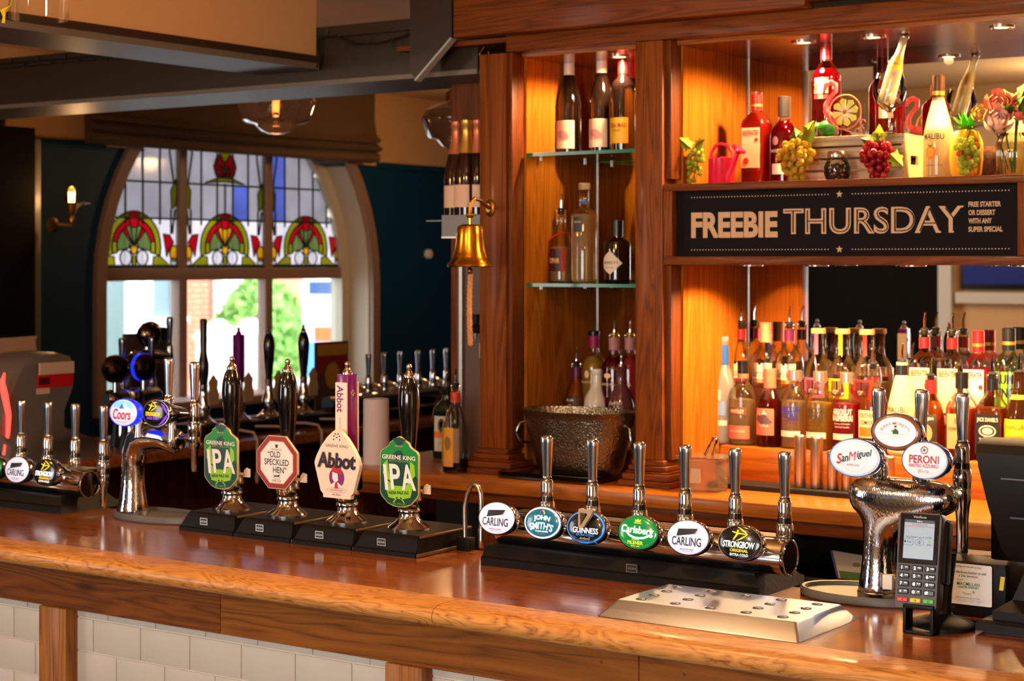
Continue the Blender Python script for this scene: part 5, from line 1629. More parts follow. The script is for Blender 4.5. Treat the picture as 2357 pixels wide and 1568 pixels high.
b = B(); b.box((at(2200, 3.119), 3.1194, 1.14), (at(2260, 3.119), 3.1239, 1.16), BLACKP); b.obj('sticky_pad', cd, world=True)

till = thing('till_screen', 'black till monitor seen from behind at the right end of the counter', 'till', (-.92, 3.1, 1.08))
b = B(); b.rings([[(-1.093, 3.0, 1.085), (-.70, 3.0, 1.085), (-.70, 3.22, 1.085), (-1.093, 3.22, 1.085)], [(-1.093, 3.0, 1.098), (-.70, 3.0, 1.098), (-.70, 3.22, 1.098), (-1.093, 3.22, 1.098)], [(-1.085, 3.008, 1.103), (-.71, 3.008, 1.103), (-.71, 3.21, 1.103), (-1.085, 3.21, 1.103)]], BLACKP); b.box((-1.08, 3.01, 1.0803), (-.71, 3.2, 1.085), RUBBER)
b.obj('base_plate', till, world=True, sharp=25)
b = B(); b.rings([[(-1.07, 3.02, 1.103), (-.74, 3.02, 1.103), (-.74, 3.18, 1.103), (-1.07, 3.18, 1.103)], [(-1.07, 3.02, 1.118), (-.74, 3.02, 1.118), (-.74, 3.18, 1.118), (-1.07, 3.18, 1.118)], [(-1.045, 3.05, 1.135), (-.765, 3.05, 1.135), (-.765, 3.16, 1.135), (-1.045, 3.16, 1.135)], [(-1.0, 3.07, 1.25), (-.81, 3.07, 1.25), (-.81, 3.13, 1.25), (-1.0, 3.13, 1.25)]], BLACKP); b.obj('stand', till, world=True, sharp=25)
b = B()
rs = []
for z, xl, yf in ((1.205, -1.045, 3.035), (1.23, -1.055, 3.02), (1.30, -1.07, 3.0), (1.37, -1.085, 2.992), (1.395, -1.090, 2.994), (1.41, -1.092, 3.004), (1.418, -1.090, 3.02)):
    xr = -1.84 - xl
    rs.append([(xl, yf, z), (xr, yf, z), (xr + .004, 3.045, z), (xr, 3.06, z), (xl, 3.06, z), (xl - .004, 3.045, z)])
b.rings(rs, BLACKP); b.obj('rear_housing', till, world=True, sharp=28)
b = B(); b.box((-1.088, 3.06, 1.20), (-.752, 3.075, 1.415), BLACK, .004); b.obj('screen_panel', till, world=True)
b = B(); b.box((-1.045, 2.9915, 1.352), (-.80, 2.994, 1.3545), GREYP); b.box((-1.03, 2.995, 1.285), (-.81, 2.9995, 1.288), DARKGREY); b.obj('vent_line', till, world=True)
b = B(); b.tube([(-1.20, 3.09, 1.083), (-1.185, 3.08, 1.086), (-1.17, 3.072, 1.098), (-1.162, 3.08, 1.104), (-1.172, 3.09, 1.098), (-1.185, 3.078, 1.088), (-1.16, 3.07, 1.084), (-1.13, 3.078, 1.0835), (-1.103, 3.085, 1.0835)], .0028, RUBBER, 8)
tag(b.obj('looped_cable'), 'looped black cable lying between the card terminal and the till', 'cable')
# ================================================================ BOTTLES
BG = thin('bottle_glass', (250, 248, 242), .8)
FROST = thin('frosted_glass', (214, 214, 208), .6, diff=.55, rough=.3)
DARKB = K('dark_bottle_glass', (16, 9, 7), .06, coat=.5)
BROWNB = K('brown_bottle_glass', (44, 20, 6), .06, coat=.5)
GREENB = K('dark_green_bottle', (6, 30, 12), .06, coat=.5)
LIQ = {'pink': thin('liquid_pink', (240, 60, 40), .4, diff=.32), 'red': thin('liquid_red', (168, 4, 22), .4, diff=.3), 'rose': thin('liquid_rose', (252, 170, 140), .3, diff=.4), 'tonic': thin('liquid_tonic', (252, 246, 222), .3, diff=.5), 'clear': thin('liquid_clear', (252, 228, 178), .3, diff=.32),  # cream haze of clear and tonic puts refracted bar light into the colour
       'amber': thin('liquid_amber', (226, 120, 30), .4, diff=.4), 'yellow': thin('liquid_yellow', (244, 204, 90), .4, diff=.45), 'orange': thin('liquid_orange', (250, 140, 60), .4, diff=.5), 'dark': thin('liquid_dark', (70, 22, 8), .5, diff=.1), 'lime': thin('liquid_lime', (150, 170, 30), .4, diff=.3), 'raspberry': thin('liquid_raspberry', (236, 70, 90), .4, diff=.5)}
LBL = K('paper_label', (236, 218, 194), .55)


def paper(nm, c): return K('label_' + nm, c, .5)


def bottle(lab, x, y, z, prof, glass=BG, liquid=None, fill=.7, sq=None, ry=1.0, cap=None, pourer=False, labels=(), grp=None, seg=28, tilt=None, name='bottle', rz=0.0, pcol=None, neckband=None):
    """prof: (r, z[, exponent]) of the outer glass from the foot to the lip; labels: (z0, z1, half width in radians or metres, material, [(text, z, h, w, material, bold)])"""
    t = thing(name, lab, 'bottle', (x, y, z), rz, grp, tilt)
    b = B(); b.lathe(prof, glass, seg, sq=sq, ry=ry, caps=(True, False)); b.obj('glass', t, sharp=50)
    top = prof[-1][1]
    def rad(zz):
        for p, q in zip(prof, prof[1:]):
            if p[1] <= zz <= q[1] and q[1] > p[1]: return p[0] + (q[0] - p[0]) * (zz - p[1]) / (q[1] - p[1])
        return prof[-1][0]
    if liquid:
        zf = top * fill
        pl = [((p[0] - .002) * .985, max(p[1], .004)) + tuple(p[2:]) for p in prof if p[1] < zf]
        pl.append(((rad(zf) - .002) * .985, zf) + ((sq,) if sq else ()))
        b = B(); b.lathe(pl, LIQ[liquid], seg, sq=sq, ry=ry); b.obj('liquid', t, sharp=50)
    if cap:
        z0, z1, r, m = cap[:4]
        b = B(); b.lathe([(r, z0), (r, z1 - .002), (r * .9, z1)], m, 20)
        if len(cap) > 4: b.lathe([(r + .0004, z0 + (z1 - z0) * .25), (r + .0004, z0 + (z1 - z0) * .4)], cap[4], 20, caps=(False, False))
        b.obj('cap', t)
    if neckband:
        z0, z1, m = neckband
        b = B(); b.lathe([(rad(z0) + .0007, z0), (rad(z1) + .0007, z1)], m, 20, caps=(False, False)); b.obj('neck_band', t)
    if pourer:
        b = B(); b.lathe([(.0085, top - .012), (.0095, top), (.0125, top + .002), (.0115, top + .006), (.006, top + .009)], pcol or RUBBER, 14); p_ = b.obj('pourer', t)
        b = B(); b.tube([(0, 0, top + .008), (0, 0, top + .03), (.004, -.003, top + .052)], [.0042, .0036, .003], CHROME, 8); b.obj('spout', p_)
    for lb in labels:
        z0, z1, hw, m = lb[:4]
        zm = (z0 + z1) / 2
        R = (rad(zm) + .0008)
        if sq and sq > 3:
            flatf = lambda u, v, R=R: (u, -R * ry * 1.0 - .0004, v)
            b = B(); b.flat([(-hw, z0), (hw, z0), (hw, z1), (-hw, z1)], 0, m, flatf)
            ff = lambda l_: (lambda u, v, R=R: (u, -R * ry - .0006 - l_, v))
        else:
            ff = lambda l_: (lambda u, v: (((rad(v) + .0008 + l_)) * sin(u / R), -(rad(v) + .0008 + l_) * cos(u / R) * ry, v))
            b = B(); n = 14; g = ff(0)
            zs = sorted({z0, z1} | {p[1] for p in prof if z0 < p[1] < z1})
            gr = [[b.v(*g(R * (-hw + 2 * hw * k / n), zz)) for k in range(n + 1)] for zz in zs]
            for r0, r1 in zip(gr, gr[1:]):
                for k in range(n): b.f([r0[k], r0[k + 1], r1[k + 1], r1[k]], m)
        L_ = b.obj('label', t, recalc=False)
        if len(lb) > 4 and lb[4]:
            b = B()
            for it in lb[4]:
                if callable(it): it(b, ff(.0004)); continue
                s_, zz, h, wd, mm = it[:5]
                b.text(s_, mm, it[6] if len(it) > 6 else 0, zz, wd, h, f=ff(.0004), bold=it[5] if len(it) > 5 else .01, shear=it[7] if len(it) > 7 else 0)
            b.obj('lettering', L_, recalc=False, smooth=False)
    return t


GLIP = lambda pr: pr
# outlines
WINE = [(.034, 0), (.0375, .003), (.038, .01), (.038, .15), (.036, .175), (.029, .205), (.019, .24), (.0148, .262), (.0142, .292), (.0152, .293), (.0152, .298)]
BORD = [(.034, 0), (.0375, .003), (.0378, .01), (.0378, .185), (.0365, .2), (.03, .215), (.018, .227), (.0148, .237), (.0142, .29), (.0152, .291), (.0152, .297)]
CHAMP = [(.036, 0), (.043, .004), (.044, .015), (.044, .13), (.041, .165), (.03, .21), (.02, .245), (.0165, .27), (.016, .30), (.0165, .312)]
GORD = [(.036, 0, 3), (.0385, .004, 3), (.039, .012, 3), (.039, .165, 3), (.036, .185, 3), (.024, .208, 2), (.016, .22, 2), (.0145, .226, 2), (.0145, .272, 2), (.0155, .274, 2), (.0155, .28, 2)]
BEEF = [(.035, 0, 6), (.0375, .003, 6), (.0378, .175, 6), (.035, .187, 5), (.022, .205, 3), (.0155, .212, 2), (.0145, .216, 2), (.0145, .262, 2), (.0155, .264, 2), (.0155, .27, 2)]
CORKGIN = [(.036, 0), (.041, .004), (.042, .012), (.042, .13), (.039, .155), (.028, .178), (.0185, .19), (.0165, .2), (.016, .25), (.018, .252), (.018, .258)]
ABS = [(.037, 0), (.0405, .003), (.041, .01), (.041, .125), (.039, .145), (.030, .165), (.0185, .176), (.0175, .182), (.0175, .214), (.019, .216), (.019, .22)]
GOOSE = [(.034, 0), (.0375, .004), (.038, .012), (.038, .165), (.0365, .185), (.026, .212), (.018, .23), (.0165, .245), (.0155, .30), (.017, .302), (.017, .308)]
TALLGIN = [(.035, 0), (.0385, .004), (.039, .012), (.039, .205), (.036, .216), (.022, .224), (.0155, .229), (.0145, .235), (.0145, .285), (.0155, .287), (.0155, .29)]
MALI = [(.036, 0), (.040, .004), (.041, .012), (.041, .115), (.038, .14), (.029, .18), (.021, .21), (.017, .225), (.0155, .25), (.0155, .258)]
SOCO = [(.036, 0), (.040, .004), (.041, .012), (.041, .12), (.0395, .145), (.031, .168), (.02, .185), (.016, .2), (.0145, .24), (.0155, .242), (.0155, .248)]
SQUARE = [(.033, 0, 6), (.0365, .003, 6), (.037, .010, 6), (.037, .135, 6), (.034, .15, 5), (.020, .178, 3), (.015, .19, 2), (.0145, .225, 2), (.0155, .227, 2), (.0155, .232, 2)]
KAHL = [(.036, 0), (.0405, .004), (.041, .01), (.041, .10), (.038, .13), (.025, .165), (.018, .185), (.0155, .205), (.0145, .235), (.0155, .24)]
HEND = [(.036, 0), (.0405, .004), (.041, .012), (.041, .115), (.0385, .125), (.024, .132), (.0155, .137), (.0145, .145), (.0145, .165), (.0155, .167), (.0155, .17)]
JAG = [(.036, 0, 7), (.040, .003, 7), (.0405, .008, 7), (.0405, .145, 7), (.036, .165, 6), (.019, .185, 3), (.0145, .192, 2), (.014, .215, 2), (.0155, .217, 2), (.0155, .222, 2)]
WHIT = [(.036, 0), (.0405, .004), (.041, .012), (.041, .14), (.0385, .155), (.026, .172), (.0175, .182), (.016, .19), (.0155, .235), (.017, .237), (.017, .243)]
RND = [(.036, 0), (.040, .004), (.0405, .012), (.0405, .09), (.039, .11), (.028, .145), (.018, .165), (.0145, .18), (.0145, .215), (.0155, .217), (.0155, .222)]

CORKM = K('cork_top', (206, 150, 92), .6)
REDCAP = K('cap_red', (176, 22, 22), .3); SALMON = K('cap_salmon', (236, 138, 100), .35); PURP = K('cap_purple', (92, 22, 66), .3); BLKCAP = K('cap_black', (18, 16, 16), .3); GOLDCAP = K('cap_gold', (206, 160, 70), .3, .8)
BEEFRED = paper('beef_red', (200, 48, 40)); PEACH = paper('peach', (246, 206, 160)); TAN = paper('tan', (206, 158, 104)); YEL = paper('yellow', (240, 190, 20)); BLKL = paper('black', (26, 22, 22)); PINKL = paper('pink', (232, 92, 130)); CORAL = paper('coral', (244, 110, 84)); BLUEL = paper('blue', (40, 90, 170)); GRN = paper('green', (130, 170, 40)); MAUVE = paper('mauve', (170, 116, 120)); ORNG = paper('orange', (240, 120, 30))
YF, YR = 4.658, 4.757

G1 = 'spirit bottles on the front step of the right bay'
G2 = 'spirit bottles on the rear step of the right bay'
# --- rear step
for px, lab, cm, pr_c, txt in ((1706, 'clear gin bottle with red neck band and steel pourer on the rear step', REDCAP, True, REDCAP), (1762, 'gin bottle with a salmon cap on the rear step between two poured bottles', SALMON, False, SALMON), (1817, 'gin bottle with purple neck band and pourer on the rear step', PURP, True, GOLDCAP)):
    bottle(lab, at(px, YR), YR, 1.262, GORD, liquid='clear' if cm is not SALMON else 'rose', fill=.32, seg=28, grp=G2, pourer=pr_c, cap=None if pr_c else (.226, .284, .0165, SALMON), neckband=(.232, .262, cm) if pr_c else None,
           labels=[(.118, .165, .95, LBL, [('Gordon\u2019s', .135, .022, .058, INK, .0, 0, .25), lambda b, f, m=INK: b.disc(0, .164, .006, .006, 0, m, 4, f)]), (.107, .117, .95, txt, [])])
for px, lab, m in ((1884, 'round shouldered gin bottle with a pink strap over its cork', PINKL), (1940, 'round shouldered gin bottle with a yellow strap over its cork', YEL), (1996, 'round shouldered gin bottle with a red strap over its cork', BEEFRED)):
    bottle(lab, at(px, YR), YR, 1.262, CORKGIN, liquid='clear', fill=.45, grp=G2, cap=(.256, .270, .0215, CORKM), neckband=None,
           labels=[(.07, .128, .8, m, []), (.078, .122, .5, BLKL, [('GIN', .09, .012, .024, LBL, .02)]), (.195, .256, .35, m, [])])
for i, (px, lab, liq, pour) in enumerate(((2128, 'gin bottle with orange flecked label and red neck band on the rear step', 'orange', True), (2192, 'gin bottle with plain cream label and red neck band on the rear step', 'clear', True), (2252, 'full pink gin bottle with cream label and red screw cap on the rear step', 'pink', False))):
    bottle(lab, at(px, YR), YR, 1.262, BEEF, liquid=liq, fill=.62 if i == 2 else .35, sq=6, grp=G2, pourer=pour, cap=None if pour else (.216, .274, .0165, REDCAP, GOLDCAP), neckband=(.222, .252, REDCAP) if pour else None,
           labels=[(.045, .168, .029, PEACH if i < 2 else LBL, [('BEEFEATER', .153, .016, .05, BEEFRED, .03), ('LONDON', .14, .004, .03, GREYINK), lambda b, f: [b.disc(.02, .12, .006, .007, 0, BEEFRED if i != 1 else PEACH, 10, f), b.disc(-.017, .062, .009, .01, 0, BEEFRED if i != 1 else PEACH, 10, f)]]), (.012, .038, .03, CORAL if i != 1 else PEACH, [])])
bottle('rum bottle with black and gold cap and green label on the rear step', at(2322, YR), YR, 1.262, GORD, liquid='lime', fill=.55, grp=G2, cap=(.222, .284, .018, BLKCAP, GOLDCAP), labels=[(.07, .165, .9, GRN, [('RUM', .145, .026, .052, INK, .04), ('KING', .108, .026, .056, INK, .04)])])
bottle('tall clear bottle with black cap beside the rum on the rear step', at(2380, YR), YR, 1.262, GORD, liquid='amber', fill=.5, grp=G2, cap=(.222, .284, .018, BLKCAP, GOLDCAP), labels=[(.07, .16, .9, TAN, [])])
# --- front step
bottle('tall frosted vodka bottle with a blue neck label beside the side panel', at(1664, YF), YF, 1.19, GOOSE, FROST, cap=(.30, .315, .0165, K('cap_grey_blue', (130, 150, 170), .3)), neckband=(.232, .292, BLUEL), grp=G1,
       labels=[(.085, .125, .7, paper('iceblue', (120, 150, 200)), []), (.055, .07, .8, LBL, []), (.13, .16, .3, LBL, [])])
bottle('clear gin bottle with a coral label and coral neck seal', at(1710, YF), YF, 1.19, WHIT, liquid='clear', fill=.55, grp=G1, pourer=False, cap=(.198, .246, .0165, BLKCAP), neckband=(.195, .235, CORAL),
       labels=[(.02, .058, .95, CORAL, [('PINK VODKA', .042, .006, .05, LBL)]), (.09, .112, .7, paper('smoky', (120, 70, 50)), [('WHITLEY', .1, .011, .046, LBL, .02)])])
bottle('red flavoured vodka bottle with a mountain label and coral cap', at(1772, YF), YF, 1.19, RND, liquid='red', fill=.62, grp=G1, cap=(.17, .226, .018, CORAL),
       labels=[(.035, .112, .75, CORAL, [lambda b, f: [b.flat([(-.028, .08), (-.018, .105), (-.01, .09), (0, .108), (.012, .088), (.028, .072), (0, .06)], 0, paper('mauve2', (96, 70, 78)), f), b.flat([(-.018, .105), (-.022, .095), (-.01, .09)], 0, LBL, f), b.flat([(0, .108), (-.008, .095), (.01, .095)], 0, LBL, f)], ('VODKA', .063, .008, .03, LBL, .02)])])
for px, lab, liq, l1, l2, m, lm in ((1830, 'clear vodka bottle with blue lettering and a silver cap', 'clear', 'ABSOLUT', 'VODKA', paper('vodka_blue', (40, 50, 170)), None), (1888, 'pale yellow vodka bottle with dark lettering and a silver cap', 'yellow', 'ABSOLUT', 'VANILIA', paper('vodka_olive', (70, 56, 16)), None), (1950, 'pinkish vodka bottle with pale lettering and a silver cap', 'raspberry', 'ABSOLUT', 'RASPBERRI', paper('vodka_pale', (250, 220, 210)), None)):
    bottle(lab, at(px, YF), YF, 1.19, ABS, liquid=liq, fill=.62, grp=G1, cap=(.196, .224, .0205, K('cap_silver', (206, 190, 170), .25, .9)),
           labels=[(.035, .052, .8, LBL, []), (.088, .124, .01, LBL, [(l1, .114, .017, .062, m, .03), (l2, .096, .017, .054 if l2 != 'RASPBERRI' else .066, m, .03), ('Country of Sweden', .08, .006, .05, m, 0, 0, .3), ('imported vodka', .071, .006, .046, m, 0, 0, .3)])])
bottle('amber liqueur bottle with a cream label and pourer behind the tap tower', at(2010, YF), YF, 1.19, SOCO, liquid='amber', fill=.62, grp=G1, pourer=True, neckband=(.205, .212, REDCAP),
       labels=[(.045, .122, .9, PEACH, [('SOUTHERN', .108, .012, .052, INK, .01), ('COMFORT', .088, .012, .046, INK, .01), lambda b, f: b.flat([(-.03, .05), (.03, .05), (.03, .075), (-.03, .075)], 0, ORNG, f)])])
bottle('white coconut rum bottle with a pourer standing behind the tap tower', at(2076, YF), YF, 1.19, MALI, K('white_bottle', (240, 200, 150), .25, coat=.5), grp=G1, pourer=True, neckband=(.222, .25, BLKCAP),
       labels=[(.12, .121, .1, LBL, [('MALIBU', .128, .017, .066, INK, .0), lambda b, f: [b.disc(0, .085, .016, .018, 0, ORNG, 16, f), b.disc(0, .09, .008, .008, 0, YEL, 12, f)]])])
bottle('spiced rum bottle with a red capsule and dark picture label', at(2142, YF), YF, 1.19, RND, liquid='amber', fill=.7, grp=G1, pourer=True, neckband=(.175, .212, paper('wine_red', (120, 16, 24))), labels=[(.03, .12, .8, paper('rum_dark', (52, 38, 34)), [('Morgan', .108, .013, .046, LBL, .02), lambda b, f: [b.disc(0, .068, .02, .026, 0, TAN, 14, f), b.flat([(-.034, .03), (.034, .03), (.034, .044), (-.034, .044)], 0, ORNG, f), b.disc(-.016, .08, .01, .014, 0, paper('coat_red', (190, 60, 40)), 10, f)]])])
bottle('square amaretto bottle with a black cap and tan label', at(2214, YF), YF, 1.19, SQUARE, liquid='amber', fill=.6, sq=6, grp=G1, cap=(.192, .236, .018, BLKCAP), labels=[(.03, .125, .028, TAN, [('DISARONNO', .085, .009, .05, INK, 0), lambda b, f: b.disc(0, .106, .008, .009, 0, GREYINK, 12, f)])])
bottle('square whiskey bottle with a black and white label and pourer', at(2284, YF), YF, 1.19, SQUARE, liquid='amber', fill=.62, sq=6, grp=G1, pourer=True, neckband=(.192, .222, BLKCAP), rz=-.0,
       labels=[(.02, .128, .034, BLKL, [('JACK DANIEL\u2019S', .112, .014, .058, LBL, .025, 0), lambda b, f: [b.ring(0, .083, .024, .016, .004, 0, LBL, 20, f=f), b.disc(0, .083, .015, .009, 0, LBL, 16, f)], ('Old No.7', .083, .006, .02, INK, .01), ('Tennessee', .06, .008, .046, LBL, .02), ('WHISKEY', .045, .007, .05, LBL, .02)])])
bottle('brown coffee liqueur bottle with a big yellow label at the picture edge', at(2346, YF), YF, 1.19, KAHL, BROWNB, grp=G1, pourer=True, neckband=(.17, .182, YEL), labels=[(.015, .118, .9, YEL, [('KAHLUA', .098, .014, .052, ORNG, .01), ('COFFEE', .068, .012, .046, ORNG, 0), ('LIQUEUR', .05, .012, .05, ORNG, 0)])])

# --- champagne recess, left end
chs = thing('bottle_bracket', 'small grey metal bracket shelf holding champagne bottles left of the pillar', 'shelf', (-3.30, 4.5, 1.855))
b = B(); b.box((-3.335, 4.43, 1.80), (-3.132, 4.434, 1.872), K('grey_bracket', (120, 118, 116), .4, .3)); b.box((-3.40, 4.434, 1.853), (-3.132, 4.60, 1.857), K('grey_bracket', (120, 118, 116), .4, .3)); b.obj('bracket_tray', chs, world=True)
b = B(); b.box((-3.335, 4.4285, 1.80), (-3.132, 4.43, 1.805), SATIN); b.obj('front_lip', chs, world=True)
FOILG = K('champagne_foil_gold', (226, 176, 80), .3, .7); FOILR = K('champagne_foil_copper', (206, 120, 80), .35, .5)
for x, y, lab, foil, m in ((at(1075, 4.49), 4.49, 'champagne bottle with gold foil nearest the brass bell', FOILG, BROWNB), (at(1052, 4.52), 4.52, 'champagne bottle with copper foil at the left end of the bracket', FOILR, BROWNB), (at(1064, 4.57), 4.57, 'champagne bottle with pale foil behind the copper foiled one', FOILG, GREENB), (at(1100, 4.51), 4.51, 'dark sparkling wine bottle half hidden by the pine pillar', FOILR, DARKB)):
    t = bottle(lab, x, y, 1.857, [(r * .93, z) for r, z in CHAMP], m, grp='sparkling wine on the bracket', labels=[(.04, .11, .8, paper('champ', (232, 190, 160)), [])])
    b = B(); b.lathe([(.0285, .21), (.0195, .245), (.0168, .27), (.0168, .295), (.019, .298), (.019, .313), (.013, .318)], foil, 22); b.obj('foil', t)
# --- wines
GW = 'wine bottles on the upper glass shelf'
for px, y, lab, pr, capm, lm, tx in ((1310, 4.60, 'dark wine bottle with white capsule and pink label left on the upper glass shelf', WINE, K('capsule_white', (226, 214, 200), .3), paper('wine_pink', (204, 152, 140)), None), (1385, 4.60, 'dark wine bottle with white capsule and pink label middle of the upper glass shelf', WINE, K('capsule_white', (226, 214, 200), .3), paper('wine_pink', (204, 152, 140)), None),
                                     (1434, 4.565, 'red wine bottle with yellow label and dark red capsule beside the pillar', BORD, K('capsule_red', (70, 8, 10), .35), paper('wine_yellow', (206, 166, 30)), 'MAS'), (1452, 4.69, 'red wine bottle with bright red capsule behind the yellow labelled one', BORD, K('capsule_bright_red', (150, 12, 22), .35), paper('wine_yellow', (206, 166, 30)), None)):
    lbs = [(.028, .105, .95, lm, [('CAN MAS', .082, .014, .06, paper('wine_red2', (130, 20, 26)), .02), ('RIOJA', .066, .006, .03, INK)])] if pr is BORD else [(.022, .108, 1.0, paper('wine_label_base', (232, 206, 180)), []), (.045, .106, .7, lm, [lambda b, f: [b.disc(-.004, .066, .018, .012, 0, MAUVE, 14, f), b.disc(.008, .058, .014, .010, 0, MAUVE, 14, f)]])]
    t = bottle(lab, at(px, y), y, 2.053, pr, DARKB, grp=GW, labels=lbs)
    b = B(); b.lathe([(.0158, .235 if pr is WINE else .238), (.0155, .294), (.0165, .295), (.0165, .3), (.013, .302)] if pr is BORD else [(.0172, .248), (.0165, .30), (.013, .302)], capm, 20); b.obj('capsule', t)
# --- gins
G3 = 'gin bottles on the lower glass shelf'
t = bottle('rounded gin bottle with black label and red cord on the lower glass shelf', at(1292, 4.56), 4.56, 1.662, RND, liquid='clear', fill=.5, grp=G3, pourer=True, labels=[(.035, .105, .9, paper('opihr_red', (170, 40, 24)), []), (.0355, .104, .55, BLKL, [('OPIHR', .068, .016, .036, paper('gold_ink', (226, 190, 120)), .03)])])
b = B(); b.tube([(.03, -.02, .155), (.0, -.034, .145), (-.024, -.03, .13), (-.031, -.024, .12)], .003, K('red_cord', (190, 26, 30), .7), 6); b.tube([(-.031, -.025, .122), (-.031, -.026, .095)], [.003, .007], K('red_cord', (190, 26, 30), .7), 8); b.obj('cord', t)
bottle('tall clear gin bottle with blue neck ring on the lower glass shelf', at(1345, 4.54), 4.54, 1.662, TALLGIN, liquid='clear', fill=.72, grp=G3, cap=(.283, .303, .018, K('cap_wood_grey', (160, 130, 100), .5)), neckband=(.24, .248, BLUEL), labels=[(.155, .2, .4, paper('slate', (60, 58, 62)), [('DRY GIN', .185, .005, .022, LBL)]), (.07, .071, .1, LBL, [('SIPSMITH', .115, .012, .04, MAUVE), ('LONDON', .095, .008, .03, MAUVE)])])
t = bottle('squat black gin bottle with a pale diamond label on the lower glass shelf', at(1421, 4.55), 4.55, 1.662, HEND, DARKB, grp=G3, cap=(.142, .19, .0175, BLKCAP), labels=[])
b = B(); R_ = .0422
fl_ = lambda u, v: (R_ * sin(u / R_), -R_ * cos(u / R_), v)
b.flat([(-.036, .06), (-.03, .045), (0, .026), (.038, .06), (0, .098), (-.03, .076)], 0, LBL, fl_)
b.obj('label', t, recalc=False, smooth=False)
b = B(); f2 = lambda u, v: (R_ * 1.012 * sin(u / R_), -R_ * 1.012 * cos(u / R_), v)
b.text('HENDRICK\u2019S', INK, -.002, .062, .054, .008, f=f2); b.text('G I N', INK, -.004, .047, .026, .005, f=f2); b.obj('lettering', t, recalc=False, smooth=False)
# --- bottles behind the wine bucket
G4 = 'bottles behind the wine bucket'
bottle('yellow gin bottle with a pineapple print behind the wine bucket', at(1367, 4.62), 4.62, 1.262, WHIT, liquid='yellow', fill=.72, grp=G4, cap=(.238, .252, .018, BLKCAP), neckband=(.2, .236, paper('magenta', (150, 20, 80))), labels=[(.06, .061, .1, TAN, [lambda b, f: b.disc(0, .12, .008, .012, 0, PEACH, 10, f), ('WHITLEY NEILL', .096, .007, .052, PEACH)])])
bottle('crimson gin bottle with a tree print left of its twin behind the bucket', at(1414, 4.57), 4.57, 1.262, WHIT, liquid='red', fill=.72, grp=G4, pourer=True, pcol=GOLDCAP, neckband=(.198, .236, MAUVE), labels=[(.06, .061, .1, TAN, [lambda b, f: [b.disc(0, .122, .012, .008, 0, PEACH, 10, f), b.flat([(-.002, .108), (.002, .108), (.002, .118), (-.002, .118)], 0, PEACH, f)], ('WHITLEY NEILL', .096, .007, .052, PEACH)])])
bottle('crimson gin bottle half hidden by the right pillar behind the bucket', at(1450, 4.60), 4.60, 1.262, WHIT, liquid='raspberry', fill=.72, grp=G4, pourer=True, pcol=GOLDCAP, neckband=(.198, .236, MAUVE), labels=[(.06, .061, .1, TAN, [('WHITLEY NEILL', .096, .007, .052, PEACH)])])
bottle('amber rum bottle with a dark label and pourer left behind the wine bucket', at(1327, 4.60), 4.60, 1.19, RND, liquid='amber', fill=.8, grp=G4, pourer=True, neckband=(.18, .212, PURP), labels=[(.05, .125, .7, paper('brown_label', (60, 34, 26)), [lambda b, f: b.disc(0, .085, .012, .016, 0, paper('label_rose', (210, 110, 100)), 12, f), ('RUM', .112, .008, .026, LBL), ('WHITE', .06, .006, .03, LBL)])])
bottle('squat white ceramic bottle in the middle behind the wine bucket', at(1375, 4.55), 4.55, 1.19, [(.036, 0), (.041, .004), (.042, .015), (.042, .10), (.038, .125), (.024, .15), (.018, .165), (.018, .195), (.021, .197), (.021, .206)], K('ceramic_white', (206, 196, 180), .25, coat=.5), grp=G4, cap=(.2, .212, .017, WHITEP), labels=[(.1, .101, .1, LBL, [('CREAM', .09, .010, .03, MAUVE)])])
bottle('plum spiced rum bottle with white script right behind the wine bucket', at(1430, 4.55), 4.55, 1.19, RND, K('plum_glass', (92, 50, 52), .12, coat=.5), grp=G4, pourer=True, pcol=SATIN, labels=[(.1, .101, .1, LBL, [('Dead Man\u2019s', .115, .012, .05, LBL, 0, 0, .3), lambda b, f: b.disc(0, .085, .02, .016, 0, LBL, 14, f)])])
b = B(); b.box((-2.99, 4.508, 1.0905), (-2.61, 4.655, 1.19), COUNTER_H, .003); b.obj('bottle_step', bb, world=True)
b = B(); b.box((-2.99, 4.656, 1.0905), (-2.61, 4.795, 1.262), COUNTER_H, .003); b.obj('bottle_step', bb, world=True)
# --- left end of the back counter
bottle('green herbal liqueur bottle with a cream label at the left end of the back counter', -3.43, 4.58, 1.0905, JAG, GREENB, sq=7, ry=.62, pourer=True, labels=[(.025, .138, .028, paper('cream', (206, 196, 170)), [lambda b, f: [b.disc(0, .108, .014, .022, 0, paper('stag_green', (60, 80, 44)), 16, f), b.disc(0, .112, .007, .01, 0, GRN, 10, f), b.flat([(-.028, .068), (.028, .068), (.028, .088), (-.028, .088)], 0, ORNG, f)], ('35% vol', .05, .006, .03, ORNG)])])
bottle('clear bottle with a yellow label and red neck band beside the first pillar', -3.185, 4.30, 1.0905, [(.036, 0), (.040, .004), (.0405, .012), (.0405, .12), (.038, .145), (.026, .18), (.016, .2), (.0145, .21), (.0145, .255), (.0155, .257), (.0155, .262)], liquid='dark', fill=.17, pourer=True, neckband=(.212, .242, K('band_red_orange', (200, 60, 20), .4)), labels=[(.032, .135, .9, paper('kraft', (150, 122, 92)), []), (.02, .137, .45, paper('tequila_yellow', (226, 160, 20)), [lambda b, f: [b.disc(0, .09, .012, .022, 0, paper('crest_brown', (150, 110, 50)), 8, f), b.disc(0, .037, .008, .008, 0, paper('seal_pink', (220, 150, 150)), 12, f)]])])
gs = None
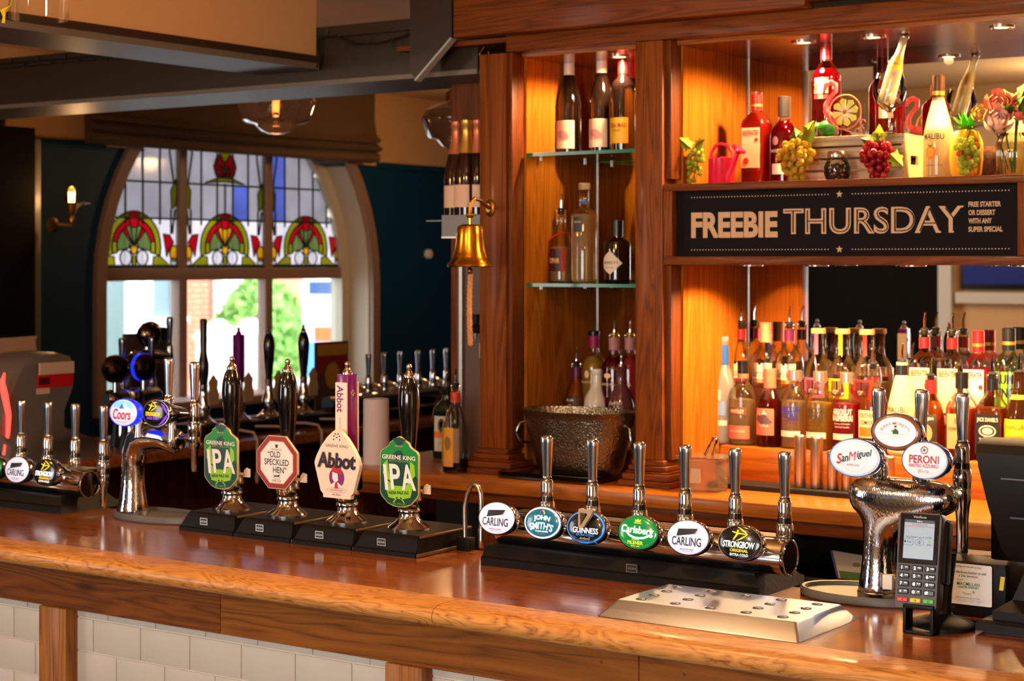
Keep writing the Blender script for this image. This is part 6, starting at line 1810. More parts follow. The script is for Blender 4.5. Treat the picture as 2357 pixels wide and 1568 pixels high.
for k in range(5):
    if gs is None:
        gs = thing('shot_glass', 'clear shot glass, the bottom one of the stack of five against the first pillar', 'glass', (-3.13, 4.45, 1.0905), group='stacked shot glasses by the first pillar')
        b = B(); b.lathe([(.018, 0), (.019, .002), (.024, .05), (.0228, .05), (.018, .012), (0.0005, .011)], GLASS, 18, caps=(True, False)); b.obj('glass_wall', gs)
        b = B(); b.lathe([(.0175, .0006), (.0178, .009)], GLASS, 18); b.obj('thick_base', gs)
    else:
        copy_tree(gs, (-3.13, 4.45, 1.0905 + k * .0505), label='clear shot glass, %s of the stack of five against the first pillar' % ('second from the bottom', 'the middle one', 'second from the top', 'the top one')[k - 1])

# ================================================================ BELL
bell = thing('brass_bell', 'polished brass bell on a curved bracket with a plaited rope', 'bell', (-2.99, 4.10, 1.71))
bx, by = -3.0, 4.12
b = B(); b.lathe([(.064, 0), (.066, .003), (.064, .010), (.056, .016), (.0545, .02), (.050, .026), (.0495, .030), (.048, .034), (.0445, .048), (.0415, .068), (.0392, .09), (.0378, .108), (.035, .117), (.026, .122), (.006, .123)], BRASS, 48, (bx, by, 1.712), caps=(False, True)); b.lathe([(.062, .001), (.05, .02), (.036, .06), (.032, .11), (.004, .115)], OLDBRASS, 32, (bx, by, 1.712), caps=(False, False)); b.obj('bell_cup', bell, world=True)
b = B(); b.tube([(bx, by, 1.834), (bx, by, 1.862)], .004, BRASS, 8); b.lathe([(.008, 0), (.01, .004), (.008, .008)], OLDBRASS, 12, (bx, by, 1.852)); b.box((bx - .012, by - .006, 1.858), (bx + .02, by + .006, 1.866), OLDBRASS, .002); b.obj('hanger', bell, world=True)
b = B(); b.tube([(bx, by, 1.865), (bx + .0, by + .0, 1.895), (bx - .004, by + .03, 1.910), (bx - .02, by + .08, 1.906), (bx - .045, by + .14, 1.893), (-3.078, 4.325, 1.888)], .0058, OLDBRASS, 10); b.obj('bracket_arm', bell, world=True)
b = B(); b.M = Matrix.Translation((-3.08, 4.3345, 1.888)) @ Matrix.Rotation(pi / 2, 4, 'X')
b.M = b.M @ Matrix.Diagonal((.75, 1.25, 1, 1)); b.lathe([(.021, 0), (.021, .004), (.013, .008), (.011, .013)], OLDBRASS, 22); b.obj('wall_plate', bell, world=True)
b = B(); b.tube([(bx, by, 1.75), (bx, by, 1.695)], .004, RUBBER, 8); b.ell((bx, by, 1.70), (.008, .008, .01), OLDBRASS, 10, 6); b.obj('clapper', bell, world=True)
ROPE = K('plaited_rope', (206, 150, 100), .85, bump=.5, bscale=300)
b = B()
for ph in (0, 2.094, 4.189):
    b.tube([(bx + .002 + (.0042 + .0008 * sin(k)) * cos(k * .75 + ph) - .004 * sin(k / 15), by + .0042 * sin(k * .75 + ph), 1.69 - k * .0042) for k in range(50)], [.0042] * 49 + [.0015], ROPE, 6)
b.obj('bell_rope', bell, world=True)
op = thing('spirit_dispenser', 'white dispenser rail with a black clamp on the panel behind the bell rope', 'dispenser', (-3.27, 4.56, 1.45))
b = B(); b.box((-3.278, 4.57, 1.42), (-3.258, 4.598, 1.80), WHITEP, .003); b.box((-3.278, 4.55, 1.42), (-3.258, 4.57, 1.47), WHITEP, .003); b.obj('rail', op, world=True)
b = B(); b.lathe([(.02, 0), (.024, .01), (.02, .02), (.01, .03), (.012, .06)], BLACKP, 16, (-3.285, 4.545, 1.50)); b.obj('clamp', op, world=True)
b = B(); b.tube([(-3.285, 4.545, 1.50), (-3.285, 4.545, 1.48)], [.008, .006], CHROME, 10); b.obj('outlet', op, world=True)

# ================================================================ WINE BUCKET, TRAYS, JIGGERS, GARNISH TUB
wb = thing('wine_bucket', 'oval hammered steel wine bucket with ring handles on a black tray', 'bucket', (-2.845, 4.385, 1.105))
BXc, BYc = at(1328, 4.40) + .012, 4.395
def oval(k, z, rx=.186, ry=.115, n=56): return [(BXc + rx * k * cos(2 * pi * i / n), BYc + ry * k * sin(2 * pi * i / n) * 1.0, z) for i in range(n)]
sc_b = .78
b = B(); b.rings([oval(.66, 1.1055), oval(.70, 1.108), oval(.76, 1.13), oval(.82, 1.17), oval(.90, 1.22), oval(.965, 1.265), oval(1.0, 1.285), oval(1.02, 1.288), oval(1.02, 1.291), oval(.985, 1.290), oval(.95, 1.262), oval(.86, 1.20), oval(.70, 1.12)], HAMMER, caps=(True, True)); b.obj('bucket_body', wb, world=True, sharp=60)
for s_ in (-1, 1):
    b = B(); cx = BXc + s_ * .176
    b.tube([(cx - s_ * .006, BYc - .012, 1.252), (cx + s_ * .016, BYc - .03, 1.245), (cx + s_ * .024, BYc - .04, 1.215), (cx + s_ * .012, BYc - .03, 1.19), (cx + s_ * .004, BYc, 1.182), (cx + s_ * .012, BYc + .03, 1.19), (cx + s_ * .024, BYc + .04, 1.215), (cx + s_ * .016, BYc + .03, 1.245), (cx - s_ * .006, BYc + .012, 1.252)], .005, CHROME, 10); b.obj('ring_handle', wb, world=True)
tr = thing('bar_tray', 'round cornered black bar tray under the wine bucket', 'tray', (-2.84, 4.38, 1.0905))
b = B()
def rrect(x0, x1, y0, y1, z, r=.03):
    out = []
    for cx, cy, a0 in ((x1 - r, y1 - r, 0), (x0 + r, y1 - r, 90), (x0 + r, y0 + r, 180), (x1 - r, y0 + r, 270)):
        for k in range(7): out.append((cx + r * cos(math.radians(a0 + 15 * k)), cy + r * sin(math.radians(a0 + 15 * k)), z))
    return out
q = (-3.015, -2.675, 4.26, 4.455)
b.rings([rrect(q[0] + .006, q[1] - .006, q[2] + .006, q[3] - .006, 1.0905), rrect(*q, 1.094), rrect(*q, 1.110), rrect(q[0] + .004, q[1] - .004, q[2] + .004, q[3] - .004, 1.111), rrect(q[0] + .01, q[1] - .01, q[2] + .01, q[3] - .01, 1.1035)], BLACK, caps=(True, True)); b.obj('tray_body', tr, world=True)
jt = thing('jigger_tray', 'dark rubber bar mat carrying the steel spirit measures', 'bar mat', (-2.17, 4.47, 1.0905))
b = B(); b.rings([rrect(-2.40, -1.86, 4.42, 4.53, z, .012) for z in (1.0905, 1.1035)] + [rrect(-2.396, -1.864, 4.424, 4.526, 1.105, .012)], RUBBER); b.obj('mat', jt, world=True)
JIG = K('copper_steel', (204, 182, 156), .32, 1)
for px, h, r, lab in ((1842, .142, .0165, 'tall steel spirit measure at the left end of the row'), (1880, .140, .0175, 'tall steel spirit measure second in the row'), (1917, .106, .0155, 'shorter steel spirit measure third in the row'), (1950, .104, .0155, 'shorter steel spirit measure fourth in the row'), (2046, .10, .0165, 'short steel spirit measure half hidden behind the tap tower')):
    b = B(); b.lathe([(r * .96, 0), (r, .002), (r, h * .86), (r * 1.03, h * .88), (r * 1.03, h - .001), (r * .98, h), (r * .92, h - .001), (r * .9, .004)], JIG, 26, caps=(True, True)); b.bm.transform(Matrix.Translation((at(px, 4.465), 4.465, 1.1055)))
    tag(b.obj('spirit_measure'), lab, 'measure', 'steel spirit measures on the rubber mat')
gt_ = thing('garnish_tub', 'clear plastic garnish tub holding tongs beside the second pillar', 'tub', (-2.36, 4.37, 1.0905))
b = B(); q = (-2.425, -2.30, 4.31, 4.41)
TUB = thin('tub_plastic', (230, 216, 196), 1.0, diff=.28)
b.rings([rrect(q[0] + .012, q[1] - .012, q[2] + .012, q[3] - .012, 1.0905, .018), rrect(q[0] + .008, q[1] - .008, q[2] + .008, q[3] - .008, 1.097, .018), rrect(q[0] + .002, q[1] - .002, q[2] + .002, q[3] - .002, 1.175, .018), rrect(q[0] - .008, q[1] + .008, q[2] - .008, q[3] + .008, 1.179, .02), rrect(q[0] - .008, q[1] + .008, q[2] - .008, q[3] + .008, 1.183, .02)], TUB, caps=(True, False)); b.obj('tub_wall', gt_, world=True)
b = B(); b.rings([rrect(q[0] - .01, q[1] + .01, q[2] - .01, q[3] + .01, z, .02) for z in (1.1835, 1.1865)], TUB); b.obj('lid', gt_, world=True)
b = B(); b.box((-2.412, 4.305, 1.115), (-2.35, 4.3115, 1.155), K('worn_label', (206, 180, 150), .6)); b.obj('sticker', gt_, world=True)
tg = thing('tongs', 'small steel ice tongs standing on the garnish tub', 'tongs', (-2.345, 4.36, 1.187))
b = B(); b.tube([(-2.36, 4.35, 1.1885), (-2.35, 4.355, 1.21), (-2.338, 4.36, 1.238), (-2.330, 4.362, 1.24), (-2.328, 4.362, 1.232), (-2.338, 4.365, 1.205), (-2.346, 4.37, 1.1885)], .0042, CHROME, 8); b.obj('bent_strip', tg, world=True)
b = B(); b.ell((-2.36, 4.35, 1.1905), (.006, .006, .0022), CHROME, 10, 6); b.ell((-2.346, 4.37, 1.1905), (.006, .006, .0022), CHROME, 10, 6); b.obj('tip', tg, world=True)

# ================================================================ DISPLAY SHELF
ZD = 1.9455
GRAPEG = thin('grape_green', (190, 200, 70), .5, diff=.8); GRAPEY = thin('grape_yellow', (214, 180, 50), .5, diff=.85); GRAPER = thin('grape_red', (170, 26, 40), .6, diff=.8)
VLEAF = K('vine_leaf', (150, 170, 36), .5, vary=.3, bscale=30); VLEAF2 = K('dark_vine_leaf', (60, 100, 30), .5, vary=.3, bscale=30)


def leaf(b, base, d, up, L, m, wd=.75):
    base, d, up = Vector(base), Vector(d).normalized(), Vector(up).normalized()
    s_ = d.cross(up).normalized(); up = s_.cross(d).normalized()
    out = [(0, 0), (.12, .3), (.05, .52), (.38, .36), (.55, .5), (.68, .28), (1, 0)]
    c_ = [b.v(*(base + d * L * t + up * L * .08 * sin(pi * t))) for t in (0, .35, .7, 1)]
    for sg_ in (1, -1):
        e = [b.v(*(base + d * L * u + s_ * sg_ * L * wd * v - up * L * .06 * v)) for u, v in out[1:-1]]
        b.f([c_[0], e[0], e[1], c_[1]], m); b.f([c_[1], e[1], e[2], e[3], c_[2]], m); b.f([c_[2], e[3], e[4], c_[3]], m)


def grapes(lab, c, dims, n, r, mat, mats=(), leaves=(), seed=1, lean=0):
    rnd = random.Random(seed)
    t = thing('grape_bunch', lab, 'grapes', (c[0], c[1], ZD), group='artificial grape bunches on the display shelf')
    pts = []
    tries = 0
    while len(pts) < n and tries < 6000:
        tries += 1
        u, v_, q = rnd.uniform(-1, 1), rnd.uniform(-1, 1), rnd.uniform(0, 1)
        k = .45 + .6 * min(1, q * 1.6) if q < .7 else 1.05 - (q - .7) * 1.6
        x, y, z = c[0] + dims[0] * u * k + lean * (q - .5), c[1] + dims[1] * v_ * k, ZD + r + dims[2] * q
        if u * u + v_ * v_ > 1.05: continue
        if all((x - a) ** 2 + (y - b_) ** 2 + (z - d) ** 2 > (1.62 * r) ** 2 for a, b_, d in pts): pts.append((x, y, z))
    for i, p in enumerate(pts):
        b = B(); b.ell(p, (r, r, r * 1.12), mats[i % len(mats)] if mats and i % 5 == 2 else mat, 12, 7); b.obj('grape', t, world=True)
    b = B(); zt = ZD + dims[2] + r
    b.tube([(c[0] + lean * -.3, c[1], ZD + r), (c[0] + lean * .5, c[1], zt), (c[0] + lean * .5 + .01, c[1] - .004, zt + .02)], .0022, K('grape_stem', (110, 90, 30), .7), 6); b.obj('stalk', t, world=True)
    for d, L, m, o in leaves:
        b = B(); leaf(b, (c[0] + o[0], c[1] + o[1], zt + o[2]), d, (0, -1, .25), L, m); b.obj('leaf', t, world=True, recalc=False)
    return t


YD = 4.43
grapes('small trailing bunch of green grapes left of the pink watering can', (at(1600, YD), YD, 0), (.026, .02, .095), 26, .0078, GRAPEG, leaves=(((-.5, -.3, .5), .05, VLEAF, (-.006, -.01, .0)), ((.8, -.3, .35), .05, VLEAF, (.004, -.012, .004))), seed=3, lean=.02)
grapes('large yellow grape bunch in front of the red gin bottle', (at(1832, YD), YD, 0), (.05, .03, .10), 58, .0098, GRAPEY, leaves=(((.55, -.2, .8), .075, VLEAF, (.014, .012, -.004)), ((-.3, .3, .7), .05, VLEAF2, (.0, .01, 0))), seed=5)
grapes('red grape bunch in front of the white slatted crate', (at(2020, YD), YD, 0), (.044, .03, .088), 52, .0098, GRAPER, (thin('grape_rose', (206, 70, 70), .5, diff=.8),), leaves=(((.1, -.2, 1), .06, VLEAF, (.0, .01, -.008)), ((.9, -.2, -.8), .055, VLEAF, (.04, -.01, -.03)), ((-.7, -.2, .3), .05, VLEAF2, (-.004, .01, -.004))), seed=8)
grapes('bright green grape bunch hanging before the pineapple cup', (at(2226, 4.40), 4.40, 0), (.03, .016, .088), 36, .0088, GRAPEG, (thin('grape_amber', (220, 140, 50), .5, diff=.8),), seed=11)

wc = thing('watering_can', 'bright pink toy watering can on the display shelf', 'watering can', (at(1660, YD), YD, ZD))
CAN = K('pink_enamel', (226, 22, 62), .25, coat=.5)
b = B(); b.lathe([(.036, 0), (.037, .002), (.0365, .07), (.037, .072), (.035, .073), (.034, .068), (.034, .01)], CAN, 32); b.lathe([(.034, .06), (.02, .074), (.004, .078)], CAN, 24, (0, .012, 0), ry=.6); b.obj('can_body', wc)
b = B(); b.tube([(-.036, 0, .062), (-.031, 0, .09), (-.018, 0, .108), (0, 0, .114), (.02, 0, .108), (.034, 0, .088), (.036, 0, .06)], .0046, CAN, 10); b.obj('carry_handle', wc)
b = B(); b.tube([(.026, -.012, .012), (.045, -.016, .05), (.062, -.02, .085)], [.013, .009, .0065], CAN, 14); b.M = Matrix.Translation((.066, -.022, .093)) @ Matrix.Rotation(.62, 4, 'Y'); b.lathe([(.007, -.008), (.022, 0), (.021, .006), (.004, .011)], CAN, 20); b.obj('spout', wc)
bottle('full pink gin bottle with cream label beside the watering can on the display shelf', at(1742, 4.59), 4.59, ZD, BEEF, liquid='pink', fill=.78, sq=6, cap=(.216, .262, .0165, REDCAP, GOLDCAP), grp='bottles on the display shelf', labels=[(.05, .165, .029, PEACH, [('BEEFEATER', .15, .015, .05, BEEFRED, .03), lambda b, f: [b.disc(-.015, .07, .009, .01, 0, BEEFRED, 10, f), b.disc(.018, .13, .006, .006, 0, BEEFRED, 10, f)]])])
bottle('deep red gin bottle with a dark cork on the display shelf', at(1805, 4.60), 4.60, ZD, WHIT, liquid='red', fill=.75, cap=(.195, .254, .018, K('cap_charcoal', (44, 40, 40), .4)), grp='bottles on the display shelf', labels=[(.03, .06, .5, LBL, []), (.1, .101, .1, LBL, [lambda b, f: b.disc(-.008, .125, .010, .013, 0, MAUVE, 10, f), ('WHITLEY NEILL', .096, .008, .052, LBL)])])
# crate
cr = thing('wooden_crate', 'whitewashed slatted wooden crate lying in the middle of the display shelf', 'crate', (at(1965, 4.58), 4.58, ZD))
CRW = wood('whitewashed_wood', (120, 104, 84), (160, 144, 122), (190, 176, 152), 0, rough=.7, coat=0, off=3)
CRE = wood('crate_end_ply', (190, 150, 84), (214, 176, 108), (228, 194, 130), 2, rough=.6, coat=0)
cx0, cx1, cy0, cy1, chh = at(1845, 4.505), at(2080, 4.505), 4.505, 4.66, .125
for k in range(4):
    b = B(); z = ZD + .002 + k * .0325; b.box((cx0, cy0, z), (cx1, cy0 + .007, z + .027), CRW, .001, 1); b.obj('slat', cr, world=True)
    b = B(); b.box((cx0, cy1 - .007, z), (cx1, cy1, z + .027), CRW, .001, 1); b.obj('slat', cr, world=True)
for x in (cx0 + .0005, cx1 - .0085):
    b = B(); yy = [(cy0 + .0072, ZD), (cy1 - .0072, ZD), (cy1 - .0072, ZD + chh + .002), (cy0 + .0072, ZD + chh + .002)]
    b.box((x, cy0 + .0072, ZD), (x + .008, cy1 - .0072, ZD + .045), CRE); b.box((x, cy0 + .0072, ZD + .07), (x + .008, cy1 - .0072, ZD + chh + .002), CRE); b.box((x, cy0 + .0072, ZD + .045), (x + .008, cy0 + .05, ZD + .07), CRE); b.box((x, cy1 - .05, ZD + .045), (x + .008, cy1 - .0072, ZD + .07), CRE); b.obj('end_board', cr, world=True)
for k in range(4):
    b = B(); y = cy0 + .004 + k * .038; b.box((cx0 + .009, y, ZD + chh - .004), (cx1 - .009, y + .034, ZD + chh + .002), CRW, .001, 1); b.obj('slat', cr, world=True)
ZC = ZD + chh + .0025
jr = thing('storage_jar', 'small round glass jar of dark berries before the crate', 'jar', (at(1927, 4.44), 4.44, ZD))
b = B(); b.lathe([(.02, 0), (.03, .004), (.036, .02), (.036, .038), (.028, .056), (.023, .062), (.023, .066)], GLASS, 28, caps=(True, False)); b.obj('jar_glass', jr)
b = B(); b.lathe([(.0255, .062), (.0262, .064), (.0262, .078), (.024, .081)], SATIN, 28); b.obj('lid', jr)
b = B(); rnd = random.Random(2)
for _ in range(90):
    a, q, z = rnd.uniform(0, 6.28), sqrt(rnd.uniform(0, 1)), rnd.uniform(.006, .046)
    R_ = (.031 if .015 < z < .042 else .024) * q; b.ell((R_ * cos(a), R_ * sin(a), z), .0042, K('dried_berry', (44, 30, 18), .5, vary=.4), 6, 4)
tag(b.obj('berries', jr), kind='stuff')
# bottle, lime, lemon ring, flamingo on the crate
bottle('tall red tinted gin bottle standing on the crate with a white label', at(1902, 4.60), 4.60, ZC, [(r * 1.0, z * .98, *e) for r, z, *e in GORD], liquid='red', fill=.72, cap=(.222, .29, .0162, K('cap_deep_red', (150, 14, 30), .3)), grp='bottles on the display shelf', labels=[(.125, .17, 1.0, LBL, [('Gordon\u2019s', .147, .024, .058, INK, 0, 0, .25)]), (.11, .122, 1.0, paper('rose', (214, 100, 100)), [])])
bottle('second red gin bottle on the crate behind the gin goblet', at(2050, 4.63), 4.63, ZC, [(r, z * .62, *e) for r, z, *e in GORD], liquid='red', fill=.9, cap=(.14, .172, .0162, K('cap_deep_red', (150, 14, 30), .3)), grp='bottles on the display shelf', labels=[(.05, .095, .6, paper('rose_pale', (226, 170, 150)), [])])
lm = thing('lime', 'green plastic lime leaning on the crate top', 'lime', (at(1905, 4.525), 4.525, ZC))
b = B(); b.ell((at(1905, 4.53), 4.53, ZC + .0235), (.031, .022, .023), K('lime_skin', (30, 110, 24), .35, bump=.1, bscale=200), 20, 12); b.ell((at(1905, 4.53) - .028, 4.53, ZC + .03), (.012, .01, .010), K('lime_tip', (140, 170, 90), .4), 12, 8); b.obj('fruit', lm, world=True)
lr = thing('lemon_ring', 'wire ring ornament with a yellow lemon slice flower on a stick', 'ornament', (at(1945, 4.49), 4.49, ZC))
WIRP = K('pink_wire', (236, 120, 90), .4); LEMY = K('lemon_yellow', (236, 224, 84), .4); LEMP = K('lemon_pith', (244, 226, 170), .4)
lx, ly, lz = at(1945, 4.485), 4.485, ZC + .062
b = B(); b.tube([(lx + .047 * cos(2 * pi * k / 32), ly, lz + .047 * sin(2 * pi * k / 32)) for k in range(32)], .0022, WIRP, 8, closed=True)
for (ox, oz, r) in ((.052, -.03, .008), (.048, -.048, .007), (.036, -.052, .006)): b.tube([(lx + ox + r * cos(.5 * k), ly, lz + oz + r * sin(.5 * k)) for k in range(11)], .0015, WIRP, 6)
b.obj('wire_ring', lr, world=True)
b = B()
for k in range(8):
    a = 2 * pi * k / 8 + .2
    pts = [(lx + .009 * cos(a - .3), lz + .009 * sin(a - .3)), (lx + .034 * cos(a - .30), lz + .034 * sin(a - .30)), (lx + .039 * cos(a), lz + .039 * sin(a)), (lx + .034 * cos(a + .30), lz + .034 * sin(a + .30)), (lx + .009 * cos(a + .3), lz + .009 * sin(a + .3))]
    b.prism(pts[::-1], LEMY, .003, ly - .0015)
    mid = [(lx + (x - lx) * .62, lz + (z - lz) * .62) for x, z in pts]; b.flat(mid, ly - .0022, LEMP)
b.obj('slice', lr, world=True, smooth=False, recalc=False)
b = B(); b.ell((lx, ly - .003, lz), (.006, .004, .006), GRAPEY, 12, 7); b.obj('centre_bead', lr, world=True)
b = B(); b.tube([(lx - .004, ly, lz - .047), (lx + .03, ly - .002, ZC + .0005 + .002), (lx + .09, ly - .012, ZC - .012)], .0018, K('bamboo_stick', (226, 190, 130), .6), 6); b.obj('stick', lr, world=True)
fm = thing('flamingo_ornament', 'translucent pink flamingo stirrer before the tall red bottle', 'ornament', (at(1915, 4.50), 4.50, ZC))
FLA = thin('flamingo_plastic', (244, 140, 150), .6, diff=.75)
fx, fy = at(1912, 4.50), 4.505
b = B(); b.tube([(fx - .022, fy, ZC + .125), (fx - .016, fy, ZC + .142), (fx, fy, ZC + .149), (fx + .013, fy, ZC + .140), (fx + .012, fy, ZC + .122), (fx - .004, fy, ZC + .106), (fx - .016, fy, ZC + .088), (fx - .016, fy, ZC + .068), (fx, fy, ZC + .052)], [.003, .007, .0078, .0072, .0065, .0065, .007, .009, .012], FLA, 12)
b.ell((fx + .018, fy, ZC + .046), (.032, .006, .018), FLA, 16, 8); b.obj('flamingo_body', fm, world=True)
b = B(); b.tube([(fx - .022, fy, ZC + .125), (fx - .0235, fy, ZC + .113)], [.0034, .001], INK, 8); b.ell((fx - .006, fy - .0072, ZC + .146), .0016, INK, 8, 5); b.obj('beak_and_eye', fm, world=True)
b = B(); b.tube([(fx + .014, fy, ZC + .03), (fx + .012, fy, ZC + .0005)], .0018, FLA, 6); b.obj('leg', fm, world=True)
# goblet with tonic bottle
gb = thing('gin_goblet', 'balloon gin goblet on the crate corner holding an upturned tonic bottle', 'glass', (at(2047, 4.53), 4.53, ZC))
GOB = K('solid_clear_glass', (250, 250, 248), .0, trans=1.0, ior=1.35)
b = B(); b.lathe([(.032, 0), (.032, .001), (.012, .006), (.005, .012), (.004, .05), (.006, .06), (.02, .068), (.036, .085), (.045, .108), (.046, .125), (.041, .15), (.036, .165)], GLASS, 36, caps=(True, False)); b.obj('goblet_glass', gb)
TON = thin('tonic_bottle_glass', (252, 246, 224), 1.0, diff=.3)  # pale haze stands in for light refracted through the bottle
tb = bottle('small tonic bottle with a yellow band leaning out of the gin goblet', at(2047, 4.53) - .012, 4.53, ZC + .082, [(.018, 0), (.022, .003), (.0225, .01), (.0225, .085), (.020, .105), (.0125, .14), (.0105, .155), (.0105, .182), (.0125, .184), (.0125, .189)], TON, liquid='tonic', fill=.75, cap=(.186, .193, .0132, SATIN), grp='bottles on the display shelf', tilt=(0, math.radians(17), 0), labels=[(.098, .13, 1.4, paper('tonic_yellow', (236, 170, 20)), [('Schweppes', .114, .009, .034, INK, 0, 0, .2)])])
# coconut rum lamp, pineapple cup, coconut
bottle('white coconut rum bottle glowing as a lamp beside the crate', at(2160, 4.50), 4.50, ZD, [(r * .97, z * .93) for r, z in MALI], thin('lamp_bottle_frost', (240, 214, 150), .6, diff=.6), cap=(.205, .275, .0162, K('cap_bronze', (70, 44, 20), .3, .5), GOLDCAP), grp='bottles on the display shelf', labels=[(.12, .1205, .1, LBL, [('MALIBU', .112, .016, .058, INK), lambda b, f: [b.disc(-.006, .07, .014, .018, 0, ORNG, 14, f), b.disc(-.006, .07, .008, .012, 0, YEL, 12, f), b.flat([(-.02, .092), (-.006, .084), (.006, .094), (-.004, .088)], 0, VLEAF2, f)], ('CARIBBEAN RUM', .036, .004, .046, GREYINK)])])
b = B(); b.lathe([(.0335, .135), (.0255, .165), (.0185, .195), (.0155, .21)], K('lamp_neck_glow', (255, 238, 196), .4, em=2.2), 24, (at(2160, 4.50), 4.50, ZD), caps=(True, True)); b.obj('glowing_shade', [o for o in bpy.data.objects if o.get('label', '').startswith('white coconut rum bottle glowing')][0], world=True)
light('rum_lamp', 'POINT', (at(2160, 4.44), 4.44, ZD + .17), .25, (1, .72, .36), .02)
pa = thing('pineapple_cup', 'yellow pineapple party cup with a green leafy crown', 'cup', (at(2224, 4.47), 4.47, ZD))
PINA = K('pineapple_plastic', (232, 176, 40), .35, sss=.2)
b = B(); b.lathe([(.03, 0), (.039, .01), (.044, .05), (.042, .095), (.03, .122), (.014, .128)], PINA, 26); b.obj('cup_body', pa)
b = B()
for ring_, (n, L, el_) in enumerate(((8, .046, .45), (7, .052, .95), (5, .058, 1.3))):
    for k in range(n):
        a = 2 * pi * k / n + ring_ * .4
        d = Vector((cos(a) * cos(el_), sin(a) * cos(el_), sin(el_)))
        p0 = Vector((.006 * cos(a), .006 * sin(a), .125)); s_ = d.cross(Vector((0, 0, 1))).normalized()
        m_ = p0 + d * L * .5
        b.f([b.v(*(p0 - s_ * .006)), b.v(*(p0 + s_ * .006)), b.v(*(m_ + s_ * .0075)), b.v(*(p0 + d * L - Vector((0, 0, .006)))), b.v(*(m_ - s_ * .0075))], K('crown_green', (70, 170, 30), .4))
b.obj('leafy_crown', pa, recalc=False)
cn = thing('coconut_cup', 'brown coconut shell cup behind the green grapes', 'cup', (at(2262, 4.52), 4.52, ZD))
b = B(); b.lathe([(.02, 0), (.034, .008), (.044, .035), (.043, .062), (.034, .082), (.031, .08), (.036, .06), (.02, .02)], K('coconut_husk', (82, 46, 18), .8, bump=.5, bscale=120), 26, caps=(True, True)); b.obj('shell', cn)
# flowers in ribbed vase
fv = thing('flower_vase', 'ribbed glass vase of peach and pink roses at the right end of the shelf', 'flowers', (at(2335, 4.47), 4.47, ZD))
b = B(); rs = []
for z, r in ((0, .04), (.004, .044), (.085, .046), (.105, .038), (.115, .030)):
    rs.append([((r + .0012 * cos(k * 2 * pi / 3)) * cos(2 * pi * k / 72), (r + .0012 * cos(k * 2 * pi / 3)) * sin(2 * pi * k / 72), z) for k in range(72)])
b.rings(rs, thin('ribbed_vase_glass', (226, 224, 206), 1.5), caps=(True, False)); b.obj('vase', fv, sharp=80)
for px, dz, dy, r, col, nm in ((2300, .19, -.01, .034, (250, 160, 124), 'rose_coral'), (2308, .145, -.035, .036, (255, 214, 190), 'rose_blush'), (2262, .165, -.02, .022, (240, 196, 90), 'rose_yellow'), (2345, .175, .0, .032, (236, 130, 104), 'rose_brick')):
    t_ = K(nm, col, .6, sss=.15)
    fxx = at(px, 4.47) - at(2335, 4.47)
    b = B()
    b.tube([(fxx * .2, 0, .02), (fxx * .5, dy * .5, .11), (fxx, dy, dz)], .0022, VLEAF2, 6); b.obj('stem', fv)
    rnd = random.Random(px); b = B()
    ax_ = Vector((.45 + rnd.uniform(-.3, .3), -1, .35 + rnd.uniform(-.2, .3))).normalized(); u_ = ax_.orthogonal().normalized(); w_ = ax_.cross(u_)
    for rr_, npet, lip in ((.34, 3, .25), (.52, 4, .55), (.74, 5, .9), (1.0, 6, 1.25)):
        for k in range(npet):
            a0 = 2 * pi * k / npet + rr_ * 3 + rnd.uniform(-.15, .15)
            g = []
            for i in range(5):
                th = 2.5 - (2.5 - lip) * i / 4
                row = []
                for j in range(6):
                    q = (j - 2.5) / 2.5
                    az = a0 + q * (3.6 / npet) * .72
                    R_ = r * rr_ * (1 + .12 * (i / 4) ** 3 - .05 * q * q) + .0012 * (k % 2)
                    tt = th + .22 * q * q * (i / 4)
                    row.append(b.v(*(Vector((fxx, dy, dz)) + (ax_ * cos(tt) + (u_ * cos(az) + w_ * sin(az)) * sin(tt)) * R_)))
                g.append(row)
            for i in range(4):
                for j in range(5): b.f([g[i][j], g[i][j + 1], g[i + 1][j + 1], g[i + 1][j]], t_)
    b.obj('rose', fv, recalc=False, sharp=180)
for k, (a, e, L) in enumerate(((-.6, .9, .06), (.3, 1.2, .07), (1.2, .8, .06), (-1.6, .6, .05), (2.4, .9, .06), (.0, .3, .06))):
    b = B(); leaf(b, (.012 * cos(a), .012 * sin(a), .16 + .02 * (k % 3)), (cos(a) * cos(e), sin(a) * cos(e) - .2, sin(e)), (0, -1, .3), L, VLEAF2, .6); b.obj('leaf', fv, recalc=False)
b = B(); b.tube([(.0, 0, .01), (.004, .004, .17)], .003, VLEAF2, 6); b.tube([(-.01, .01, .01), (.014, .0, .18)], .0025, VLEAF2, 6); b.obj('stem', fv)

